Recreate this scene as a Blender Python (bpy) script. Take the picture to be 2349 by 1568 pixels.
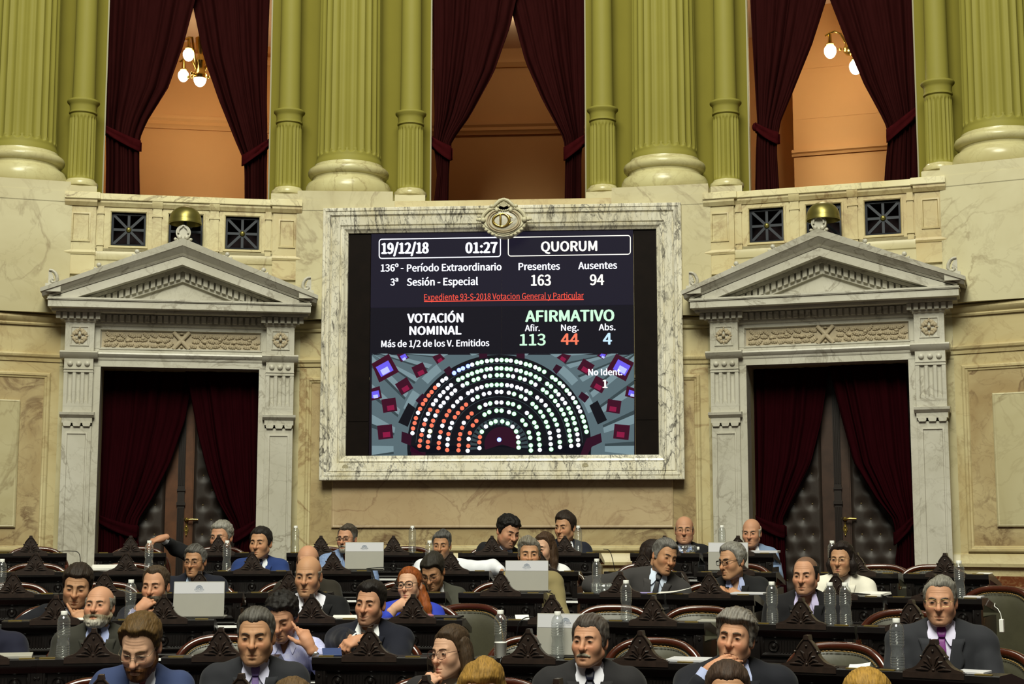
import bpy, math, random
import numpy as np
from mathutils import Matrix, Vector

for _o in list(bpy.data.objects):
    bpy.data.objects.remove(_o)
SC = bpy.context.scene
COL = SC.collection
random.seed(7)
PI = math.pi

# ---------------------------------------------------------------- camera
IMG_W, IMG_H, F_PX = 2349, 1568, 3500.0
CAM = Vector((1.22, -2.337, 1.786))
YAW, PITCH = 0.07588, 0.12772
cam_data = bpy.data.cameras.new('camera')
cam_data.sensor_width = 36.0
cam_data.lens = 36.0 * F_PX / IMG_W
cam_data.clip_end = 200
cam = bpy.data.objects.new('camera', cam_data)
COL.objects.link(cam)
cam.location = CAM
cam.rotation_euler = (PI / 2 + PITCH, 0.0, YAW)
SC.camera = cam

# ---------------------------------------------------------------- world, lamps, exposure
SC.view_settings.view_transform = 'Standard'
SC.view_settings.look = 'None'
SC.view_settings.exposure = 0.0
SC.view_settings.gamma = 1.0
SC.view_settings.use_curve_mapping = False
world = bpy.data.worlds.new('world')
SC.world = world
world.use_nodes = True
world.node_tree.nodes['Background'].inputs[0].default_value = (1.0, 0.93, 0.78, 1)
world.node_tree.nodes['Background'].inputs[1].default_value = 0.07

def area_lamp(name, loc, size, power, colour, aim):
    d = bpy.data.lights.new(name, 'AREA')
    d.shape = 'DISK'
    d.size = size
    d.energy = power
    d.color = colour
    o = bpy.data.objects.new(name, d)
    COL.objects.link(o)
    o.location = loc
    o.rotation_euler = (Vector(aim) - Vector(loc)).to_track_quat('-Z', 'Y').to_euler()
    return o

# the glazed ceiling light over the chamber and the lamps round it
area_lamp('ceiling_laylight', (0.0, -4.0, 15.0), 8.0, 4000, (0.98, 0.97, 0.80), (0.0, 9.0, 3.0))
area_lamp('ceiling_lamps', (0.0, 6.0, 14.5), 5.0, 520, (0.98, 0.97, 0.80), (0.0, 7.0, 0.0))

# ---------------------------------------------------------------- plan of the chamber
R0, BETA = 12.4, 0.25065           # radius of the wall, angle from one bay to the next
_r = Vector((math.cos(YAW), math.sin(YAW), 0))
_f0 = Vector((-math.sin(YAW), math.cos(YAW), 0))
_fw = _f0 * math.cos(PITCH) + Vector((0, 0, 1)) * math.sin(PITCH)
_up = Vector((0, 0, 1)) * math.cos(PITCH) - _f0 * math.sin(PITCH)

def at(px, py, r):
    """the point of the photograph's pixel that stands on the circle of radius r about the chamber's centre"""
    d = _fw * F_PX + _r * (px - IMG_W / 2) - _up * (py - IMG_H / 2)
    a = d.x * d.x + d.y * d.y
    b = CAM.x * d.x + CAM.y * d.y
    c = CAM.x ** 2 + CAM.y ** 2 - r * r
    k = (-b + math.sqrt(b * b - a * c)) / a
    return CAM + d * k

# ---------------------------------------------------------------- mesh helpers
class MB:
    """collects shapes and links them as ONE mesh object"""
    def __init__(self):
        self.v, self.f, self.mi, self.M = [], [], [], None
    def add(self, vs, fs, mi=0, M=None):
        n = len(self.v)
        for p in vs:
            p = Vector(p)
            if M is not None: p = M @ p
            if self.M is not None: p = self.M @ p
            self.v.append((p.x, p.y, p.z))
        for q in fs:
            self.f.append([i + n for i in q])
            self.mi.append(mi)
        return self
    def box(self, x0, x1, y0, y1, z0, z1, mi=0, M=None):
        vs = [(x0,y0,z0),(x1,y0,z0),(x1,y1,z0),(x0,y1,z0),(x0,y0,z1),(x1,y0,z1),(x1,y1,z1),(x0,y1,z1)]
        return self.add(vs, [(0,3,2,1),(4,5,6,7),(0,1,5,4),(1,2,6,5),(2,3,7,6),(3,0,4,7)], mi, M)
    def bevbox(self, x0, x1, y0, y1, z0, z1, b=.004, mi=0, M=None):
        # box whose front and side edges are chamfered
        ring = lambda x0,x1,y0,y1,z: [(x0,y0,z),(x1,y0,z),(x1,y1,z),(x0,y1,z)]
        vs = ring(x0+b,x1-b,y0+b,y1-b,z0)+ring(x0,x1,y0,y1,z0+b)+ring(x0,x1,y0,y1,z1-b)+ring(x0+b,x1-b,y0+b,y1-b,z1)
        fs = [(3,2,1,0),(12,13,14,15)]
        for k in range(3):
            for i in range(4):
                j = (i+1) % 4
                fs.append((4*k+i,4*k+j,4*k+4+j,4*k+4+i))
        return self.add(vs, fs, mi, M)
    def prism(self, poly, y0, y1, mi=0, M=None, inset=0):
        """outline in (x, z), counter-clockwise seen from -y, pushed from y0 (front) to y1"""
        n = len(poly)
        vs = [(x,y0,z) for x,z in poly]+[(x,y1,z) for x,z in poly]
        fs = [tuple(range(n)), tuple(range(2*n-1,n-1,-1))]
        for i in range(n):
            j = (i+1) % n
            fs.append((i,i+n,j+n,j))
        return self.add(vs, fs, mi, M)
    def profile_x(self, prof, x0, x1, mi=0, M=None):
        """profile in (y, z), pushed along x"""
        n = len(prof)
        vs = [(x0,y,z) for y,z in prof]+[(x1,y,z) for y,z in prof]
        fs = [tuple(range(n)), tuple(range(2*n-1,n-1,-1))]
        for i in range(n):
            j = (i+1) % n
            fs.append((i,i+n,j+n,j))
        return self.add(vs, fs, mi, M)
    def lathe(self, prof, seg=24, mi=0, M=None, a0=0., a1=2*PI, rmul=None):
        """profile in (r, z); rmul(angle, z) may flute it"""
        full = abs(a1-a0-2*PI) < 1e-6
        na = seg if full else seg+1
        vs = []
        for r, z in prof:
            for i in range(na):
                a = a0+(a1-a0)*i/seg
                q = r if rmul is None else r*rmul(a, z)
                vs.append((q*math.cos(a), q*math.sin(a), z))
        fs = []
        for k in range(len(prof)-1):
            for i in range(seg):
                j = (i+1) % na
                fs.append((k*na+i, k*na+j, (k+1)*na+j, (k+1)*na+i))
        if prof[0][0] > 1e-6 and full: fs.append(tuple(range(na-1,-1,-1)))
        if prof[-1][0] > 1e-6 and full: fs.append(tuple((len(prof)-1)*na+i for i in range(na)))
        return self.add(vs, fs, mi, M)
    def tube(self, pts, rad, seg=8, mi=0, M=None, closed=False, flat=1.0, upv=None):
        """round bar along points; rad one number or one per point"""
        pts = [Vector(p) for p in pts]
        n = len(pts)
        rs = rad if isinstance(rad, (list, tuple)) else [rad]*n
        vs, fs = [], []
        prev = None
        for k in range(n):
            if closed: t = pts[(k+1) % n]-pts[k-1]
            else: t = pts[min(k+1,n-1)]-pts[max(k-1,0)]
            if t.length < 1e-9: t = Vector((0,0,1))
            t.normalize()
            if prev is None:
                ref = Vector(upv) if upv is not None else (Vector((0,0,1)) if abs(t.z) < .9 else Vector((1,0,0)))
                u = (ref-t*ref.dot(t)).normalized()
            else:
                u = prev-t*prev.dot(t)
                u = u.normalized() if u.length > 1e-6 else prev
            prev = u
            w = t.cross(u)
            for i in range(seg):
                a = 2*PI*i/seg
                p = pts[k]+u*(math.cos(a)*rs[k])+w*(math.sin(a)*rs[k]*flat)
                vs.append((p.x,p.y,p.z))
        m = n if closed else n-1
        for k in range(m):
            k2 = (k+1) % n
            for i in range(seg):
                j = (i+1) % seg
                fs.append((k*seg+i, k*seg+j, k2*seg+j, k2*seg+i))
        if not closed:
            fs.append(tuple(range(seg-1,-1,-1)))
            fs.append(tuple((n-1)*seg+i for i in range(seg)))
        return self.add(vs, fs, mi, M)
    def ball(self, c, r, seg=10, rings=6, mi=0, M=None):
        rx, ry, rz = r if isinstance(r, (tuple, list)) else (r,r,r)
        vs = [(c[0],c[1],c[2]-rz)]
        for k in range(1, rings):
            t = -PI/2+PI*k/rings
            for i in range(seg):
                a = 2*PI*i/seg
                vs.append((c[0]+rx*math.cos(t)*math.cos(a), c[1]+ry*math.cos(t)*math.sin(a), c[2]+rz*math.sin(t)))
        vs.append((c[0],c[1],c[2]+rz))
        fs = []
        for i in range(seg):
            fs.append((0, 1+(i+1) % seg, 1+i))
        for k in range(rings-2):
            for i in range(seg):
                j = (i+1) % seg
                fs.append((1+k*seg+i, 1+k*seg+j, 1+(k+1)*seg+j, 1+(k+1)*seg+i))
        top = len(vs)-1; b = 1+(rings-2)*seg
        for i in range(seg):
            fs.append((b+i, b+(i+1) % seg, top))
        return self.add(vs, fs, mi, M)
    def grid(self, fn, nu, nv, mi=0, M=None, closed_u=False):
        """fn(i, j) gives the point"""
        vs = [fn(i, j) for j in range(nv) for i in range(nu)]
        fs = []
        for j in range(nv-1):
            for i in range(nu if closed_u else nu-1):
                i2 = (i+1) % nu
                fs.append((j*nu+i, j*nu+i2, (j+1)*nu+i2, (j+1)*nu+i))
        return self.add(vs, fs, mi, M)
    def frame(self, outer, prof, mi=0, M=None):
        """mitred frame round the rectangle outer=(x0,x1,z0,z1); prof in (inset, y) from the outer edge in"""
        x0,x1,z0,z1 = outer
        vs, fs = [], []
        for s, y in prof:
            vs += [(x0+s,y,z0+s),(x1-s,y,z0+s),(x1-s,y,z1-s),(x0+s,y,z1-s)]
        for k in range(len(prof)-1):
            for i in range(4):
                j = (i+1) % 4
                fs.append((4*k+i,4*k+j,4*k+4+j,4*k+4+i))
        return self.add(vs, fs, mi, M)
    def build(self, name, mats, parent=None, smooth=None, solid=0.0):
        me = bpy.data.meshes.new(name)
        me.from_pydata(self.v, [], self.f)
        for m in (mats if isinstance(mats, (list, tuple)) else [mats]):
            me.materials.append(m)
        if any(self.mi):
            me.polygons.foreach_set('material_index', self.mi)
        me.update()
        if smooth is not None:
            me.polygons.foreach_set('use_smooth', [True]*len(me.polygons))
            me.set_sharp_from_angle(angle=math.radians(smooth))
        return link(name, me, parent, solid)

def link(name, data, parent=None, solid=0.0):
    o = bpy.data.objects.new(name, data)
    COL.objects.link(o)
    if parent is not None: o.parent = parent
    if solid:
        md = o.modifiers.new('thickness', 'SOLIDIFY')
        md.thickness = solid
    return o

def tag(o, label=None, cat=None, group=None, kind=None):
    if label: o['label'] = label
    if cat: o['category'] = cat
    if group: o['group'] = group
    if kind: o['kind'] = kind
    return o

def empty(name, loc=(0,0,0), rz=0.0, label=None, cat=None, group=None, kind=None):
    o = bpy.data.objects.new(name, None)
    COL.objects.link(o)
    o.empty_display_size = .1
    o.location = loc
    o.rotation_euler = (0, 0, rz)
    return tag(o, label, cat, group, kind)

def copy_tree(o, parent=None):
    c = o.copy()
    COL.objects.link(c)
    if parent is not None: c.parent = parent
    for ch in list(o.children): copy_tree(ch, c)
    return c

def bay_frame(k, r=R0):
    """place of a bay k steps from the middle: local x to the viewer's right, -y into the room"""
    a = k*BETA
    return (r*math.sin(a), r*math.cos(a), 0.0), -a

# ---------------------------------------------------------------- materials
def srgb(r, g, b):
    q = lambda c: (c/255/12.92) if c <= 10 else ((c/255+.055)/1.055)**2.4
    return (q(r), q(g), q(b), 1)

class NT:
    def __init__(self, name):
        self.m = bpy.data.materials.new(name)
        self.m.use_nodes = True
        self.t = self.m.node_tree
        self.b = self.t.nodes['Principled BSDF']
        self.out = self.t.nodes['Material Output']
    def n(self, typ, **kw):
        q = self.t.nodes.new(typ)
        for k, v in kw.items(): setattr(q, k, v)
        return q
    def l(self, a, b): self.t.links.new(a, b)
    def mapping(self, scale=(1,1,1), rot=(0,0,0), src='world'):
        if src == 'world': s = self.n('ShaderNodeNewGeometry').outputs['Position']
        else: s = self.n('ShaderNodeTexCoord').outputs['Object']
        mp = self.n('ShaderNodeMapping')
        mp.inputs['Scale'].default_value = scale
        mp.inputs['Rotation'].default_value = rot
        self.l(s, mp.inputs[0])
        return mp.outputs[0]
    def noise(self, vec, scale, detail=4, rough=.55, dist=0.):
        q = self.n('ShaderNodeTexNoise')
        q.inputs['Scale'].default_value = scale
        q.inputs['Detail'].default_value = detail
        q.inputs['Roughness'].default_value = rough
        q.inputs['Distortion'].default_value = dist
        self.l(vec, q.inputs['Vector'])
        return q.outputs['Fac']
    def ramp(self, fac, stops):
        q = self.n('ShaderNodeValToRGB')
        e = q.color_ramp.elements
        while len(e) < len(stops): e.new(.5)
        for el, (p, c) in zip(e, stops):
            el.position = p
            el.color = c if len(c) == 4 else (*c, 1)
        self.l(fac, q.inputs[0])
        return q.outputs[0]
    def mix(self, fac, a, b, blend='MIX'):
        q = self.n('ShaderNodeMix', data_type='RGBA', blend_type=blend)
        for sock, v in ((q.inputs[0], fac), (q.inputs[6], a), (q.inputs[7], b)):
            if isinstance(v, (int, float)): sock.default_value = v
            elif isinstance(v, tuple): sock.default_value = v
            else: self.l(v, sock)
        return q.outputs[2]
    def bump(self, h, strength=.2, dist=.01):
        q = self.n('ShaderNodeBump')
        q.inputs['Strength'].default_value = strength
        q.inputs['Distance'].default_value = dist
        self.l(h, q.inputs['Height'])
        self.l(q.outputs[0], self.b.inputs['Normal'])
    def set(self, **kw):
        names = dict(col='Base Color', rough='Roughness', metal='Metallic', spec='Specular IOR Level', coat='Coat Weight',
                     coat_rough='Coat Roughness', sheen='Sheen Weight', trans='Transmission Weight', emit='Emission Color', emit_s='Emission Strength', ior='IOR', alpha='Alpha')
        for k, v in kw.items():
            s = self.b.inputs[names[k]]
            if hasattr(v, 'is_linked') or isinstance(v, bpy.types.NodeSocket): self.l(v, s)
            else: s.default_value = v
        return self

def marble(name, base, alt, vein, scale, vein_amt, width=.02, rough=.35, rot=(0,0,0), stretch=(1,1,1), fine=.3):
    t = NT(name)
    v = t.mapping(stretch, rot)
    cloud = t.noise(v, scale*.8, 5, .6, .6)
    c = t.mix(t.ramp(cloud, [(.35,(0,0,0)),(.68,(1,1,1))]), base, alt)
    n1 = t.noise(v, scale, 6, .55, 1.2)
    k1 = t.ramp(n1, [(.5-width*1.6,(0,0,0)),(.5,(1,1,1)),(.5+width,(0,0,0))])
    n2 = t.noise(v, scale*2.7, 5, .6, .8)
    k2 = t.ramp(n2, [(.47,(0,0,0)),(.5,(fine,fine,fine)),(.525,(0,0,0))])
    msk = t.ramp(t.noise(v, scale*.6, 2), [(.38,(0,0,0)),(.6,(1,1,1))])
    k1m = t.mix(1.0, k1, msk, 'MULTIPLY')
    kk = t.mix(1.0, k1m, k2, 'ADD')
    sc = t.mix(1.0, kk, (vein_amt,vein_amt,vein_amt,1), 'MULTIPLY')
    t.set(col=t.mix(sc, c, vein), rough=rough, spec=.4)
    return t.m

def plain(name, col, rough=.5, metal=0., noise=0., nscale=8., spec=.5, coat=0., bump=0., bscale=60.):
    t = NT(name)
    if noise:
        v = t.mapping(src='obj')
        n = t.noise(v, nscale, 4)
        dark = tuple(c*(1-noise) for c in col[:3])+(1,)
        lite = tuple(min(1, c*(1+noise)) for c in col[:3])+(1,)
        t.set(col=t.ramp(n, [(.3,dark),(.7,lite)]))
    else: t.set(col=col)
    t.set(rough=rough, metal=metal, spec=spec, coat=coat)
    if bump:
        t.bump(t.noise(t.mapping(src='obj'), bscale, 3), bump, .002)
    return t.m

def glow(name, col, s):
    t = NT(name)
    t.set(col=(0,0,0,1), emit=col, emit_s=s, rough=.6, spec=.06)
    return t.m

M = {}
M['wall'] = marble('cream_marble', srgb(200,190,148), srgb(182,163,116), srgb(130,100,64), 1.1, .65, .02, .38)
M['ashlar'] = marble('pale_cream_marble', srgb(197,190,154), srgb(174,163,122), srgb(120,100,66), .8, .5, .014, .4)
M['field'] = marble('brown_veined_marble', srgb(188,172,130), srgb(160,138,98), srgb(100,74,52), 1.7, .75, .03, .35, rot=(.3,.2,.7))
M['grey'] = marble('grey_white_marble', srgb(198,195,182), srgb(180,176,160), srgb(128,120,104), 1.8, .6, .018, .33, rot=(.2,.5,.3))
M['vein'] = marble('black_veined_marble', srgb(224,220,204), srgb(206,198,170), srgb(90,86,80), 3.4, .9, .026, .22, rot=(.5,.7,.4), stretch=(1.8,1.0,.6), fine=.6)
M['dado'] = marble('red_brown_marble', srgb(112,62,34), srgb(92,48,28), srgb(170,140,96), 2.4, .7, .015, .3)
M['green'] = plain('olive_green_paint', srgb(136,130,58), .6, noise=.03, nscale=3, spec=.2)
M['greenback'] = plain('olive_green_wall_paint', srgb(120,113,42), .7, noise=.03, nscale=3, spec=.1)
M['rosetan'] = plain('warm_carved_stone', srgb(188,170,140), .6, noise=.08, nscale=14)
M['carved'] = plain('ochre_carved_stone', srgb(176,162,134), .6, noise=.1, nscale=18)
M['brass'] = plain('aged_brass', srgb(132,124,68), .36, .8, noise=.08, nscale=9)
M['gold'] = plain('bright_brass', srgb(206,178,96), .2, .95)
M['iron'] = plain('blue_black_iron', srgb(38,42,50), .5, .3, noise=.1)
M['loge'] = plain('apricot_wall_paint', srgb(204,152,92), .75, noise=.03, nscale=2)
M['logeceil'] = plain('pale_plaster', srgb(226,196,160), .8)
M['carpet'] = plain('dark_red_carpet', srgb(58,16,16), .95, noise=.2, nscale=30)
M['blackw'] = plain('black_stained_wood', srgb(20,16,15), .30, noise=.25, nscale=14, coat=.25)
M['crestw'] = plain('carved_dark_wood', srgb(40,28,22), .42, noise=.3, nscale=25, coat=.12)
M['redw'] = plain('polished_mahogany', srgb(66,28,15), .22, noise=.35, nscale=10, coat=.55)
M['darkpanel'] = plain('dark_brown_wood_panel', srgb(17,10,7), .6, noise=.25, nscale=6, spec=.08)
M['leather'] = plain('olive_leather', srgb(62,60,44), .48, noise=.15, nscale=10, coat=.06, bump=.15)
M['doorleather'] = plain('brown_padded_leather', srgb(44,36,31), .5, noise=.15, nscale=8, bump=.2, spec=.35)
M['doorwood'] = plain('walnut_door_wood', srgb(86,52,28), .4, noise=.25, nscale=9)
M['doorblack'] = plain('ebonised_wood', srgb(30,22,18), .4)
M['edge'] = plain('pale_olive_trim', srgb(140,134,100), .5)
M['white'] = plain('white_plastic', srgb(235,235,230), .4)
M['paper'] = plain('white_paper', srgb(232,230,224), .7)
M['lapgrey'] = plain('silver_grey_plastic', srgb(160,158,150), .45, noise=.03)
M['laplight'] = plain('pale_grey_plastic', srgb(206,206,212), .4)
M['lapprint'] = plain('grey_blue_print', srgb(150,160,176), .5)
M['black'] = plain('black_plastic', srgb(18,18,20), .35)
M['yellow'] = plain('dull_brass_plate', srgb(150,128,66), .35, .6)

def velvet(name, col):
    t = NT(name)
    v = t.mapping((1,1,.15), src='obj')
    n = t.noise(v, 22, 3)
    t.set(col=t.ramp(n, [(.3, tuple(c*.75 for c in col[:3])+(1,)), (.75, col)]), rough=.95, sheen=.0, spec=.0)
    return t.m
M['velvet'] = velvet('maroon_velvet', srgb(44,16,16))
M['velvetband'] = velvet('wine_velvet', srgb(56,14,17))
M['velvetdeep'] = velvet('deep_maroon_velvet', srgb(38,7,12))

def bottle_plastic():
    t = NT('clear_bottle_plastic')
    tr = t.n('ShaderNodeBsdfTransparent'); tr.inputs[0].default_value = (.93,.95,.95,1)
    gl = t.n('ShaderNodeBsdfGlossy'); gl.inputs['Roughness'].default_value = .08
    df = t.n('ShaderNodeBsdfDiffuse'); df.inputs[0].default_value = (.8,.82,.82,1)
    lw = t.n('ShaderNodeLayerWeight'); lw.inputs[0].default_value = .35
    m1 = t.n('ShaderNodeMixShader'); m2 = t.n('ShaderNodeMixShader')
    mm = t.n('ShaderNodeMath', operation='MULTIPLY_ADD'); mm.inputs[1].default_value = .50; mm.inputs[2].default_value = .07
    t.l(lw.outputs['Facing'], mm.inputs[0])
    t.l(mm.outputs[0], m1.inputs[0]); t.l(tr.outputs[0], m1.inputs[1]); t.l(gl.outputs[0], m1.inputs[2])
    m2.inputs[0].default_value = .045
    t.l(m1.outputs[0], m2.inputs[1]); t.l(df.outputs[0], m2.inputs[2])
    t.l(m2.outputs[0], t.out.inputs[0])
    return t.m
M['bottle'] = bottle_plastic()
# ================================================================ THE SETTING
FLOOR_A = 0.70
# rows of desks: radius of the desk fronts, height of the floor they stand on (back row first)
ROWS = {'A': (9.95, .70), 'B': (8.58, .584), 'C': (7.45, .472), 'D': (6.08, .376), 'E': (4.90, .263), 'F': (3.65, .156), 'G': (2.45, .04)}
DESK_H = 0.97

def ring_sector(mb, r0, r1, z, z_low, a0=-.75, a1=.75, n=36, mi=0):
    vs = []
    for i in range(n+1):
        a = a0+(a1-a0)*i/n
        s, c = math.sin(a), math.cos(a)
        vs += [(r0*s,r0*c,z),(r1*s,r1*c,z),(r0*s,r0*c,z_low)]
    fs = []
    for i in range(n):
        b, d = 3*i, 3*i+3
        fs += [(b,d,d+1,b+1), (b+2,d+2,d,b)]
    mb.add(vs, fs, mi)
mb = MB()
edge = {'A': 12.7, 'B': 9.75, 'C': 8.38, 'D': 7.22, 'E': 5.88, 'F': 4.70, 'G': 3.45}
seq = 'GFEDCBA'
lo = -.02
for q in seq:
    nxt = seq[seq.index(q)+1] if q != 'A' else None
    r_in = edge[q]-0 if False else {'G': .6, 'F': 3.45, 'E': 4.70, 'D': 5.88, 'C': 7.22, 'B': 8.38, 'A': 9.75}[q]
    r_out = {'G': 3.45, 'F': 4.70, 'E': 5.88, 'D': 7.22, 'C': 8.38, 'B': 9.75, 'A': 13.4}[q]
    ring_sector(mb, r_in, r_out, ROWS[q][1], lo)
    lo = ROWS[q][1]-.001
fl = mb.build('floor', M['carpet'])
tag(fl, kind='structure')

def wall_mouldings(mb, x0, x1, y, z0=0.0, mi=0, dado=1):
    # torus band, second band, plinth ledge; then the dado
    mb.profile_x([(y,3.80),(y-.022,3.80),(y-.03,3.815),(y-.022,3.828),(y-.03,3.835),(y-.055,3.86),(y-.06,3.875),(y-.05,3.90),(y-.03,3.912),(y,3.912)][::-1], x0, x1, mi)
    mb.profile_x([(y,3.455),(y-.012,3.455),(y-.018,3.485),(y-.034,3.50),(y-.04,3.52),(y-.03,3.535),(y,3.535)][::-1], x0, x1, mi)
    mb.profile_x([(y,1.53),(y-.045,1.53),(y-.05,1.56),(y-.03,1.60),(y-.02,1.64),(y,1.65)][::-1], x0, x1, mi)
    mb.box(x0, x1, y-.04, y+.02, z0, 1.45, dado)
    mb.profile_x([(y-.03,1.30),(y-.05,1.31),(y-.055,1.335),(y-.045,1.36),(y-.03,1.36)][::-1], x0, x1, dado)

def panel_bay(k, name):
    loc, rz = bay_frame(k)
    root = empty(name, loc, rz, kind='structure')
    mb = MB()
    mb.box(-2.0, 2.0, 0, .35, 0, 5.09, 0)
    if k: wall_mouldings(mb, -2.0, 2.0, 0, 0, 0, 1)
    else:
        wall_mouldings(mb, -2.0, -1.62, 0, 0, 0, 1)
        wall_mouldings(mb, 1.62, 2.0, 0, 0, 0, 1)
        mb.box(-1.63, 1.63, -.04, .02, 0, 1.45, 1)
        mb.profile_x([(0,1.53),(-.045,1.53),(-.05,1.56),(-.03,1.60),(-.02,1.64),(0,1.65)][::-1], -1.63, 1.63)
        mb.profile_x([(-.03,1.30),(-.05,1.31),(-.055,1.335),(-.045,1.36),(-.03,1.36)][::-1], -1.63, 1.63, 1)
    mb.build('wall_face', [M['wall'], M['dado']], root, 30)
    mb = MB()
    mb.frame((-1.925,1.915,1.66,3.35), [(0,0),(0,-.022),(.012,-.03),(.03,-.03),(.036,-.02),(.05,-.016),(.058,-.004),(.06,.004)])
    mb.build('panel_moulding', M['wall'], root, 30)
    mb = MB()
    mb.box(-1.87, 1.86, -.005, .01, 1.715, 3.295)
    mb.build('panel_field', M['field'], root)
    mb = MB()
    zt = 3.08 if k else 2.42
    mb.frame((-1.655,1.645,1.885,zt), [(0,0),(0,-.028),(.012,-.034),(.02,-.03),(.03,-.03)])
    mb.box(-1.63, 1.62, -.031, .0, 1.905, zt-.02)
    mb.build('raised_panel', M['ashlar'] if k else M['field2'], root, 30)
    return root
M['field2'] = marble('pinkish_cream_marble', srgb(192,172,136), srgb(178,154,118), srgb(128,96,72), 1.5, .5, .02, .33, rot=(.3,.2,.7))
panel_bay(0, 'wall_back')
panel_bay(-2, 'wall_left')
panel_bay(2, 'wall_right')

# wall about the doors (a shallow recess behind each marble surround)
def door_bay(k, name):
    loc, rz = bay_frame(k)
    root = empty(name, loc, rz, kind='structure')
    y = .108
    mb = MB()
    mb.box(-1.16, -.747, y, y+.5, 0, 3.42)
    mb.box(.747, 1.16, y, y+.5, 0, 3.42)
    mb.box(-1.16, 1.16, y, y+.5, 3.41, 3.92)
    for x0, x1 in ((-1.16,-.84),(.84,1.16)):
        wall_mouldings(mb, x0, x1, y, 0, 0, 1)
    mb.box(-1.16, 1.16, 0.0, .5, 3.915, 4.56)
    mb.profile_x([(0,4.44),(-.012,4.45),(-.02,4.50),(-.012,4.53),(0,4.53)][::-1], -1.12, 1.12)
    mb.build('wall_face', [M['ashlar'], M['dado']], root, 30)
    return root
door_bay(-1, 'wall_left')
door_bay(1, 'wall_right')

# ---------------------------------------------------------------- pedestals, columns
def joint(k):
    return bay_frame(k)
WHERE = {-1.5: 'at far left beyond the left balcony', -.5: 'between left balcony and central opening',
         .5: 'between central opening and right balcony', 1.5: 'at far right beyond the right balcony'}
def flute(n, depth):
    def f(a, z):
        t = ((a*n/(2*PI)) % 1.0-.11)/.78
        return 1-depth*math.sqrt(max(0., math.sin(PI*t))) if 0 < t < 1 else 1.0
    return f
col_src = {}
def big_column(k):
    loc, rz = joint(k)
    if 'c' in col_src:
        c = copy_tree(col_src['c'])
    else:
        c = empty('fluted_column', label='x', cat='column')
        y = .52
        T = Matrix.Translation((0,y,0))
        n, dp = 24, .055
        mb = MB()
        seg = 24*8
        fl = flute(n, dp)
        prof = [(.345,5.555),(.345,5.575),(.335,5.60),(.329,5.62)]+[(.3285-.00008*i, 5.625+.006*i) for i in range(15)]+[(.326,5.76),(.324,6.2),(.318,7.2),(.312,8.2),(.30,9.2)]
        def rm(a, z):
            t = (((a*n/(2*PI)) % 1.0)-.5)/.39
            if abs(t) >= 1: return 1.0
            ze = 5.695-.050*math.sqrt(1-t*t)
            return 1-(1-fl(a, z))*min(1., max(0., (z-ze)/.012))
        mb.lathe(prof, seg, 0, T, rmul=rm)
        mb.build('shaft', M['green'], c, 35)
        mb = MB()
        prof = [(.40,5.195),(.42,5.21),(.437,5.25),(.44,5.29),(.433,5.33),(.415,5.365),(.39,5.38),(.375,5.39),(.366,5.41),(.372,5.43),(.392,5.438),(.41,5.46),(.414,5.485),(.405,5.51),(.385,5.525),(.36,5.53),(.352,5.54),(.35,5.56),(.30,5.56)]
        mb.lathe(prof, 64, 0, T)
        mb.build('base', M['colbase'], c, 40)
        mb = MB()
        mb.box(-.47, .47, .005, 1.0, 5.10, 5.196)
        mb.build('plinth', M['ashlar'], c)
        col_src['c'] = c
    c.location, c.rotation_euler = loc, (0,0,rz)
    c['label'] = 'large olive green fluted column with marble base, ' + WHERE[k]
    c['group'] = 'large fluted columns along the upper wall'
    # the pedestal of plain ashlar under it
    p = empty('column_pedestal', loc, rz, 'plain cream marble pedestal block under the large column '+WHERE[k], 'pedestal', 'column pedestals')
    mb = MB()
    xa, xb = (-.475, -.04) if k == -.5 else (.05, .49) if k == .5 else (-.475, .49)
    mb.box(xa, xb, 0.0, .7, 3.914, 5.0)
    mb.box(-.475, .49, 0.0, .7, 4.99, 5.10)
    mb.build('block', M['ashlar'], p)
M['colbase'] = marble('honey_base_marble', srgb(200,194,148), srgb(182,172,124), srgb(130,112,74), 1.6, .5, .02, .25)
for k in (-.5, -1.5, .5, 1.5): big_column(k)

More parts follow.
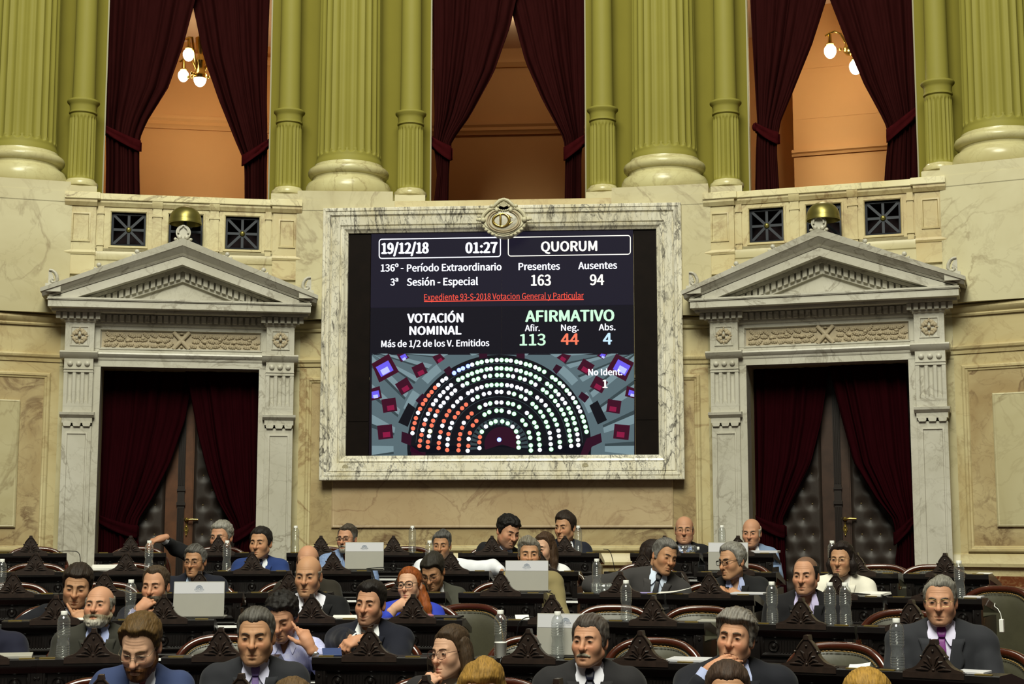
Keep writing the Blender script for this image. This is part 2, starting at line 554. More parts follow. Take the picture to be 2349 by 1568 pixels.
def slender_column(k, x, where):
    loc, rz = joint(k)
    R_ = Matrix.Rotation(rz, 4, 'Z')
    p = R_ @ Vector((x, .50, 0))
    L = (loc[0]+p.x, loc[1]+p.y, 0)
    if 's' in col_src: c = copy_tree(col_src['s'])
    else:
        c = empty('slender_column', label='x', cat='column')
        mb = MB()
        mb.lathe([(.112,6.14),(.108,6.5),(.104,7.6),(.098,9.0)], 32)
        mb.build('upper_shaft', M['green'], c, 40)
        mb = MB()
        mb.lathe([(.120,5.99),(.128,6.0),(.138,6.005),(.138,6.02),(.130,6.025),(.132,6.07),(.138,6.095),(.158,6.115),(.160,6.128),(.156,6.138),(.14,6.142),(.125,6.15),(.112,6.152)], 40)
        mb.build('collar', M['green'], c, 40)
        fl = flute(20, .10)
        def rm(a, z):
            if z < 5.34 or z > 5.965: return 1.
            if z < 5.36 or z > 5.945: return 1-(1-fl(a,z))*.6
            return fl(a, z)
        mb = MB()
        mb.lathe([(.136,5.32),(.134,5.335),(.133,5.345),(.133,5.36),(.133,5.39),(.130,5.92),(.130,5.945),(.129,5.955),(.128,5.97),(.128,5.99)], 160, rmul=rm)
        mb.build('fluted_shaft', M['green'], c, 35)
        mb = MB()
        mb.lathe([(.15,5.245),(.166,5.255),(.170,5.275),(.164,5.295),(.148,5.305),(.140,5.315),(.136,5.325),(.1,5.325)], 40)
        mb.build('base', M['colbase'], c, 40)
        mb = MB()
        mb.bevbox(-.155, .155, -.15, .2, 5.05, 5.246, .006)
        mb.build('plinth', M['ashlar'], c)
        col_src['s'] = c
    c.location, c.rotation_euler = L, (0,0,rz)
    c['label'] = 'slender green half-fluted column with collar, ' + where
    c['group'] = 'slender columns flanking the upper openings'
slender_column(-.5, -.614, 'right of the curtained opening at left')
slender_column(-1.5, .57, 'left of the curtained opening at left')
slender_column(-.5, .633, 'left of the central curtained opening')
slender_column(.5, -.625, 'right of the central curtained opening')
slender_column(.5, .625, 'left of the curtained opening at right')
slender_column(1.5, -.548, 'right of the curtained opening at right')

# green upper wall between the openings
for k, nm in ((-1.5,'wall_left'),(-.5,'wall_back'),(.5,'wall_back'),(1.5,'wall_right')):
    loc, rz = joint(k)
    root = empty(nm, loc, rz, kind='structure')
    mb = MB()
    x0, x1 = (-1.6 if k == -1.5 else -.832), (1.6 if k == 1.5 else .832)
    if k == -1.5: x1 = .785
    if k == 1.5: x0 = -.795
    mb.box(x0, x1, .75, 1.0, 5.05, 9.4)
    mb.box(x0, x1, .45, 1.0, 4.4, 5.10)
    mb.build('upper_wall', M['greenback'], root)
    mb = MB()
    for x in ((x1,) if k == -1.5 else (x0,) if k == 1.5 else (x0, x1)):
        s = 1 if x > 0 else -1
        mb.box(min(x,x+s*.014), max(x,x+s*.014), .745, .99, 5.10, 9.4)
    mb.build('opening_edge', M['edge'], root)

# ---------------------------------------------------------------- central sill above the marble frame
loc, rz = bay_frame(0)
sill = empty('trim_1', loc, rz, kind='structure')
mb = MB()
mb.bevbox(-1.15, 1.15, -.03, .5, 5.02, 5.098, .006)
mb.box(-1.15, 1.15, 0.0, .4, 4.6, 5.03)
mb.build('sill_slab', M['wall'], sill)

# ---------------------------------------------------------------- balcony parapets with iron grilles
def parapet(k, where):
    loc, rz = bay_frame(k)
    root = empty('balcony_parapet', loc, rz, 'cream marble balcony parapet with three square iron grilles, '+where, 'balcony', 'balcony parapets')
    GX = (-.533, .010, .555)
    mb = MB()
    xs = [-1.12]+[v for g in GX for v in (g-.163, g+.163)]+[1.12]
    for i in range(0, len(xs), 2):
        mb.box(xs[i], xs[i+1], 0, .16, 4.592, 4.918)
    mb.box(-1.12, 1.12, 0, .16, 4.52, 4.592)
    mb.box(-1.12, 1.12, 0, .16, 4.918, 5.02)
    for g in GX:
        mb.frame((g-.185,g+.185,4.57,4.94), [(0,0),(0,-.012),(.012,-.012),(.022,-.002),(.022,.05)])
    for x in (-.262, .283):
        mb.box(x-.042, x+.042, -.018, .01, 4.53, 4.985)
        mb.profile_x([(0,4.965),(-.025,4.965),(-.045,5.0),(-.045,5.03),(0,5.03)][::-1], x-.05, x+.05)
        mb.box(x-.05, x+.05, -.026, .01, 4.882, 4.898)
        mb.box(x-.05, x+.05, -.026, .01, 4.56, 4.575)
    for x in (-.795, .805):
        mb.box(x-.028, x+.028, -.014, .01, 4.53, 4.985)
        mb.box(x-.034, x+.034, -.024, .01, 4.895, 4.911)
        mb.box(x-.034, x+.034, -.024, .01, 4.585, 4.60)
    for x0, x1 in ((-1.12,-.838),(.85,1.12)):
        mb.box(x0, x1, -.03, .01, 4.30, 4.99)
        mb.profile_x([(0,4.49),(-.036,4.49),(-.046,4.51),(-.036,4.535),(0,4.54)][::-1], x0-.004, x1+.004)
        mb.frame((x0+.055,x1-.05,4.615,4.90), [(0,-.03),(.004,-.034),(.016,-.036),(.022,-.022),(.03,-.022),(.2,-.022)] if False else [(0,-.03),(0,-.04),(.014,-.042),(.02,-.03),(.02,-.029)])
        mb.profile_x([(0,4.965),(-.045,4.965),(-.07,5.0),(-.07,5.03),(0,5.03)][::-1], x0-.01, x1+.01)
    mb.profile_x([(.02,4.97),(-.012,4.97),(-.02,4.985),(-.034,5.005),(-.034,5.03),(.02,5.03)][::-1], -1.12, 1.12)
    mb.build('stonework', M['wall'], root, 30)
    mb = MB()
    mb.bevbox(-1.12, 1.12, -.05, .22, 5.028, 5.092, .006)
    mb.bevbox(-1.13, -.80, -.085, .22, 5.026, 5.094, .006)
    mb.bevbox(.82, 1.13, -.085, .22, 5.026, 5.094, .006)
    mb.build('handrail', M['railm'], root, 30)
    for g in GX:
        mb = MB()
        T = Matrix.Translation((g, .045, 4.755))
        mb.frame((-.163,.163,-.163,.163), [(0,.04),(0,-.012),(.02,-.016),(.022,0),(.022,.04)], 0, T)
        for a in (0, PI/4, PI/2, 3*PI/4):
            L = .15 if abs(math.sin(2*a)) < .5 else .205
            mb.box(-L, L, -.012, .008, -.0125, .0125, 0, T @ Matrix.Rotation(a, 4, 'Y'))
        gr = mb.build('grille', M['iron'], root)
        mb = MB()
        mb.ball((g, .03, 4.755), (.026,.022,.026), 16, 10)
        tag(mb.build('boss', M['brass'], gr, 60), 'round brass boss')
    return root
M['railm'] = marble('veined_cream_rail_marble', srgb(220,212,172), srgb(210,198,150), srgb(120,100,70), 1.8, .8, .02, .35, rot=(.4,.5,.2))
parapet(-1, 'above the left doorway')
parapet(1, 'above the right doorway')

# ---------------------------------------------------------------- door surrounds
def slope_band(mb, top0, bot0, xe, tope, bote, y0, y1, yb0=None, mi=0):
    """raking band on both sides: at x=0 from z=top0 to bot0, at x=+-xe from tope to bote; front at y0 (top) / yb0 (bottom)"""
    if yb0 is None: yb0 = y0
    for s in (-1, 1):
        vs = [(0,y0,top0),(0,yb0,bot0),(s*xe,yb0,bote),(s*xe,y0,tope),(0,y1,top0),(0,y1,bot0),(s*xe,y1,bote),(s*xe,y1,tope)]
        fs = [(0,1,2,3),(4,7,6,5),(0,3,7,4),(1,5,6,2),(2,6,7,3)]
        if s > 0: pass
        else: fs = [f[::-1] for f in fs]
        mb.add(vs, [f[::-1] for f in fs] if s > 0 else [f[::-1] for f in fs], mi)

def rosette(mb, cx, y, cz, r):
    for i in range(4):
        a = PI/4+i*PI/2
        for b in (-.35, 0, .35):
            rr = r*(.62 if b == 0 else .66)
            mb.ball((cx+rr*math.cos(a+b), y, cz+rr*math.sin(a+b)), (r*.24, .014, r*.24), 8, 5)
        mb.ball((cx+r*.45*math.cos(a), y-.004, cz+r*.45*math.sin(a)), (r*.2,.016,r*.2), 8, 5)
        a2 = i*PI/2
        mb.ball((cx+r*.72*math.cos(a2), y, cz+r*.72*math.sin(a2)), (r*.13,.010,r*.13), 8, 5)
        mb.ball((cx+r*.9*math.cos(a2), y, cz+r*.9*math.sin(a2)), (r*.10,.008,r*.10), 8, 5)
    mb.ball((cx, y-.012, cz), (r*.2,.02,r*.2), 12, 8)

def garland(mb, x0, x1, z0, z1, y):
    rnd = random.Random(3)
    zc = (z0+z1)/2
    h = (z1-z0)/2
    for s in (-1, 1):
        for i in range(9):
            cx = s*(.12+i*.071)
            for j, dz in enumerate((.5, -.05, -.58)):
                ox = cx+s*rnd.uniform(-.012,.012)+s*(.018 if j == 1 else 0)
                oz = zc+h*dz+rnd.uniform(-.006,.006)
                ang = rnd.uniform(-.5,.5)+(-.35 if j == 0 else .35 if j == 2 else 0)*s
                T = Matrix.Translation((ox, y, oz)) @ Matrix.Rotation(ang, 4, 'Y')
                for u, w_, q in ((-.026,.012,.013),(-.010,.018,.017),(.010,.018,.016),(.027,.012,.012)):
                    mb.ball((u, -.002, q*.45), (w_*.8,.011,q*.75), 7, 5, 0, T)
                    mb.ball((u, -.002, -q*.45), (w_*.8,.011,q*.75), 7, 5, 0, T)
                mb.ball((0,-.006,0), (.035,.010,.006), 8, 5, 0, T)
            if i % 2 == 1:
                mb.ball((cx+.03*s, y-.008, zc+.012*(-1 if i % 4 == 1 else 1)), (.022,.018,.014), 10, 7)
    for s in (-1, 1):
        pts = []
        for t in range(9):
            u = t/8
            pts.append((s*(.075-.15*u), y-.016-.004*math.sin(PI*u), zc+h*.95*(1-2*u)))
        mb.tube(pts, .019, 8, flat=.5, upv=(1,0,0))
    mb.ball((0,y-.014,zc-h*.75), (.014,.012,.012), 8, 6)
    mb.ball((0,y-.010,zc+h*.75), (.02,.010,.010), 8, 6)

def scroll(mb, T, r, w, s=1, turns=1.25):
    pts, rad = [], []
    for i in range(22):
        t = i/21
        a = PI*.5+t*turns*2*PI
        q = r*(1-.75*t)
        pts.append((s*q*math.cos(a), -w, q*math.sin(a)+0))
        rad.append(.012*(1-.4*t)*(r/.05))
    mb.tube(pts, rad, 7, 0, T, flat=1.3)

def door_surround(k, where):
    loc, rz = bay_frame(k)
    root = empty('door_surround', loc, rz, 'grey white marble door surround with carved pediment, '+where, 'door surround', 'pedimented door surrounds')
    for s in (-1, 1):
        S = Matrix.Diagonal((s,1,1,1))
        mb = MB()
        x0, x1 = .81, 1.077
        xc = (x0+x1)/2
        mb.box(x0, x1, -.075, .12, .70, 2.80, 0)
        mb.frame((x0+.035,x1-.035,.8,2.775), [(0,-.075),(.006,-.082),(.016,-.078),(.02,-.062),(.2,-.062)] if False else [(0,-.075),(0,-.085),(.012,-.087),(.018,-.076)], 0)
        mb.box(x0, x1, -.075, .12, 2.80, 2.835)
        mb.box(x0-.005, x1+.005, -.09, .12, 2.865, 2.92)
        for i in range(3):
            cx = x0+.045+i*.089
            mb.prism([(cx-.036,2.868),(cx-.036,2.85),(cx-.028,2.833),(cx+.028,2.833),(cx+.036,2.85),(cx+.036,2.868)], -.10, .0)
        mb.profile_x([(.1,2.915),(-.095,2.915),(-.125,2.94),(-.13,2.962),(-.095,2.968),(.1,2.97)][::-1], x0-.024, x1+.024)
        mb.box(x0, x1, -.10, .12, 2.966, 3.022)
        # fluted drum between fillets
        nf = 3
        n = 6*nf+1
        prof = []
        W = x1-x0
        pts = []
        for i in range(73):
            u = i/72
            t = (u*3.0) % 1.0
            d = .0
            c = u*3.0
            fpos = c-math.floor(c)
            if .22 < fpos < .78 and 0: d = 0
            # three channels
            for q in (.22, .5, .78):
                e = abs(u-q)/.085
                if e < 1: d = max(d, .024*math.sqrt(1-e*e))
            pts.append((x0+W*u, -.10+d))
        z0_, z1_ = 3.045, 3.345
        vs = [(x,y,z0_) for x,y in pts]+[(x,y,z1_) for x,y in pts]
        mb.add(vs, [(i,i+1,74+i-1+0+0,73+i) if 0 else (i,i+1,73+i+1,73+i) for i in range(72)])
        mb.box(x0, x1, -.07, .12, 3.02, 3.38)
        mb.add([(x0,-.10,3.02),(x1,-.10,3.02),(x1,-.10,3.045),(x0,-.10,3.045)], [(0,1,2,3)])
        for q in (.22,.5,.78):
            mb.prism([(x0+W*(q-.085),3.043),(x0+W*(q+.085),3.043),(x0+W*(q+.04),3.07),(x0+W*q,3.08),(x0+W*(q-.04),3.07)], -.098, -.07)
        mb.box(x0-.002, x1+.002, -.105, .12, 3.345, 3.358)
        mb.box(x0, x1, -.10, .12, 3.355, 3.48)
        mb.box(x0-.002, x1+.002, -.108, .12, 3.372, 3.382)
        mb.profile_x([(.1,3.475),(-.10,3.475),(-.118,3.487),(-.14,3.515),(-.15,3.53),(-.135,3.545),(.1,3.552)][::-1], x0-.04, x1+.04)
        mb.box(x0, x1, -.10, .12, 3.55, 3.825)
        mb.frame((x0+.045,x1-.045,3.595,3.785), [(0,-.10),(.006,-.106),(.014,-.10),(.016,-.088),(.02,-.088)] if False else [(0,-.10),(0,-.109),(.011,-.11),(.016,-.101)])
        mb.profile_x([(.1,3.82),(-.10,3.82),(-.12,3.835),(-.12,3.85),(.1,3.85)][::-1], x0-.012, x1+.012)
        mb.box(x0-.03, x1+.05, -.13, .12, 3.845, 3.915)
        for i in range(7):
            cx = .775+i*(.365/6)
            mb.box(cx-.020, cx+.020, -.165, -.12, 3.85, 3.91)
        if s < 0: mb.v = [(-x,y,z) for x,y,z in mb.v]; mb.f = [f[::-1] for f in mb.f]
        pil = mb.build('pilaster', M['grey'], root, 28)
        mb = MB()
        rosette(mb, s*xc, -.106, 3.69, .085)
        tag(mb.build('rosette', M['carved'], pil, 50), 'carved square rosette of four leaves')
        for i in range(3):
            mb = MB()
            mb.ball((s*(x0+.055+i*.078), -.105, 3.425), (.026,.022,.026), 14, 8)
            mb.build('bead', M['grey'], pil, 60)
        mb = MB()
        mb.box(s*.812 if s < 0 else .745, s*.745 if s < 0 else .812, -.045, .16, .70, 3.415)
        mb.build('jamb', M['grey'], root)
    mb = MB()
    mb.box(-.812, .812, -.045, .16, 3.408, 3.475)
    mb.profile_x([(.1,3.47),(-.05,3.47),(-.058,3.485),(-.058,3.492),(-.075,3.505),(-.09,3.525),(-.085,3.54),(-.04,3.55),(.1,3.55)][::-1], -.815, .815)
    mb.box(-.815, .815, -.025, .12, 3.54, 3.585)
    mb.box(-.815, .815, -.025, .12, 3.768, 3.835)
    mb.box(-.815, -.765, -.025, .12, 3.58, 3.77)
    mb.box(.765, .815, -.025, .12, 3.58, 3.77)
    mb.frame((-.768,.768,3.578,3.774), [(0,-.025),(0,-.034),(.008,-.034),(.014,-.012),(.02,-.006)])
    mb.profile_x([(.1,3.80),(-.03,3.80),(-.045,3.815),(-.045,3.83),(.1,3.835)][::-1], -.815, .815)
    mb.build('lintel', M['grey'], root, 30)
    mb = MB()
    mb.box(-.76, .76, -.004, .1, 3.582, 3.77)
    garland(mb, -.75, .75, 3.592, 3.762, -.008)
    tag(mb.build('garland_relief', M['carved'], root, 50), 'carved relief of oak leaves and acorns with crossed ribbon')
    mb = MB()
    mb.box(-.80, .80, -.05, .12, 3.83, 3.92)
    for i in range(26):
        cx = -.7375+i*.059
        mb.box(cx-.020, cx+.020, -.085, -.04, 3.84, 3.905)
    # soffit, corona
    mb.box(-1.20, 1.20, -.20, .12, 3.912, 3.942)
    mb.bevbox(-1.222, 1.222, -.30, .12, 3.938, 4.004, .003)
    mb.box(-1.232, 1.232, -.312, .12, 4.004, 4.012)
    mb.box(-1.225, 1.225, -.318, .12, 4.012, 4.030)
    # raking members
    slope_band(mb, 4.613, 4.545, 1.287, 4.098, 4.064, -.385, .12, -.375)
    slope_band(mb, 4.545, 4.475, 1.275, 4.070, 4.030, -.372, .12, -.315)
    slope_band(mb, 4.475, 4.455, 1.215, 4.045, 4.025, -.322, .12, -.306)
    slope_band(mb, 4.456, 4.371, 1.18, 4.031, 3.955, -.298, .12)
    slope_band(mb, 4.371, 4.335, .955, 4.03, 4.0, -.18, .12)
    slope_band(mb, 4.345, 4.245, .84, 4.045, 3.95, -.115, .12)
    slope_band(mb, 4.262, 4.235, .66, 4.03, 3.99, -.125, .12)
    for s in (-1, 1):
        for i in range(15):
            cx = .022+i*.0585
            zt = 4.335-.357*cx
            if zt < 4.05: continue
            zb = max(zt-.072, 4.02)
            xa, xb = s*(cx), s*(cx+.040)
            q = .357*.04
            vs = [(xa,-.165,zb),(xb,-.165,zb-q),(xb,-.165,zt-q),(xa,-.165,zt),(xa,-.10,zb),(xb,-.10,zb-q),(xb,-.10,zt-q),(xa,-.10,zt)]
            fs = [(0,1,2,3),(4,7,6,5),(0,4,5,1),(3,2,6,7),(1,5,6,2),(0,3,7,4)]
            mb.add(vs, fs if s > 0 else [f[::-1] for f in fs])
    mb.build('pediment', M['grey'], root, 30)
    mb = MB()
    mb.prism([(-.60,4.02),(.60,4.02),(0,4.262)], -.085, .12)
    mb.build('tympanum', M['grey'], root)
    # acroteria
    mb = MB()
    T = Matrix.Translation((0,-.30,4.605))
    out = []
    for i in range(25):
        a = -PI*.32+(PI+PI*.64)*i/24
        out.append((.070*math.cos(a)*(1.0), .078+.072*math.sin(a)))
    mb.prism([(-.06,.0)]+[(-.045,.015)]+out[::-1][:0]+[(.045,.015)] if False else out, 0, .05, 0, T)
    arch = [(.047*math.cos(a), -.012, .080+.05*math.sin(a)+(.012 if abs(a-PI/2) < .2 else 0)) for a in [(-.25+(PI+.5)*i/20) for i in range(21)]]
    mb.tube(arch, .0095, 7, 0, T)
    for s in (-1, 1):
        mb.ball((s*.033,-.012,.03), (.022,.016,.022), 10, 7, 0, T)
        mb.ball((s*.072,.0,.012), (.016,.018,.015), 10, 7, 0, T)
    mb.box(-.065, .065, .0, .05, -.02, .02, 0, T)
    mb.build('acroterion', M['grey'], root, 45)
    for s in (-1, 1):
        for u in (.42, .765):
            mb = MB()
            T = Matrix.Translation((s*u,-.36,4.613-.402*u))
            mb.ball((0,0,.028), (.023,.02,.023), 12, 8, 0, T)
            mb.ball((s*.036,0,-.004), (.012,.012,.012), 8, 6, 0, T)
            mb.ball((-s*.03,0,.014), (.012,.012,.010), 8, 6, 0, T)
            mb.box(-.045, .045, -.01, .05, -.03, .006, 0, T @ Matrix.Rotation(s*.38, 4, 'Y'))
            mb.build('acroterion', M['grey'], root, 45)
        mb = MB()
        T = Matrix.Translation((s*1.175,-.345,4.145))
        pts = [(s*(.045-.10*(1-math.cos(t*1.7))*.9), 0, .125-.115*t-.0*t) for t in [i/14 for i in range(15)]]
        pts = [(s*.04,0,.128),(s*.012,0,.124),(s*-.014,0,.105),(s*-.030,0,.075),(s*-.036,0,.04),(s*-.02,0,.014),(s*.008,0,.010),(s*.02,0,.028),(s*.010,0,.046),(s*-.006,0,.04)]
        mb.tube(pts, [.013,.015,.016,.017,.017,.016,.015,.014,.012,.009], 8, 0, T, flat=1.4)
        mb.prism([(s*.045,.0),(s*.045,.12),(s*.02,.11),(s*0.0,.07),(s*.0,.0)][::s], -.004, .03, 0, T)
        mb.ball((-s*.058,0,.008), (.014,.013,.014), 9, 6, 0, T)
        mb.box(-.07, .07, -.015, .06, -.075, .004, 0, T)
        mb.build('acroterion', M['grey'], root, 45)
    return root
door_surround(-1, 'around the left doorway')
door_surround(1, 'around the right doorway')

# ---------------------------------------------------------------- brass dome bells over the pediments
def dome_bell(k, x, z, where):
    loc, rz = bay_frame(k)
    p = Matrix.Rotation(rz, 4, 'Z') @ Vector((x, -.20, z))
    root = empty('dome_bell', (loc[0]+p.x, loc[1]+p.y, p.z), rz, 'half-dome brass bell in front of the middle grille, '+where, 'bell', 'brass dome bells')
    mb = MB()
    prof = [(.153,-.002),(.158,.0),(.158,.012),(.154,.02),(.152,.04)]
    for i in range(1, 10):
        a = i/10*PI/2
        prof.append((.152*math.cos(a), .04+.135*math.sin(a)))
    prof.append((.0,.175))
    inner = [(.0,.160)]+[(.142*math.cos(i/8*PI/2), .03+.125*math.sin(i/8*PI/2)) for i in range(7,-1,-1)]+[(.150,-.002)]
    mb.lathe(inner+prof, 48)
    mb.build('dome', M['brass'], root, 50)
    mb = MB()
    mb.lathe([(.014,-.12),(.014,.16)], 10)
    mb.box(-.016, .016, .0, .24, -.13, -.105)
    mb.box(-.03, .03, -.03, .03, -.15, -.10)
    mb.build('bracket', M['iron'], root)
dome_bell(-1, .012, 4.785, 'above the left pediment')
dome_bell(1, .03, 4.722, 'above the right pediment')

# ---------------------------------------------------------------- velvet curtains
def drape_mesh(rows, y0, nf, amp, seed, nz=44, nx=96, amp_tie=None):
    """rows: (z, outer x, inner x) from the top down"""
    rnd = random.Random(seed)
    zs = [r[0] for r in rows][::-1]
    xo = [r[1] for r in rows][::-1]
    xi = [r[2] for r in rows][::-1]
    ph = [rnd.uniform(0,2*PI) for _ in range(6)]
    mb = MB()
    ztop, zbot = rows[0][0], rows[-1][0]
    def fn(i, j):
        u = i/(nx-1)
        z = ztop+(zbot-ztop)*j/(nz-1)
        a, b = np.interp(z, zs, xo), np.interp(z, zs, xi)
        w = abs(b-a)
        uu = u+.012*math.sin(2*PI*u*3+ph[0]+z*.7)*math.sin(PI*u)
        A = amp*(.55+.45*min(1., w/.5))
        g_ = 1.1*math.sin(2*PI*u+ph[2])+.7*math.sin(2*PI*2.3*u+ph[4])
        f = math.sin(2*PI*nf*.75*u+ph[1]+g_+.5*math.sin(z*1.1+ph[5]))
        m_ = .55+.45*math.sin(2*PI*1.7*u+ph[0]+.4*z)
        f2 = math.sin(2*PI*nf*1.6*u+ph[3]+z*.5+g_)
        return (float(a+(b-a)*uu), y0+A*f*m_+A*.22*f2-.02*math.sin(PI*u), z)
    mb.grid(fn, nx, nz)
    return mb

def curtain(k, y, rows, tie, nf, amp, mat, band, label, group, hook=None, seed=1):
    loc, rz = bay_frame(k)
    root = empty('curtain', loc, rz, label, 'curtain', group)
    drape_mesh(rows, y, nf, amp, seed).build('drape', mat, root, 70, .006)
    if tie:
        zo, zi, h = tie
        zs = [r[0] for r in rows][::-1]
        a = float(np.interp(zo, zs, [r[1] for r in rows][::-1]))
        b = float(np.interp(zi, zs, [r[2] for r in rows][::-1]))
        s = 1 if b > a else -1
        mb = MB()
        n = 17
        def fn(i, j):
            # ring of cloth about the gathered drape: front half then back half
            t = i/(n-1)
            v = j/5-.5
            ang = PI*t
            x = a-s*.02+(b-a+s*.035)*(.5-.5*math.cos(ang))
            z = zo+(zi-zo)*(.5-.5*math.cos(ang))+v*h*(.62+.38*math.sin(ang*.5))-.02*math.sin(ang)
            return (x, y-amp*1.7*math.sin(ang)-.022+.010*math.sin(v*9+t*5), z)
        mb.grid(fn, n, 6)
        def bk(i, j):
            t = i/(n-1)
            v = j/5-.5
            ang = PI*t
            x = a-s*.02+(b-a+s*.035)*(.5-.5*math.cos(ang))
            z = zo+(zi-zo)*(.5-.5*math.cos(ang))+v*h*.8
            return (x, y+amp*1.7*math.sin(ang)+.022, z)
        mb.grid(bk, n, 6)
        mb.ball((a-s*.025, y, zo), (.03,.03,h*.35), 8, 6)
        mb.build('tieback', band, root, 70, .008)
    return root
def sc(rows, k=1.01):
    return [((z-1.786)*k+1.786, a*k, b*k) for z, a, b in rows]
YC = .86
gU = 'velvet curtains of the upper openings'
curtain(-1, YC, sc([(8.2,-.95,.25),(7.35,-.905,.01),(6.87,-.90,-.095),(6.40,-.88,-.237),(6.02,-.86,-.445),(5.83,-.845,-.513),(5.56,-.835,-.505),(5.2,-.83,-.488),(4.5,-.83,-.47)]), (5.97,5.80,.12), 8, .032, M['velvet'], M['velvetband'], 'maroon velvet curtain, left half, in the upper opening at left', gU, seed=11)
curtain(-1, YC+.12, sc([(8.2,.79,-.22),(7.35,.775,-.02),(6.79,.765,.106),(6.33,.77,.273),(5.88,.785,.461),(5.70,.784,.541),(5.60,.784,.556),(5.26,.79,.563),(4.5,.79,.56)]), (5.93,5.72,.12), 8, .032, M['velvet'], M['velvetband'], 'maroon velvet curtain, right half, in the upper opening at left', gU, seed=12)
curtain(0, YC, sc([(8.2,-.84,.30),(7.4,-.815,.074),(7.12,-.80,.014),(6.63,-.79,-.156),(6.16,-.775,-.407),(5.89,-.785,-.598),(5.68,-.76,-.62),(5.54,-.745,-.629),(5.26,-.775,-.632),(4.5,-.79,-.60)]), (5.93,5.80,.16), 9, .03, M['velvet'], M['velvetband'], 'maroon velvet curtain, left half, in the central upper opening', gU, seed=13)
curtain(0, YC+.12, sc([(8.2,.85,-.25),(7.4,.83,.0),(7.21,.825,.05),(6.78,.82,.165),(6.36,.80,.346),(5.93,.776,.572),(5.75,.752,.589),(5.52,.75,.583),(5.25,.75,.578),(4.5,.75,.575)]), (5.96,5.80,.15), 9, .03, M['velvet'], M['velvetband'], 'maroon velvet curtain, right half, in the central upper opening', gU, seed=14)
curtain(1, YC, sc([(8.2,-.79,.30),(7.17,-.775,-.013),(6.73,-.76,-.164),(6.32,-.745,-.34),(5.95,-.73,-.502),(5.81,-.74,-.527),(5.68,-.75,-.547),(5.25,-.766,-.531),(4.5,-.76,-.52)]), (5.96,5.82,.13), 8, .03, M['velvet'], M['velvetband'], 'maroon velvet curtain, left half, in the upper opening at right', gU, seed=15)
curtain(1, YC+.12, sc([(8.2,.95,-.30),(7.16,.90,.03),(6.74,.88,.169),(6.30,.85,.328),(5.90,.822,.515),(5.76,.825,.553),(5.46,.82,.514),(5.26,.815,.495),(4.5,.81,.49)]), (6.02,5.78,.14), 8, .03, M['velvet'], M['velvetband'], 'maroon velvet curtain, right half, in the upper opening at right', gU, seed=16)
gD = 'dark velvet curtains of the doorways'
curtain(-1, .36, [(3.42,-.77,.12),(3.34,-.765,.095),(2.95,-.765,.042),(2.52,-.76,-.093),(2.18,-.75,-.25),(1.97,-.748,-.376),(1.865,-.748,-.397),(1.76,-.748,-.369),(.72,-.75,-.36)], (1.98,1.85,.12), 9, .026, M['velvetdeep'], M['velvetdeep'], 'dark maroon curtain, left half, in the left doorway', gD, seed=21)
curtain(-1, .27, [(3.42,.75,.03),(3.34,.75,.053),(2.78,.755,.172),(2.44,.757,.265),(2.14,.755,.377),(1.93,.753,.508),(1.80,.753,.553),(1.6,.752,.53),(.72,.75,.52)], (1.95,1.80,.12), 8, .026, M['velvetdeep'], M['velvetdeep'], 'dark maroon curtain, right half, in the left doorway', gD, seed=22)
curtain(1, .36, [(3.42,-.80,.0),(3.37,-.797,-.027),(2.91,-.785,-.101),(2.50,-.775,-.214),(2.17,-.76,-.388),(1.96,-.753,-.496),(1.80,-.752,-.479),(.72,-.75,-.46)], (1.98,1.85,.12), 9, .026, M['velvetdeep'], M['velvetdeep'], 'dark maroon curtain, left half, in the right doorway', gD, seed=23)
curtain(1, .27, [(3.42,.70,-.02),(3.37,.70,-.007),(2.95,.708,.084),(2.49,.714,.193),(2.16,.722,.384),(1.96,.728,.537),(1.72,.73,.569),(1.6,.73,.55),(.72,.73,.53)], (1.98,1.78,.12), 8, .026, M['velvetdeep'], M['velvetdeep'], 'dark maroon curtain, right half, in the right doorway', gD, seed=24)

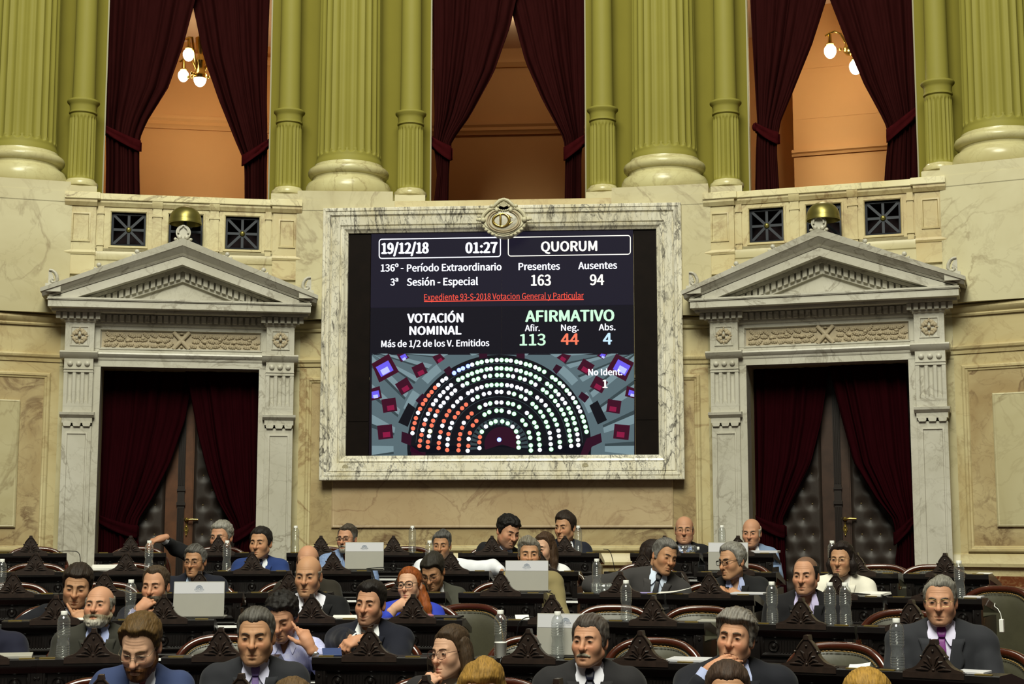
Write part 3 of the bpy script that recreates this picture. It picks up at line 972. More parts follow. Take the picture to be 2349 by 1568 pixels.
# ---------------------------------------------------------------- padded doors
M['button'] = plain('dark_brass_button', srgb(84,70,44), .5, .4)
def padded_door(k, name, woodmat):
    loc, rz = bay_frame(k)
    root = empty(name, loc, rz, kind='structure')
    y = .52
    for s in (-1, 1):
        mb = MB()
        xa, xb = sorted((s*.002, s*.76))
        mb.box(xa, xb, y, y+.05, .70, 3.45)
        xi, xj = sorted((s*.0, s*.125))
        mb.bevbox(xi+.002, xj-.002, y-.012, y, .70, 3.45, .004)
        leaf = mb.build('leaf', woodmat, root)
        mb = MB()
        nx, nz = 60, 150
        xa, xb = .135, .74
        btn = []
        for r in range(17):
            for c in range(4):
                bx, bz = .23+c*.17+(.085 if r % 2 else 0), .95+r*.145
                if bx < xb-.03: btn.append((bx, bz))
        ba = np.array(btn)
        def fn(i, j):
            x = xa+(xb-xa)*i/(nx-1)
            z = .85+(3.35-.85)*j/(nz-1)
            d = np.sqrt(((ba-np.array([x,z]))**2).sum(1)).min()
            e = min(1., min(x-xa, xb-x, z-.85, 3.35-z)/.03)
            h = .034*min(1., d/.075)**.6*max(0., e)**.5
            return (s*x, y-.004-h, z)
        mb.grid(fn, nx, nz)
        if s < 0: mb.f = [f[::-1] for f in mb.f]
        pad = mb.build('padded_panel', M['doorleather'], leaf, 80)
        mb = MB()
        for bx, bz in btn:
            mb.ball((s*bx, y-.012, bz), (.011,.009,.011), 8, 5)
        mb.build('buttons', M['button'], leaf, 60)
    mb = MB()
    mb.box(-.018, .05, y-.035, y-.01, .70, 3.45)
    for i in range(4):
        mb.tube([(-.008+i*.016,y-.037,.8),(-.008+i*.016,y-.037,2.08)], .005, 6)
        mb.tube([(-.008+i*.016,y-.037,2.3),(-.008+i*.016,y-.037,3.3)], .005, 6)
    mb.bevbox(-.026, .058, y-.05, y-.01, 2.10, 2.14, .006)
    mb.bevbox(-.024, .056, y-.045, y-.01, 2.24, 2.27, .006)
    mb.build('astragal', M['doorblack'], root, 40)
    mb = MB()
    T = Matrix.Translation((.075, y-.02, 1.964))
    mb.lathe([(.02,0),(.022,.004),(.018,.01),(.012,.014),(.010,.045)], 16, 0, T @ Matrix.Rotation(PI/2, 4, 'X'))
    mb.tube([(0,-.045,0),(.025,-.052,0),(.05,-.05,.004),(.10,-.05,.002),(.112,-.05,.0)], [.009,.010,.011,.010,.012], 10, 0, T)
    h = mb.build('door_handle', M['gold'], root, 50)
    mb = MB()
    out = []
    for i in range(20):
        a = 2*PI*i/20
        out.append(((.017+.005*math.cos(4*a))*math.cos(a), .052*math.sin(a)))
    T = Matrix.Translation((.075, y-.02, 1.872))
    mb.prism(out, -.005, 0, 0, T)
    mb.ball((0,-.006,.02), (.008,.006,.012), 8, 6, 0, T)
    mb.ball((0,-.006,-.02), (.006,.005,.014), 8, 6, 0, T)
    mb.ball((0,-.006,.058), (.006,.005,.009), 8, 6, 0, T)
    mb.ball((0,-.006,-.058), (.006,.005,.009), 8, 6, 0, T)
    mb.build('key_plate', M['gold'], root, 50)
padded_door(-1, 'door_1', M['doorwood'])
padded_door(1, 'door_2', plain('dark_walnut_wood', srgb(58,40,30), .4, noise=.25, nscale=9))
for k in (-1, 1):
    loc, rz = bay_frame(k)
    r_ = empty('trim_%d' % (2 if k < 0 else 3), loc, rz, kind='structure')
    mb = MB()
    mb.box(-.80, -.76, .15, .60, .70, 3.45)
    mb.box(.76, .80, .15, .60, .70, 3.45)
    mb.box(-.80, .80, .15, .60, 3.42, 3.47)
    mb.box(-.80, .80, .58, .62, .70, 3.47)
    mb.build('door_reveal', M['doorblack'], r_)

# ---------------------------------------------------------------- the loges behind the upper openings
for k, nm in ((-1,'wall_left'),(0,'wall_back'),(1,'wall_right')):
    loc, rz = bay_frame(k)
    root = empty(nm, loc, rz, kind='structure')
    mb = MB()
    yb = 3.5
    mb.box(-1.62, 1.62, yb, yb+.1, 4.3, 7.8)
    mb.box(-1.62, -1.52, 1.0, yb, 4.3, 7.8)
    mb.box(1.52, 1.62, 1.0, yb, 4.3, 7.8)
    if k < 1:
        mb.profile_x([(yb,6.70),(yb-.03,6.70),(yb-.04,6.73),(yb-.06,6.75),(yb-.05,6.79),(yb-.07,6.82),(yb-.07,6.86),(yb,6.87)][::-1], -1.52, 1.52)
        mb.profile_x([(yb,7.55),(yb-.04,7.55),(yb-.08,7.60),(yb-.08,7.64),(yb,7.66)][::-1], -1.52, 1.52)
    else:
        # a partition nearer the chamber, with its own rail
        mb.box(-.62, 1.60, 2.6, 2.7, 4.3, 7.8)
        yq = 2.6
        mb.profile_x([(yq,6.05),(yq-.02,6.05),(yq-.03,6.075),(yq-.05,6.09),(yq-.05,6.12),(yq,6.13)][::-1], -.64, 1.6)
        mb.box(-.62, 1.6, yq-.004, yq, 6.48, 6.484)
        mb.box(-.62, 1.6, yq-.012, yq, 7.06, 7.075)
    mb.build('loge_wall', M['loge'], root, 30)
    mb = MB()
    mb.box(-1.62, 1.62, 1.0, yb+.1, 7.8, 7.9)
    mb.box(-1.62, 1.62, .74, 1.02, 8.3, 9.4) if 0 else None
    mb.build('loge_ceiling', M['logeceil'], root)
    mb = MB()
    mb.box(-1.62, 1.62, .16, yb+.1, 4.2, 4.42)
    mb.build('loge_floor', M['carpet'], root)
    mb = MB()
    mb.box(-.80, .80, .30, .36, 5.02, 5.16)
    mb.box(-1.05, 1.05, .26, .31, 4.42, 5.05)
    mb.build('ledge_padding', plain('dark_plum_velvet', srgb(30,12,18), .9), root)

_d = bpy.data.lights.new('loge_fill_light', 'POINT')  # added fill that brightens the dark central loge; no fixture there
_d.energy = 9; _d.color = (1.0, .84, .62); _d.shadow_soft_size = .2
_o = bpy.data.objects.new('loge_fill_light', _d); COL.objects.link(_o)
_o.location = (.0, R0+2.2, 7.6)
def chandelier(k, x, y, ztop, globes, label):
    loc, rz = bay_frame(k)
    p = Matrix.Rotation(rz, 4, 'Z') @ Vector((x, y, 0))
    root = empty('chandelier', (loc[0]+p.x, loc[1]+p.y, 7.8), rz, label, 'chandelier')
    mb = MB()
    z0 = ztop-7.8
    mb.lathe([(.0,0),(.09,-.0),(.085,-.02),(.03,-.05),(.02,-.07)][::-1], 20)
    mb.tube([(0,0,-.03),(0,0,z0)], .012, 8)
    mb.lathe([(.0,z0-.55),(.05,z0-.53),(.075,z0-.50),(.08,z0-.46),(.06,z0-.43),(.05,z0-.38),(.055,z0-.33),(.07,z0-.30),(.045,z0-.26),(.03,z0-.22),(.05,z0-.15),(.06,z0-.08),(.065,z0-.03),(.03,z0),(.012,z0+.02)], 24)
    mb.build('stem', M['gold'], root, 50)
    for gx, gy, gz, r in globes:
        d = math.hypot(gx, gy)
        mb = MB()
        if d > .02:
            ux, uy = gx/d, gy/d
            pts = [(ux*.05,uy*.05,z0-.40),(ux*d*.45,uy*d*.45,z0-.30),(ux*d*.75,uy*d*.75,gz-7.8+r+.15),(gx,gy,gz-7.8+r+.13),(gx+ux*.05,gy+uy*.05,gz-7.8+r+.10)]
            mb.tube(pts, [.014,.013,.014,.015,.012], 8)
            for t in (.3, .5, .7):
                mb.ball((gx*t, gy*t, z0-.47), (.016,.016,.022), 8, 6)
            mb.tube([(gx,gy,gz-7.8+r+.13),(gx,gy,gz-7.8+r)], [.016,.024], 10)
        mb.lathe([(.0,r*1.22),(r*.6,r*1.2),(r*.78,r*.98),(r*.7,r*.9)], 18, 0, Matrix.Translation((gx,gy,gz-7.8)))
        arm = mb.build('arm', M['gold'], root, 50)
        mb = MB()
        prof = [(0,-1.35*r)]+[(r*math.cos(t)*(1 if t > 0 else 1), (1.35 if t < 0 else 1.0)*r*math.sin(t)) for t in [(-.5+i/14)*PI for i in range(1,13)]]+[(r*.55,r*.92)]
        mb.lathe(prof, 24, 0, Matrix.Translation((gx,gy,gz-7.8)))
        mb.build('lamp_globe', M['globe'], arm, 60)
    d = bpy.data.lights.new('chandelier_light', 'POINT')
    d.energy = 36 if k < 0 else 34; d.color = (1.0, .88, .64); d.shadow_soft_size = .12
    lo_ = bpy.data.objects.new('chandelier_light', d)
    COL.objects.link(lo_)
    lo_.parent = root
    lo_.location = (0 if k < 0 else -.30, -.0 if k < 0 else -.55, z0-.95)
M['globe'] = glow('lit_opal_glass', (1.0,.86,.66,1), 9.0)
chandelier(-1, .035, 2.2, 7.46, [(-.13,-.12,7.20,.062),(-.19,.10,7.02,.060),(.0,.0,6.96,.072),(.19,.06,7.03,.062)], 'brass chandelier with four lit opal globes in the loge at left')
chandelier(1, .10, 2.0, 7.52, [(-.21,-.05,7.04,.066),(.05,.02,6.86,.07),(.25,-.05,7.04,.062)], 'brass chandelier with lit opal globes half hidden in the loge at right')
# ================================================================ MARBLE FRAME AND VIDEO WALL
LOC0, RZ0 = bay_frame(0)
def plane_xz(px, py, w=0.058):
    """the photograph's pixel on the wall plane of the middle bay"""
    d = _fw*F_PX+_r*(px-IMG_W/2)-_up*(py-IMG_H/2)
    k = (R0-w-CAM.y)/d.y
    p = CAM+d*k
    return p.x, p.z

import os
FONT = None
try:
    _p = os.path.join(bpy.utils.system_resource('DATAFILES'), 'fonts', 'Noto Sans CJK Regular.woff2')
    if os.path.exists(_p): FONT = bpy.data.fonts.load(_p)      # the plain sans face that ships with Blender
except Exception:
    FONT = None
CAPS = {}
def cap_height():
    if 'h' not in CAPS:
        cu = bpy.data.curves.new('probe', 'FONT'); cu.body = 'H'; cu.size = 1.0
        if FONT: cu.font = FONT
        o = bpy.data.objects.new('probe', cu); COL.objects.link(o)
        dg = bpy.context.evaluated_depsgraph_get()
        me = bpy.data.meshes.new_from_object(o.evaluated_get(dg))
        CAPS['h'] = max(v.co.y for v in me.vertices)
        bpy.data.objects.remove(o); bpy.data.curves.remove(cu); bpy.data.meshes.remove(me)
    return CAPS['h']
def text_mesh(name, body, mat, parent, x0, z0, x1, cap, y, bold=0.012, depth=.0015, spacing=1.0):
    """lettering whose capitals are cap high, baseline z0, running from x0 to x1"""
    cu = bpy.data.curves.new(name, 'FONT')
    cu.body = body
    cu.size = 1.0
    if FONT: cu.font = FONT
    cu.resolution_u = 3
    cu.space_character = spacing
    o = bpy.data.objects.new(name, cu)
    COL.objects.link(o)
    dg = bpy.context.evaluated_depsgraph_get()
    me = bpy.data.meshes.new_from_object(o.evaluated_get(dg))
    bpy.data.objects.remove(o)
    bpy.data.curves.remove(cu)
    n = len(me.vertices)
    co = np.empty(n*3); me.vertices.foreach_get('co', co); co = co.reshape(-1, 3)
    lo, hi = co[:,0].min(), co[:,0].max()
    CAPH = cap_height()
    out = np.zeros_like(co)
    out[:,0] = x0+(co[:,0]-lo)*(x1-x0)/(hi-lo)
    out[:,2] = z0+co[:,1]*cap/CAPH
    out[:,1] = y
    me.vertices.foreach_set('co', out.ravel())
    if bold > 0:
        # heavier strokes: the same letters laid side by side a hair apart
        b_ = bold*cap*2.6
        base = out.copy()
        faces = [tuple(p.vertices) for p in me.polygons]
        allv, allf = [], []
        for k_, (dx, dz) in enumerate(((-b_,0),(b_,0),(0,-b_*.6),(0,b_*.6),(0,0))):
            q = base.copy(); q[:,0] += dx; q[:,2] += dz; q[:,1] -= .00004*k_
            allv.append(q); allf += [tuple(i+k_*n for i in f) for f in faces]
        bpy.data.meshes.remove(me)
        me = bpy.data.meshes.new(name)
        me.from_pydata(np.concatenate(allv).tolist(), [], allf)
        depth = 0
    me.materials.clear(); me.materials.append(mat)
    me.update()
    return link(name, me, parent, depth)

frame = empty('marble_frame', LOC0, RZ0, 'big cream marble frame with black veins around the voting screen', 'frame')
mb = MB()
mb.frame((-1.757,1.753,2.337,5.012), [(0,.04),(0,-.155),(.006,-.16),(.03,-.16),(.034,-.148),(.04,-.148),(.046,-.158),(.07,-.152),(.078,-.135),(.084,-.128),(.09,-.14),(.165,-.118),(.172,-.10),(.178,-.10),(.184,-.112),(.205,-.105),(.22,-.085),(.238,-.075),(.241,-.06),(.241,.03)])
mb.build('moulding', M['vein'], frame, 25)
M['engraved'] = plain('shaded_engraving_marble', srgb(190,182,152), .4)
def engraving(body, px0, px1, py0, py1):
    x0, z0 = plane_xz(px0, py1, .13)
    x1, z1 = plane_xz(px1, py0, .13)
    o = text_mesh('inscription', body, M['engraved'], frame, x0, z0, x1, z1-z0, 0, 0.0, .003)
    # lies on the sloping face of the lower member
    for v in o.data.vertices:
        s = v.co.z-2.337
        v.co.y = -.141+(s-.09)*(.022/.075)-.0008
    return o
def ring_mark(px, py, r):
    x, z = plane_xz(px, py, .13)
    mb = MB()
    mb.lathe([(r-.006,0),(r,0),(r,.003),(r-.006,.003)], 28, 0, Matrix.Translation((x,-.1305,z)) @ Matrix.Rotation(PI/2+.28, 4, 'X'))
    return mb, x, z
def text_try(*a):
    o = engraving(*a)
    return o
engraving('ALFREDO I. PARATE', 833, 962, 1063.5, 1075.5)
engraving('SIEMENS & HALSKE A.G.', 1361, 1524, 1061, 1072.5)
for px, py, kind in ((792, 1071.5, 0), (1342.5, 1068, 1)):
    mb, x, z = ring_mark(px, py, .030)
    if kind == 0:
        for a, b in (((-.015,-.012),(-.006,.016)),((-.006,.016),(.008,-.012)),((.008,-.012),(.016,.014))):
            mb.tube([(x+a[0],-.134-.28*-a[1]*.0,z+a[1]),(x+b[0],-.134,z+b[1])], .0025, 5)
    else:
        for i in range(5):
            a = 2*PI*i/5
            mb.tube([(x,-.134,z),(x+.02*math.cos(a),-.134,z+.02*math.sin(a))], .0025, 5)
    mb.build('round_mark', M['engraved'], frame, 40)

# cartouche with monogram
cx, cz = .036, 4.852
mb = MB()
out = []
for i in range(48):
    a = 2*PI*i/48
    r = 1+.05*math.cos(4*a)
    out.append((cx+.212*r*math.cos(a), cz-.005+.150*r*math.sin(a)))
mb.prism(out, -.215, -.05)
inn = [(cx+.9*(x-cx), cz-.005+.9*(z-cz+.005)) for x, z in out]
mb.prism(inn, -.225, -.05)
# crest over it
mb.prism([(cx-.10,cz+.10),(cx+.10,cz+.10),(cx+.085,cz+.15),(cx+.045,cz+.185),(cx,cz+.208),(cx-.045,cz+.185),(cx-.085,cz+.15)], -.225, -.05)
for s in (-1, 1):
    mb.tube([(cx+s*.0,-.23,cz+.205),(cx+s*.04,-.235,cz+.19),(cx+s*.075,-.235,cz+.158),(cx+s*.095,-.23,cz+.137),(cx+s*.115,-.225,cz+.128)], [.014,.017,.017,.015,.012], 8)
    mb.ball((cx+s*.118,-.23,cz+.135), (.022,.022,.02), 10, 7)
    mb.tube([(cx+s*.10,-.225,cz+.118),(cx+s*.15,-.23,cz+.10),(cx+s*.19,-.235,cz+.06),(cx+s*.212,-.23,cz+.015)], [.013,.017,.018,.016], 8)
    mb.ball((cx+s*.20,-.232,cz+.0), (.026,.024,.026), 10, 7)
    mb.ball((cx+s*.068,-.235,cz+.098), (.02,.02,.024), 10, 7)
    mb.ball((cx+s*.052,-.235,cz+.135), (.013,.014,.013), 8, 6)
    mb.lathe([(.0,-.02),(.016,-.014),(.021,0),(.016,.014),(.012,.018),(.016,.024),(.012,.034),(.004,.038),(0,.04)], 12, 0, Matrix.Translation((cx+s*.235,-.2,cz+.01)) @ Matrix.Rotation(s*PI/2, 4, 'Y'))
    for t in range(5):
        a = -.35-t*.22
        mb.ball((cx+s*.205*math.cos(a),-.205,cz-.012+.145*math.sin(a)), (.02,.016,.016), 8, 5)
for i in range(7):
    a = PI*(.14+.72*i/6)
    mb.tube([(cx,-.226,cz+.128),(cx+.05*math.cos(a),-.236,cz+.128+.048*math.sin(a))], [.005,.009], 6)
for i in range(9):
    a = PI+PI*i/8
    mb.ball((cx+.055*math.cos(a),-.232,cz+.112+.02*math.sin(a)), (.010,.010,.009), 7, 5)
cart = mb.build('cartouche', plain('carved_grey_stone', srgb(196,190,160), .5, noise=.08, nscale=20), frame, 45)
mb = MB()
rnd = random.Random(5)
for i in range(72):
    a = PI*.30-(PI*1.6)*0+(2*PI)*i/72
    if PI*.36 < a % (2*PI) < PI*.64: continue
    for q in (-1, 1):
        rx, rz_ = .152+q*.010, .108+q*.009
        T = Matrix.Translation((cx+rx*math.cos(a), -.232, cz-.008+rz_*math.sin(a))) @ Matrix.Rotation(-(a+PI/2)+q*.55, 4, 'Y')
        mb.ball((0,0,0), (.013,.009,.0055), 7, 5, 0, T)
mb.build('laurel_wreath', M['carved'], cart, 50)
mb = MB()
mb.ball((cx, -.222, cz-.008), (.135,.012,.095), 32, 10)
mb.build('oval_field', M['grey'], cart, 60)
mb = MB()
def ribbon(pts, w, y=-.238):
    mb.tube([(cx+x, y, cz-.006+z) for x, z in pts], w, 8, flat=.6, upv=(0,0,1))
# the letter C, wide and pointed, and the letter D across it
arc = [(-.012+.092*math.cos(t), .062*math.sin(t)) for t in [PI*.20+PI*1.6*i/24 for i in range(25)]]
ribbon(arc, [.003+.010*math.sin(PI*i/24) for i in range(25)])
ribbon([(.062,.036),(.085,.022)], [.004,.002])
ribbon([(.060,-.034),(.092,-.014)], [.006,.001])
ribbon([(-.032,.062),(-.030,.03),(-.030,-.03),(-.034,-.058)], [.007,.010,.010,.006], -.243)
darc = [(-.03+.085*math.cos(t), .068*math.sin(t)) for t in [-PI/2+PI*i/18 for i in range(19)]]
ribbon(darc, [.004+.011*math.sin(PI*i/18) for i in range(19)], -.240)
mb.build('monogram', M['gold'], cart, 60)

# ---------------------------------------------------------------- video wall
vw = empty('video_wall', (0, R0-.045, 0), 0.0, 'large video wall showing the vote count and a seat map inside the marble frame', 'screen')
mb = MB()
mb.box(-1.525, -1.296, -.004, .045, 2.54, 4.79)
mb.box(1.294, 1.535, -.004, .045, 2.54, 4.79)
mb.box(-1.52, 1.53, -.004, .03, 4.762, 4.785)
mb.box(-1.50, -1.30, -.009, 0, 2.58, 2.905)
mb.box(-1.50, -1.30, -.009, 0, 2.912, 4.76)
mb.box(1.30, 1.515, -.009, 0, 2.58, 2.905)
mb.box(1.30, 1.515, -.009, 0, 2.912, 4.76)
mb.build('side_boards', M['darkpanel'], vw)
E_bg1 = glow('screen_navy', (.0150,.0130,.0250,1), 1.0)
E_bg2 = glow('screen_dark_navy', (.0085,.0075,.0130,1), 1.0)
E_dim = glow('screen_picture_dark', (.010,.006,.010,1), 1.0)
E_white = glow('screen_white', (.90,.92,1.0,1), 1.25)
E_warm = glow('screen_warm_white', (1.0,.98,.86,1), 1.2)
E_green = glow('screen_pale_green', (.80,1.0,.86,1), 1.15)
E_gtxt = glow('screen_green_text', (.62,1.0,.70,1), 1.1)
E_red = glow('screen_red', (1.0,.10,.065,1), .95)
E_coral = glow('screen_coral', (1.0,.22,.12,1), 1.0)
E_blue = glow('screen_pale_blue', (.62,.80,1.0,1), 1.2)
E_btxt = glow('screen_blue_text', (.55,.78,1.0,1), 1.15)
E_halo = glow('screen_violet_blue', (.10,.07,.85,1), .8)
SX = (-1.292, .004, 1.290)
SZ = (2.56, 3.302, 4.03, 4.768)
for i in range(2):
    for j in range(3):
        mb = MB()
        mb.box(SX[i]+.002, SX[i+1]-.002, -.012, .02, SZ[j]+.002, SZ[j+1]-.002)
        mb.build('display_panel', E_dim if j == 0 else (E_bg2 if j == 1 else E_bg1), vw)

def line(body, px0, px1, ytop, ybase, mat, bold=.02, halo=None):
    x0, z0 = plane_xz(px0, ybase)
    x1, z1 = plane_xz(px1, ybase)
    cap = plane_xz((px0+px1)/2, ytop)[1]-(z0+z1)/2
    zb = (z0+z1)/2
    return text_mesh('text_line', body, mat, vw, x0, zb, x1, cap, -.0150, bold)
line('19/12/18', 876, 982, 557, 581, E_white, .026)
line('01:27', 1069, 1140, 556, 579.5, E_white, .026)
line('QUORUM', 1242, 1369, 553.5, 575.5, E_warm, .02)
line('136º -', 874, 925, 606, 622, E_white, .016)
line('Período Extraordinario', 934, 1150, 605, 621, E_white, .016)
line('3ª', 896, 913, 639, 654.5, E_white, .016)
line('Sesión - Especial', 934, 1096, 637.5, 654, E_white, .016)
line('Presentes', 1190, 1284, 602.5, 618.5, E_white, .016)
line('Ausentes', 1327, 1415, 600.5, 616.5, E_white, .016)
line('163', 1219, 1263, 630.5, 654.5, E_warm, .016)
line('94', 1354, 1385, 629.5, 653, E_warm, .016)
line('Expediente 93-S-2018 Votacion General y Particular', 973, 1339, 672.5, 686.6, E_red, .004)
line('VOTACIÓN', 935, 1062, 719, 739, E_white, .024)
line('NOMINAL', 940, 1057.5, 748, 767, E_white, .024)
line('Más de 1/2 de los V. Emitidos', 875, 1122, 780, 794.5, E_white, .016)
line('AFIRMATIVO', 1206, 1408, 711.5, 736.5, E_gtxt, .022)
line('Afir.', 1204.5, 1238, 745, 759, E_white, .014)
line('Neg.', 1287.5, 1327, 744, 758, E_white, .014)
line('Abs.', 1374, 1411.5, 743, 757, E_white, .014)
line('113', 1193, 1251, 766, 791.5, E_gtxt, .014)
line('44', 1287.5, 1327, 765, 790, E_coral, .016)
line('4', 1384, 1403, 764, 789.5, E_btxt, .016)
line('No Ident.', 1350, 1427, 846, 860, E_white, .018)
line('1', 1383, 1393, 871, 889, E_warm, .02)

def flat_poly(mb, pxs, y):
    pts = [plane_xz(a, b) for a, b in pxs]
    mb.add([(x, y, z) for x, z in pts], [tuple(range(len(pts)))])
def box_outline(px0, px1, py0, py1, mat, th=1.6, r=6):
    mb = MB()
    ring = []
    for cxp, cyp, a0 in ((px1-r,py1-r,0),(px0+r,py1-r,PI/2),(px0+r,py0+r,PI),(px1-r,py0+r,3*PI/2)):
        for i in range(5):
            a = a0+PI/2*i/4
            ring.append((cxp, cyp, math.cos(a), math.sin(a)))
    n = len(ring)
    vs = []
    for q in (r+th/2, r-th/2):
        for X, Y, c, s in ring:
            # the picture's slight slant
            sl = -.0155*(X+q*c-(px0+px1)/2)
            x, z = plane_xz(X+q*c, Y+q*s+sl)
            vs.append((x, -.0145, z))
    mb.add(vs, [(i,(i+1) % n,(i+1) % n+n,i+n) for i in range(n)])
    mb.build('outline_box', mat, vw, None, .0015)
box_outline(870, 1148, 546.5, 590.5, E_white, 2.4)
box_outline(1166, 1446, 542, 585, E_warm, 2.0)
mb = MB()
flat_poly(mb, [(973,690.2),(1339,685.6),(1339,687.6),(973,692.2)], -.0150)
mb.build('underline', E_red, vw, None, .001)

# the chamber seen from above: walls, boxes, curtains
def cr(u, v): return 840+u*.27246, 790+v*.27246
def polys(name, mat, lst, y):
    mb = MB()
    for q in lst: flat_poly(mb, [cr(min(2256, max(46, a)), min(936, max(76, b))) for a, b in q], y)
    return mb.build(name, mat, vw, None, .0008)
def quad(cx_, cy_, s, ang, asp=1.25):
    c, n = math.cos(ang), math.sin(ang)
    return [(cx_+(dx*c-dz*n)*s/2, cy_+(dx*n+dz*c)*s/2) for dx, dz in ((-1,-asp),(1,-asp),(1,asp),(-1,asp))]
def sector(r0, r1, a0, a1, n=8, c0=(1120,860), ky=1.0):
    o = []
    for r, rng in ((r0, range(n+1)), (r1, range(n,-1,-1))):
        for i in rng:
            a = a0+(a1-a0)*i/n
            o.append((c0[0]+r*math.cos(a), c0[1]-ky*r*math.sin(a)))
    return [(min(2256, max(48, x)), min(935, max(75, y))) for x, y in o]
pal = glow('screen_stone_grey', (.100,.150,.170,1), 1.0)
pal2 = glow('screen_pale_stone', (.20,.29,.32,1), 1.0)
pal3 = glow('screen_stone_shade', (.04,.062,.07,1), 1.0)
mar = glow('screen_maroon', (.05,.004,.018,1), 1.0)
pnk = glow('screen_crimson', (.26,.010,.055,1), 1.0)
vio = glow('screen_violet', (.16,.12,.90,1), 1.0)
vil = glow('screen_lilac', (.55,.60,1.0,1), 1.0)
blk = glow('screen_black', (.006,.006,.010,1), 1.0)
wine = glow('screen_wine', (.030,.004,.016,1), 1.0)
polys('picture_wall', pal, [[(48,85),(2256,85),(2258,935),(44,935)]], -.0125)
polys('picture_floor', blk, [sector(0, 775, -.10, PI+.10, 40)], -.0132)
polys('picture_lower_floor', blk, [[(372,850),(1885,850),(1885,936),(372,936)]], -.0132)
polys('picture_ring', pal2, [sector(800, 870, a, a+.20, 5) for a in (.36,.70,1.28,1.66,2.22,2.56)], -.0131)
cols, shades, maroons, crims, vios, lils, blks = [], [], [], [], [], [], []
for i in range(19):
    a = -.02+i*(PI+.04)/18
    cols.append(sector(890, 1500, a-.026, a+.026, 2))
    shades.append(sector(890, 1500, a+.026, a+.05, 2))
polys('picture_columns', pal2, [c for c in cols], -.0130)
polys('picture_shadows', pal3, shades, -.0130)
for x, y, s, a in ((450,215,105,-.45),(320,350,115,-.55),(195,510,120,-.15),(160,735,125,-.1),(610,110,80,-.6),(1665,100,90,.6),(1850,190,110,.55),(1960,335,115,.5),(2085,520,115,.15),(2150,735,130,.1)):
    maroons.append(quad(x, y, s, a, .95))
    crims.append(quad(x+(12 if x < 1100 else -8), y+22, s*.5, a, .7))
for x, y, s, a in ((150,195,165,-.5),(70,410,95,-.2),(310,95,70,-.5),(2145,185,165,.5),(2232,400,80,.2),(1985,80,60,.5)):
    maroons.append(quad(x, y, s*1.15, a, .95))
    vios.append(quad(x+6, y+8, s*.72, a, .8))
    lils.append(quad(x+10, y+26, s*.42, a, .7))
for q in ([(355,490),(415,535),(350,692),(270,655)], [(1880,512),(1948,470),(2028,635),(1950,672)]):
    blks.append(q)
wines = [[(300,730),(385,760),(370,900),(500,905),(500,935),(380,935),(375,850),(295,820)], [(1855,790),(1975,745),(1985,820),(1900,860),(1860,935),(1800,935)], [(415,470),(475,410),(520,450),(460,510)], [(650,215),(700,180),(735,225),(690,265)], [(1570,210),(1600,165),(1650,190),(1600,250)], [(1785,440),(1815,395),(1880,440),(1840,490)],
         [(950,72),(1020,72),(1020,110),(950,120)], [(1265,72),(1335,72),(1335,120),(1265,110)], sector(0, 150, -.3, PI+.3, 20, (1145,840))]
polys('picture_boxes', mar, maroons, -.0135)
polys('picture_seats', pnk, crims, -.0138)
polys('picture_windows', vio, vios, -.0138)
polys('picture_glow', vil, lils, -.0141)
polys('picture_screens', blk, blks, -.0136)
polys('picture_openings', wine, wines, -.0136)
polys('picture_tiers', pal3, [sector(r, r+4, .05, PI-.05, 30) for r in (240, 330, 420, 500, 575, 640, 700)] + [sector(185, 245, a, a+.10, 2) for a in [i*.16-.05 for i in range(21)]], -.0134)

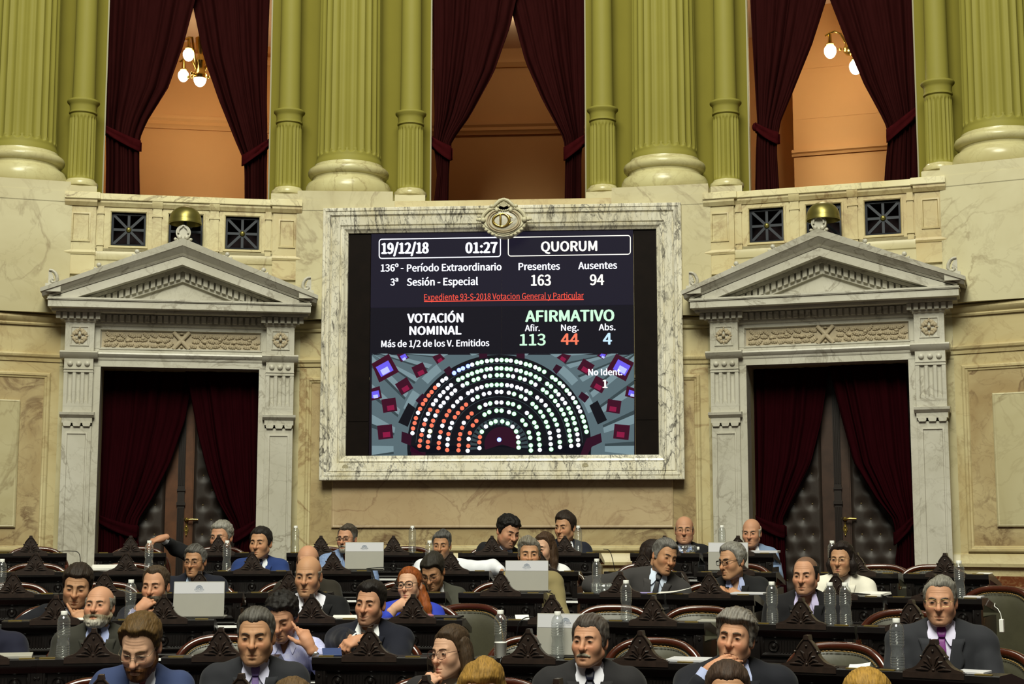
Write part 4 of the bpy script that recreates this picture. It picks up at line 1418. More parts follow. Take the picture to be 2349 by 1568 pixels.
DOTS = {
 'w': [(390,745),(437,573),(608,339),(642,303),(673,285),(893,169),(1017,139),(1100,130),(1218,135),(1300,153),(1424,191),(1658,350),(1713,414),(1741,449),(1786,526),(1802,562),
  (474,718),(499,632),(521,583),(564,502),(587,470),(622,429),(651,400),(686,367),(715,341),(1050,204),(1265,215),(1620,419),(1652,458),(1675,492),(1778,755),(1783,802),(1786,845),
  (529,770),(583,597),(627,518),(653,489),(684,449),(720,413),(749,386),(813,344),(1000,269),(1237,268),(1335,294),(1425,337),(1616,510),(1726,853),
  (619,779),(641,683),(733,518),(767,480),(797,451),(858,409),(891,390),(933,370),(972,357),(1187,341),(1225,347),(1271,359),(1305,370),(1349,390),(1440,446),(1475,472),(1511,511),(1619,724),(1624,769),(1632,862),
  (684,843),(688,795),(708,702),(723,659),(897,462),(991,417),(1038,408),(1100,398),(1138,398),(1201,405),(1342,458),(1545,743),(1551,788),(1554,838),
  (822,658),(1005,506),(1098,487),(1139,487),(1353,575),(1462,886),(855,893),(863,794),(1203,568),(954,871),(1008,689),(1232,691),(1278,778)],
 'r': [(395,705),(408,660),(419,619),(454,541),(478,499),(499,467),(526,428),(551,399),(580,363),(449,852),(455,808),(466,760),(489,670),(539,548),
  (519,862),(520,818),(551,681),(564,640),(600,560),(610,870),(612,827),(627,735),(654,643),(678,594),(700,558),(682,887),(693,752),(747,611),(773,575),(808,535),(841,505),
  (777,889),(781,846),(783,795),(792,753),(808,700),(858,612),(888,580),(860,853),(873,744),(898,680),(928,642),(953,822),(958,778)],
 'g': [(937,157),(972,147),(1055,134),(1140,130),(1183,132),(1265,144),(1344,164),(1380,175),(1457,207),(1499,229),(1566,275),(1595,295),(1630,325),(1689,386),(1762,486),(1820,607),(1833,646),(1846,692),(1855,733),
  (776,296),(812,280),(855,259),(891,244),(935,229),(970,219),(1015,208),(1100,200),(1138,200),(1183,204),(1219,207),(1302,223),(1347,239),(1384,250),(1427,271),(1460,290),(1524,330),(1556,352),(1594,391),(1704,536),(1722,573),(1743,620),(1755,661),(1769,713),
  (850,326),(905,299),(943,287),(1043,263),(1101,257),(1140,257),(1195,261),(1295,282),(1389,317),(1488,380),(1520,403),(1559,437),(1591,475),(1643,548),(1663,586),(1684,633),(1696,674),(1708,723),(1714,766),(1720,809),
  (1017,345),(1055,340),(1100,338),(1140,338),(1383,408),(1539,552),(1563,588),(1588,632),(1605,674),(1630,820),(938,441),(1245,416),(1304,436),(1401,499),(1431,527),(1467,566),(1490,604),(1514,651),(1529,692),(1558,881),
  (956,528),(1044,495),(1195,493),(1237,502),(1288,525),(1384,607),(1415,656),(1434,693),(1450,750),(1454,794),(1460,844),(997,589),(1036,568),(1097,556),(1140,556),(1245,583),(1315,638),(1342,674),(1370,739),(1381,783),(1386,848),(1387,890),
  (974,733),(1051,661),(1090,646),(1146,646),(1192,663),(1263,731),(1282,823),(1284,866)],
 'b': [(741,239),(782,214),(815,200),(858,181),(1120,800)], 'y': [(538,729)]}
rim = {'w': None, 'r': None, 'g': glow('screen_green_rim', (.03,.35,.06,1), 1.0), 'b': glow('screen_blue_rim', (.05,.10,.8,1), 1.0), 'y': glow('screen_yellow_rim', (.55,.50,.08,1), 1.0)}
for c, m in (('w', E_white), ('r', E_coral), ('g', E_green), ('b', E_blue), ('y', E_warm)):
    for mat, rad, y in (((rim[c], 20.5, -.0146),) if rim[c] else ())+((m, 18.0, -.0150),):
        mb = MB()
        for u, v in DOTS[c]:
            flat_poly(mb, [cr(u+rad*math.cos(2*PI*i/14), v+rad*math.sin(2*PI*i/14)) for i in range(14)], y)
        mb.build('vote_lights', mat, vw, None, .0006)
# ================================================================ DESKS AND CHAIRS
def on_row(px, row, dr=0.0):
    """angle and place on a row of desks of the point seen at the picture's column px"""
    r, zf = ROWS[row]
    p = at(px, IMG_H*.85, r+dr)
    a = math.atan2(p.x, p.y)
    return a, ((r+dr)*math.sin(a), (r+dr)*math.cos(a), zf)

DW = .545
def make_desk():
    root = empty('desk')
    H = DESK_H
    h = DW/2
    mb = MB()
    mb.box(-h+.012, h-.012, .012, .055, 0, H-.04)
    for s in (-1, 1): mb.box(min(s*(h-.012),s*(h-.036)), max(s*(h-.012),s*(h-.036)), .05, .44, 0, H-.11)
    # mouldings and the carved upper panel of the front
    mb.profile_x([(.012,.0),(-.012,.0),(-.012,.07),(.0,.09),(.012,.10)][::-1], -h+.004, h-.004)
    mb.frame((-h+.03,h-.03,.16,.70), [(0,.012),(0,.0),(.012,-.004),(.02,.004),(.024,.012),(.06,.012),(.075,.002)])
    mb.box(-h+.105, h-.105, .001, .012, .235, .625)
    mb.profile_x([(.012,.735),(-.004,.735),(-.012,.75),(-.004,.765),(-.012,.775),(.012,.785)][::-1], -h+.004, h-.004)
    mb.frame((-h+.05,h-.05,.805,.915), [(0,.012),(0,.0),(.008,-.003),(.014,.003),(.02,.014)])
    for x in (-.155, 0, .155):
        mb.lathe([(.030,0),(.030,.004),(.026,.010),(.021,.004),(.014,.003),(.010,.010),(0,.013)], 16, 0, Matrix.Translation((x,.013,.857)) @ Matrix.Rotation(PI/2, 4, 'X'))
    for s in (-1, 1):
        for i in range(6):
            mb.box(s*(.043+i*.015)-.004, s*(.043+i*.015)+.004, .004, .014, .828, .884)
            mb.ball((s*(.043+i*.015), .006, .824), (.0045,.004,.005), 6, 4)
    # side brackets with a stud
    for s in (-1, 1):
        mb.box(s*(h-.03)-.018, s*(h-.03)+.018, -.002, .012, .10, .93)
        mb.ball((s*(h-.03),-.003,.88), (.008,.006,.008), 6, 4)
    mb.build('carcass', M['blackw'], root, 35)
    mb = MB()
    mb.profile_x([(.02,.905),(-.004,.905),(-.016,.925),(-.028,.938),(-.028,.966),(-.022,H),(.13,H),(.46,H-.07),(.46,H-.10),(.02,H-.035)][::-1], -h, h)
    mb.build('desk_top', M['blackw'], root, 30)
    # crest: a fretted upstand on the middle of the front edge
    out = [(.125,0),(.122,.008),(.108,.013),(.092,.017),(.076,.026),(.062,.040),(.053,.053),(.050,.058),(.054,.062),(.052,.068),(.046,.071),(.040,.084),(.032,.096),(.020,.108),(.012,.116),(.009,.128),(.005,.133)]
    poly = [(-x,z) for x,z in out]+[(x,z) for x,z in out[::-1]]
    mb = MB()
    mb.prism([(x, z+H) for x, z in poly][::-1], -.026, .016)
    mb.box(-.13, .13, -.032, .016, H-.022, H+.004)
    y = -.028
    for s in (-1, 1):
        for (x0,z0,x1,z1,x2,z2) in ((.012,.018,.030,.032,.052,.026),(.010,.026,.026,.046,.040,.048),(.006,.034,.012,.058,.026,.070),(.020,.012,.045,.016,.075,.014)):
            mb.tube([(s*x0,y,H+z0),(s*x1,y-.003,H+z1),(s*x2,y,H+z2)], [.003,.0055,.002], 6)
        mb.ball((s*.050,y,H+.066), (.006,.007,.006), 7, 5)
        mb.tube([(s*.008,y,H+.122),(s*.024,y,H+.104),(s*.042,y,H+.078)], .0035, 5)
    mb.ball((0,y,H+.012), (.006,.005,.006), 7, 5)
    mb.ball((0,y,H+.090), (.006,.005,.006), 7, 5)
    mb.prism([(-.014,H+.116),(.014,H+.116),(.010,H+.136),(-.010,H+.136)], -.030, .022)
    mb.build('crest', M['crestw'], root, 35)
    for s, nm in ((1,'right'),(-1,'left')):
        mb = MB()
        mb.box(s*.205-.035, s*.205+.035, -.024, -.004, H, H+.005)
        tag(mb.build('name_plate', M['yellow'], root), 'thin brass strip')
    return root

CHW = .265
def chair_edge(k):
    """the arched outline of the chair back"""
    t = k
    a = PI*t
    ex = 2/2.9
    c, s = math.cos(a), math.sin(a)
    x = -CHW*math.copysign(abs(c)**ex, c)
    z = .72+.275*abs(s)**ex
    return x, z
def back_y(x, z):
    return .20-.85*x*x-.10*(1.0-z)*0+.10*(z-.7)
M['nail'] = plain('dull_brass_nails', srgb(126,98,46), .5, .3)
def make_chair():
    root = empty('armchair')
    n = 40
    pts = [(-CHW+.005, back_y(-CHW,.46)-.0, .44), (-CHW, back_y(-CHW,.6), .60)]
    pts += [(chair_edge(i/n)[0], back_y(*chair_edge(i/n)), chair_edge(i/n)[1]) for i in range(n+1)]
    pts += [(CHW, back_y(CHW,.6), .60), (CHW-.005, back_y(CHW,.46), .44)]
    mb = MB()
    mb.tube(pts, .0215, 10, flat=1.15)
    mb.tube([(-CHW+.02,back_y(CHW,.5),.49),(0,back_y(0,.5),.49),(CHW-.02,back_y(CHW,.5),.49)], .018, 8)
    mb.build('back_frame', M['redw'], root, 60)
    for q, nm in ((.88, 'back_cushion'),):
        mb = MB()
        nx, nz = 25, 19
        def half(z):
            if z <= .72: return CHW
            return CHW*max(0., 1-((z-.72)/.275)**2.9)**(1/2.9)
        def fn(side):
            def f(i, j):
                v = j/(nz-1)
                z = .50+(.975-.50)*v
                hw = max(.02, half(min(z, .990))-.018)
                u = (i/(nx-1)*2-1)
                x = u*hw
                bul = .030*max(0., (1-u**4))*max(0., 1-(2*v-1)**6)
                return (x, back_y(x, z)-.004+(-bul if side < 0 else bul*.8), z)
            return f
        mb.grid(fn(-1), nx, nz)
        mb.grid(fn(1), nx, nz)
        mb.build(nm, M['leather'], root, 80)
    mb = MB()
    m = 54
    pts, rad = [], []
    for i in range(m*4+1):
        x, z = chair_edge(i/(m*4))
        x, z = x*.90, .72+(z-.72)*.915
        pts.append((x, back_y(x,z)-.026, z))
        rad.append((.0044, .0034, .0012, .0034)[i % 4])
    mb.tube(pts, rad, 6)
    tag(mb.build('nail_trim', M['nail'], root, 60), 'row of brass nails')
    mb = MB()
    mb.bevbox(-.25, .25, -.26, .20, .385, .465, .03)
    mb.build('seat', M['leather'], root, 60)
    for sx in (-1, 1):
        for sy in (-1, 1):
            mb = MB()
            mb.tube([(sx*.22,-.02+sy*.20,.39),(sx*.225,-.02+sy*.21,.2),(sx*.235,-.02+sy*.23,.0)], [.024,.018,.016], 8)
            mb.build('leg', M['redw'], root, 60)
    return root

DESKS = {
 'A': [67, 297, 499, 735, 902, 1129, 1297, 1526, 1695],
 'B': [80, 288, 578, 764, 1035, 1240, 1475, 1690, 1967, 2171],
 'C': [30, 240, 458, 664, 925, 1150, 1424, 1629, 1919, 2143],
 'D': [130, 378, 717, 949, 1267, 1499, 1838, 2090],
 'E': [-38, 220, 510, 851, 1214, 1470, 1850, 2139],
 'F': [240, 559, 980, 1280, 1690, 2010],
}
ROW_WORD = {'A': 'back row', 'B': 'second row from back', 'C': 'third row from back', 'D': 'fourth row from back', 'E': 'fifth row from back', 'F': 'nearest row'}
ORD = ['first', 'second', 'third', 'fourth', 'fifth', 'sixth', 'seventh', 'eighth', 'ninth', 'tenth']
desk0 = chair0 = None
for row, xs in DESKS.items():
    for i, px in enumerate(xs):
        a, p = on_row(px, row)
        if desk0 is None: d = desk0 = make_desk()
        else: d = copy_tree(desk0)
        d.location, d.rotation_euler = p, (0, 0, -a)
        tag(d, 'black crested desk, %s from left in the %s' % (ORD[i], ROW_WORD[row]), 'desk', 'crested desks of the chamber')

CHAIRS = [(row, px, 0.0, 0.0) for row, xs in DESKS.items() for px in xs]
MOVE = {('D',949): (8,0), ('A',297): (15,0), ('A',67): (10,0), ('A',902): (28,0), ('B',1967): (46,.1), ('B',2171): (-34,.1), ('C',2143): (115,-.25), ('D',2090): (-45,-.1), ('E',1850): (42,0), ('E',2139): (80,-.1),
        ('D',1499): (95,0), ('D',1267): (135,.1), ('E',1470): (10,0), ('E',1214): (-2,0), ('F',2010): (75,0)}
chairs_px = []
for row, px, dx, rz in CHAIRS:
    m = MOVE.get((row, px), (0, 0))
    chairs_px.append((row, px+m[0], m[1]))
chairs_px += [('D', 1052, -.2), ('F', 1115, 0.)]
cnt = {}
for row, px, rz in sorted(chairs_px):
    a, p = on_row(px, row, .74)
    if chair0 is None: c = chair0 = make_chair()
    else: c = copy_tree(chair0)
    c.location, c.rotation_euler = p, (0, 0, -a+rz)
    i = cnt.get(row, 0); cnt[row] = i+1
    tag(c, 'studded olive leather chair, %s from left in the %s' % ((ORD+['eleventh','twelfth'])[i], ROW_WORD[row]), 'chair', 'studded leather armchairs')

# ================================================================ THINGS ON THE DESKS
def make_bottle():
    root = empty('water_bottle')
    mb = MB()
    prof = [(.0,.004),(.020,.0),(.027,.001),(.030,.006),(.031,.012)]
    z = .012
    for i in range(4):
        prof += [(.0310,z+.004),(.0295,z+.007),(.0310,z+.010)]; z += .0105
    prof += [(.0300,.060),(.0275,.075),(.0270,.085),(.0278,.094),(.030,.100)]
    z = .100
    for i in range(5):
        prof += [(.0308,z+.003),(.0308,z+.0065),(.0292,z+.0095),(.0308,z+.0125)]; z += .0125
    prof += [(.0305,.166),(.0285,.176),(.024,.186),(.0175,.194),(.0135,.1985),(.0125,.200)]
    mb.lathe(prof, 24)
    mb.build('body', M['bottle'], root, 50)
    mb = MB()
    def rib(a, z): return 1+.03*math.cos(30*a)
    mb.lathe([(.0135,.196),(.0155,.197),(.0155,.2125),(.0145,.214),(.0,.214)], 60, rmul=lambda a, z: 1+.012*math.cos(30*a))
    mb.build('cap', M['white'], root, 40)
    return root
BOTTLES = [('A',676,'before the grey pilaster right of the left door'),('A',945,'alone before the plain wall panel'),('A',1327,'beside the dark-haired man below the screen'),('A',1658,'behind the pale laptop near the right door'),
 ('B',340,'under the outstretched hand at left'),('B',519,'in front of the grey-haired man at left'),('B',985,'beside the man in a white shirt'),('B',1911,'behind the woman with dark bobbed hair'),
 ('C',3,'cut by the left picture edge'),('C',1369,'left of the leaning man in grey'),('C',2201,'behind the man with a purple tie'),
 ('D',301,'left of the bearded man with hand to mouth'),('D',1436,'standing alone right of centre'),('D',1770,'left of the man with receding dark hair'),('D',1903,'left of the pair beside the balding man'),('D',1938,'right of the pair beside the balding man'),
 ('E',150,'in front of the bearded man in olive suit'),('E',1279,'in front of the laptop behind the moustached man'),('E',1148,'standing behind the white paper cup'),('E',2053,'left of the man with a purple tie')]
bot0 = None
for row, px, where in BOTTLES:
    a, p = on_row(px, row, .045 if px != 1148 else .10)
    if bot0 is None: b = bot0 = make_bottle()
    else: b = copy_tree(bot0)
    b.location = (p[0], p[1], p[2]+DESK_H+.0006)
    b.rotation_euler = (0, 0, px*.7)
    tag(b, 'clear ribbed water bottle with white cap, '+where, 'bottle', 'water bottles on the desks')
for row, px, ang, where in (('A',1572,.15,'lying on its side before the bald man with glasses'),('C',1392,.1,'lying on its side before the leaning man')):
    a, p = on_row(px, row, .07)
    b = copy_tree(bot0)
    b.rotation_euler = (0, PI/2, -a+ang)
    b.location = Vector((p[0], p[1], p[2]+DESK_H+.033))-Matrix.Rotation(-a+ang, 3, 'Z') @ Vector((.1,0,0))
    tag(b, 'clear water bottle '+where, 'bottle', 'water bottles on the desks')

def make_laptop():
    root = empty('laptop')
    w, hgt = .138, .192
    T = Matrix.Translation((0,.0,.010)) @ Matrix.Rotation(math.radians(-6), 4, 'X')
    mb = MB()
    mb.bevbox(-w, w, -.004, .004, 0, hgt, .0025, 0, T)
    lid = mb.build('lid', M['lapgrey'], root, 40)
    mb = MB()
    mb.box(-w+.003, w-.003, -.0048, -.003, hgt*.66, hgt-.004, 0, T)
    mb.build('band', M['laplight'], lid)
    mb = MB()
    for r, t in ((.019,.0012),(.0145,.0010),(.010,.0010),(.0055,.0012)):
        mb.tube([(.0+r*math.cos(PI*i/14), -.0052, hgt*.80+r*.95*math.sin(PI*i/14)) for i in range(15)], t, 5, 0, T)
    for i in range(9):
        q = PI*i/8
        mb.tube([(.0058*math.cos(q),-.0052,hgt*.80+.0055*math.sin(q)),(.018*math.cos(q),-.0052,hgt*.80+.017*math.sin(q))], .0005, 4, 0, T)
    mb.build('dome_emblem', M['lapprint'], lid)
    for txt, z, half, cap, bold in (('DIPUTADOS', hgt*.755, .026, .0062, .02), ('ARGENTINA', hgt*.715, .020, .0042, .0)):
        o = text_mesh('lettering', txt, M['lapprint'], lid, -half, 0, half, cap, 0, bold, .0004)
        for v in o.data.vertices:
            q = T @ Vector((v.co.x, -.0054, z+v.co.z))
            v.co = q
    mb = MB()
    mb.bevbox(-w, w, .004, .20, .0, .012, .003)
    mb.build('keyboard_base', M['lapgrey'], root, 40)
    return root
LAPS = [('D',457,0.0,-.03,'in front of the bearded man at left'),('B',835,0.0,.05,'before the man with goatee and dark-rimmed glasses'),('C',1208,0.0,.03,'hiding the mouth of the silver-haired man'),('B',1671,0.0,.02,'behind the man with clasped hands'),('E',1296,.06,.0,'behind the moustached man in the foreground')]
lap0 = None
for row, px, dr, rz, where in LAPS:
    a, p = on_row(px, row, .03+dr)
    if lap0 is None: l = lap0 = make_laptop()
    else: l = copy_tree(lap0)
    l.location = (p[0], p[1], p[2]+DESK_H+.001)
    l.rotation_euler = (0, 0, -a+rz)
    tag(l, 'open silver laptop seen from its back, '+where, 'laptop', 'open laptops on the desks')

def slab(name, row, px, w, d, t, mat, label, cat, rz=0., dr=.05, tilt=0., group=None, z=0.0, layers=1, warp=0.):
    a, p = on_row(px, row, dr)
    rnd = random.Random(px)
    root_m = MB()
    for i in range(layers):
        q = Matrix.Rotation(rnd.uniform(-.12,.12) if layers > 1 else 0, 4, 'Z')
        z0 = i*t
        if warp:
            def fn(i_, j_):
                x = (i_/8-.5)*w; y = j_/4*d
                return (x, y, z0+warp*(x/w+.5)**2+.2*warp*(y/d))
            root_m.grid(fn, 9, 5, 0, q)
            def fn2(i_, j_):
                x = (i_/8-.5)*w; y = j_/4*d
                return (x, y, z0+t+warp*(x/w+.5)**2+.2*warp*(y/d))
            root_m.grid(fn2, 9, 5, 0, q)
        else:
            root_m.bevbox(-w/2, w/2, 0, d, z0, z0+t*.96, min(.001, t*.3), 0, q)
    o = root_m.build(name, mat, None, 40)
    o.location = (p[0], p[1], p[2]+DESK_H+.001+z)
    o.rotation_euler = (tilt, 0, -a+rz)
    return tag(o, label, cat, group)
M['violetcard'] = plain('violet_card', srgb(150,140,190), .6)
M['bluecard'] = plain('navy_card', srgb(40,60,110), .5)
slab('paper_pile', 'B', 262, .30, .20, .006, M['paper'], 'pile of white papers on the desk below the outstretched hand', 'papers', .1, -.02, .10, layers=4)
slab('folded_card', 'D', 1199, .075, .05, .001, M['paper'], 'folded white card on the desk right of the white cup', 'card', .3, .0, .5)
slab('paper_sheet', 'C', 1542, .20, .14, .001, M['paper'], 'curling white sheets before the man leaning over', 'papers', -.05, -.03, .0, layers=3, warp=.03)
slab('folder', 'C', 1478, .09, .12, .006, M['violetcard'], 'violet folder on the desk before the leaning man', 'folder', .1, .0)
slab('paper_pile', 'C', 1990, .16, .16, .005, M['paper'], 'stack of white papers before the woman with dark bobbed hair', 'papers', -.1, .0, .06, layers=3)
slab('closed_laptop', 'A', 1752, .22, .18, .016, M['laplight'], 'closed pale laptop at right end of the back row', 'laptop', 0., .0, .02)
slab('tablet', 'C', 1712, .20, .14, .010, M['laplight'], 'pale tablet before the man with clasped hands', 'tablet', 0., .0, .02)
slab('tablet', 'E', 1574, .20, .14, .012, M['laplight'], 'pale tablet right of the moustached man', 'tablet', 0., .0, .02)
slab('tablet', 'D', 1632, .16, .12, .009, M['lapgrey'], 'thin grey tablet beside the empty chairs right of centre', 'tablet', 0., .0, .02)
slab('paper_pile', 'D', 795, .15, .15, .004, M['paper'], 'white papers before the bald man in a dark suit', 'papers', .1, .0, .04, layers=2)
slab('notebook', 'D', 1014, .17, .16, .012, M['black'], 'black notebook before the red-haired woman', 'notebook', -.1, .0, .02)
slab('phone', 'D', 983, .06, .10, .009, plain('rose_phone_case', srgb(176,110,120), .4), 'rose coloured phone lying on the black notebook', 'phone', .3, .01, 0., z=.014)
slab('open_laptop_keyboard', 'E', 28, .20, .16, .014, M['lapgrey'], 'grey laptop keyboard at the left picture edge', 'laptop', 0., .0, .03)
slab('paper_sheet', 'D', 190, .10, .10, .003, M['paper'], 'white paper under the hand of the man at left', 'papers', .2, .0, .05)
slab('booklet', 'E', 765, .09, .10, .008, M['bluecard'], 'dark blue booklet left of the smiling man', 'booklet', .2, .0, .25)
slab('note_paper', 'E', 1965, .09, .05, .002, M['paper'], 'small crumpled paper slip left of the bottle at right', 'papers', .2, .0, .2, warp=.012)
slab('tablet', 'E', 2215, .12, .10, .010, M['laplight'], 'small pale tablet right of the man with a purple tie', 'tablet', 0., .0, .02)
slab('tablet', 'C', 2228, .10, .10, .010, M['laplight'], 'pale tablet right of the bottle behind the purple-tied man', 'tablet', 0., .0, .02)
slab('paper_sheet', 'B', 2255, .09, .10, .004, M['paper'], 'white paper at the right end of the desks', 'papers', 0., .0, .04)

a, p = on_row(1149, 'E', -.005)
cup = empty('paper_cup', (p[0],p[1],p[2]+DESK_H+.001), 0, 'white paper cup on the desk in front of a bottle', 'cup')
mb = MB()
mb.lathe([(.0,.002),(.022,.002),(.0225,.0),(.0235,.001),(.0285,.068),(.0297,.069),(.0300,.071),(.0292,.073),(.0278,.070),(.0225,.006),(.0,.006)], 32)
mb.build('cup_body', M['white'], cup, 50)

def cable(name, row, pts, mat, label, cat, rad=.0028, group=None):
    """pts: (column, height above the row's floor, distance behind the desk front)"""
    P3 = []
    for px, h, dr in pts:
        a, p = on_row(px, row, dr)
        P3.append(Vector((p[0], p[1], p[2]+h)))
    # smooth it
    Q = []
    n = len(P3)
    for i in range(n-1):
        p0, p1, p2, p3 = P3[max(i-1,0)], P3[i], P3[i+1], P3[min(i+2,n-1)]
        for j in range(6):
            t = j/6
            Q.append(.5*((2*p1)+(-p0+p2)*t+(2*p0-5*p1+4*p2-p3)*t*t+(-p0+3*p1-3*p2+p3)*t**3))
    Q.append(P3[-1])
    mb = MB()
    mb.tube(Q, rad, 6)
    return tag(mb.build(name, mat, None, 60), label, cat, group)
g = 'black cables over the desks'
cable('cable', 'A', [(128,.98,.05),(158,.985,.0),(180,.96,-.05),(183,.80,-.05)], M['black'], 'thin black cable hanging beside the leftmost chair', 'cable', .003, g)
cable('cable', 'B', [(840,.985,.03),(880,.995,.0),(925,.98,-.02),(945,.95,-.05),(955,.85,-.06)], M['black'], 'black cable below the laptop at the second row, left of centre', 'cable', .003, g)
cable('cable', 'A', [(1385,1.0,.0),(1400,.98,-.05),(1410,.85,-.06),(1414,.78,-.06)], M['black'], 'black cable hanging right of the dark-haired man by the wall', 'cable', .003, g)
cable('cable', 'C', [(1255,.975,.0),(1270,.96,-.05),(1277,.90,-.06),(1272,.84,-.06)], M['black'], 'black cable hanging below the laptop in the middle', 'cable', .003, g)
cable('cable', 'D', [(1222,.985,.02),(1203,.98,-.02),(1190,.95,-.05),(1184,.87,-.05)], M['black'], 'black cable hanging from the desk by the folded card', 'cable', .003, g)
cable('cable', 'E', [(1170,.99,.02),(1155,.985,-.01),(1148,.96,-.04),(1146,.90,-.05)], M['black'], 'black cable drooping over the white paper cup', 'cable', .003, g)
cable('cable', 'C', [(1945,.99,.02),(1980,.985,.0),(2015,.98,.0),(2035,.97,.0)], M['black'], 'black cable across papers before the woman in white', 'cable', .003, g)
for px, row, top, where in ((1342,'B',.88,'hanging on a white cable between two chairs in the middle'),(2294,'C',.86,'hanging on a white cable at the far right chair')):
    a, p = on_row(px, row, -.06)
    r_ = empty('power_adapter', (p[0],p[1],p[2]+top), -a, 'white power adapter '+where, 'adapter', 'white power adapters')
    mb = MB(); mb.bevbox(-.011,.011,-.012,.012,-.075,.0,.004); mb.build('adapter_body', M['white'], r_, 40)
    mb = MB(); mb.tube([(0,0,0),(-.004,0,.03),(-.02,.01,.055),(-.045,.03,.07),(-.05,.07,.085)], .0022, 6); mb.build('lead', M['white'], r_, 60)
# ================================================================ PEOPLE: surfaces grown from distance fields
f32 = np.float32
def V3(*a): return np.array(a, dtype=f32)
def ell(P, c, r):
    q = P-np.asarray(c, f32); r = np.asarray(r, f32)
    k0 = np.sqrt(((q/r)**2).sum(1))+1e-9
    k1 = np.sqrt(((q/(r*r))**2).sum(1))+1e-9
    return k0*(k0-1)/k1
def ball_(P, c, r): return np.sqrt(((P-np.asarray(c, f32))**2).sum(1))-r
def caps(P, a, b, ra, rb=None):
    if rb is None: rb = ra
    a = np.asarray(a, f32); b = np.asarray(b, f32)
    d = b-a
    t = np.clip(((P-a) @ d)/(d @ d+1e-12), 0, 1)
    q = P-a-t[:,None]*d
    return np.sqrt((q*q).sum(1))-(ra+(rb-ra)*t)
def smin(a, b, k):
    h = np.maximum(k-np.abs(a-b), 0)/k
    return np.minimum(a, b)-h*h*k*.25
def smax(a, b, k): return -smin(-a, -b, k)
def sstep(x, a, b):
    t = np.clip((x-a)/(b-a), 0, 1)
    return t*t*(3-2*t)
def wob(P, f, ph=0.0):
    return (np.sin(P[:,0]*f+1.7*np.sin(P[:,2]*f*.61+ph))+np.sin(P[:,1]*f*.83+ph*2.1+1.3*np.sin(P[:,0]*f*.47))+np.sin(P[:,2]*f*.91+ph*.7+1.1*np.sin(P[:,1]*f*.53)))/3

def surface(fn, lo, hi, h):
    """naive surface nets over the field fn inside the box lo-hi, evaluated only in blocks near the surface"""
    lo = np.asarray(lo, f32); hi = np.asarray(hi, f32)
    B = 6
    n = np.ceil((hi-lo)/h/B).astype(int)
    N = n*B+1
    cx = [lo[i]+h*B*(np.arange(n[i])+.5) for i in range(3)]
    G = np.stack(np.meshgrid(*cx, indexing='ij'), -1).reshape(-1, 3).astype(f32)
    dc = fn(G).reshape(n)
    act = np.abs(dc) < h*B*1.25
    D = np.repeat(np.repeat(np.repeat(dc, B, 0), B, 1), B, 2)
    D = np.pad(D, ((0,1),(0,1),(0,1)), mode='edge').astype(f32)
    idx = np.argwhere(act)
    if len(idx) == 0: return np.zeros((0,3)), np.zeros((0,4), int)
    o = np.stack(np.meshgrid(*[np.arange(B+1)]*3, indexing='ij'), -1).reshape(-1, 3)
    I = (idx[:,None,:]*B+o[None]).reshape(-1, 3)
    key = (I[:,0]*N[1]+I[:,1])*N[2]+I[:,2]
    key = np.unique(key)
    I = np.stack([key//(N[1]*N[2]), (key//N[2]) % N[1], key % N[2]], 1)
    D.reshape(-1)[key] = fn((lo+h*I).astype(f32))
    S = D < 0
    cnt = np.zeros(N-1, np.int16)
    cor = [(a,b,c) for a in (0,1) for b in (0,1) for c in (0,1)]
    sl = lambda A, c: A[c[0]:N[0]-1+c[0], c[1]:N[1]-1+c[1], c[2]:N[2]-1+c[2]]
    for c in cor: cnt += sl(S, c)
    cell = (cnt > 0) & (cnt < 8)
    ci = np.argwhere(cell)
    vid = -np.ones(N-1, np.int64)
    vid[cell] = np.arange(len(ci))
    acc = np.zeros((len(ci), 3), f32); num = np.zeros(len(ci), f32)
    val = {c: D[ci[:,0]+c[0], ci[:,1]+c[1], ci[:,2]+c[2]] for c in cor}
    for a in cor:
        for ax in range(3):
            if a[ax]: continue
            b = list(a); b[ax] = 1; b = tuple(b)
            va, vb = val[a], val[b]
            m = (va < 0) != (vb < 0)
            t = np.where(m, va/np.where(np.abs(va-vb) < 1e-12, 1, va-vb), 0)
            p = np.tile(np.array(a, f32), (len(ci), 1)); p[:,ax] = t
            acc += np.where(m[:,None], p, 0); num += m
    V = lo+h*(ci+acc/num[:,None])
    F = []
    for ax in range(3):
        u, v = (ax+1) % 3, (ax+2) % 3
        s0 = [slice(None)]*3; s1 = [slice(None)]*3
        s0[ax] = slice(0, N[ax]-1); s1[ax] = slice(1, N[ax])
        A, Bv = S[tuple(s0)], S[tuple(s1)]
        e = np.argwhere(A != Bv)
        e = e[(e[:,u] > 0) & (e[:,v] > 0) & (e[:,u] < N[u]-1) & (e[:,v] < N[v]-1)]
        if len(e) == 0: continue
        flip = A[e[:,0], e[:,1], e[:,2]]
        q = []
        for du, dv in ((1,1),(0,1),(0,0),(1,0)):
            k = e.copy(); k[:,u] -= du; k[:,v] -= dv
            q.append(vid[k[:,0], k[:,1], k[:,2]])
        q = np.stack(q, 1)
        q[~flip] = q[~flip][:, ::-1]
        F.append(q)
    F = np.concatenate(F) if F else np.zeros((0,4), int)
    F = F[(F >= 0).all(1)]
    return V.astype(f32), F

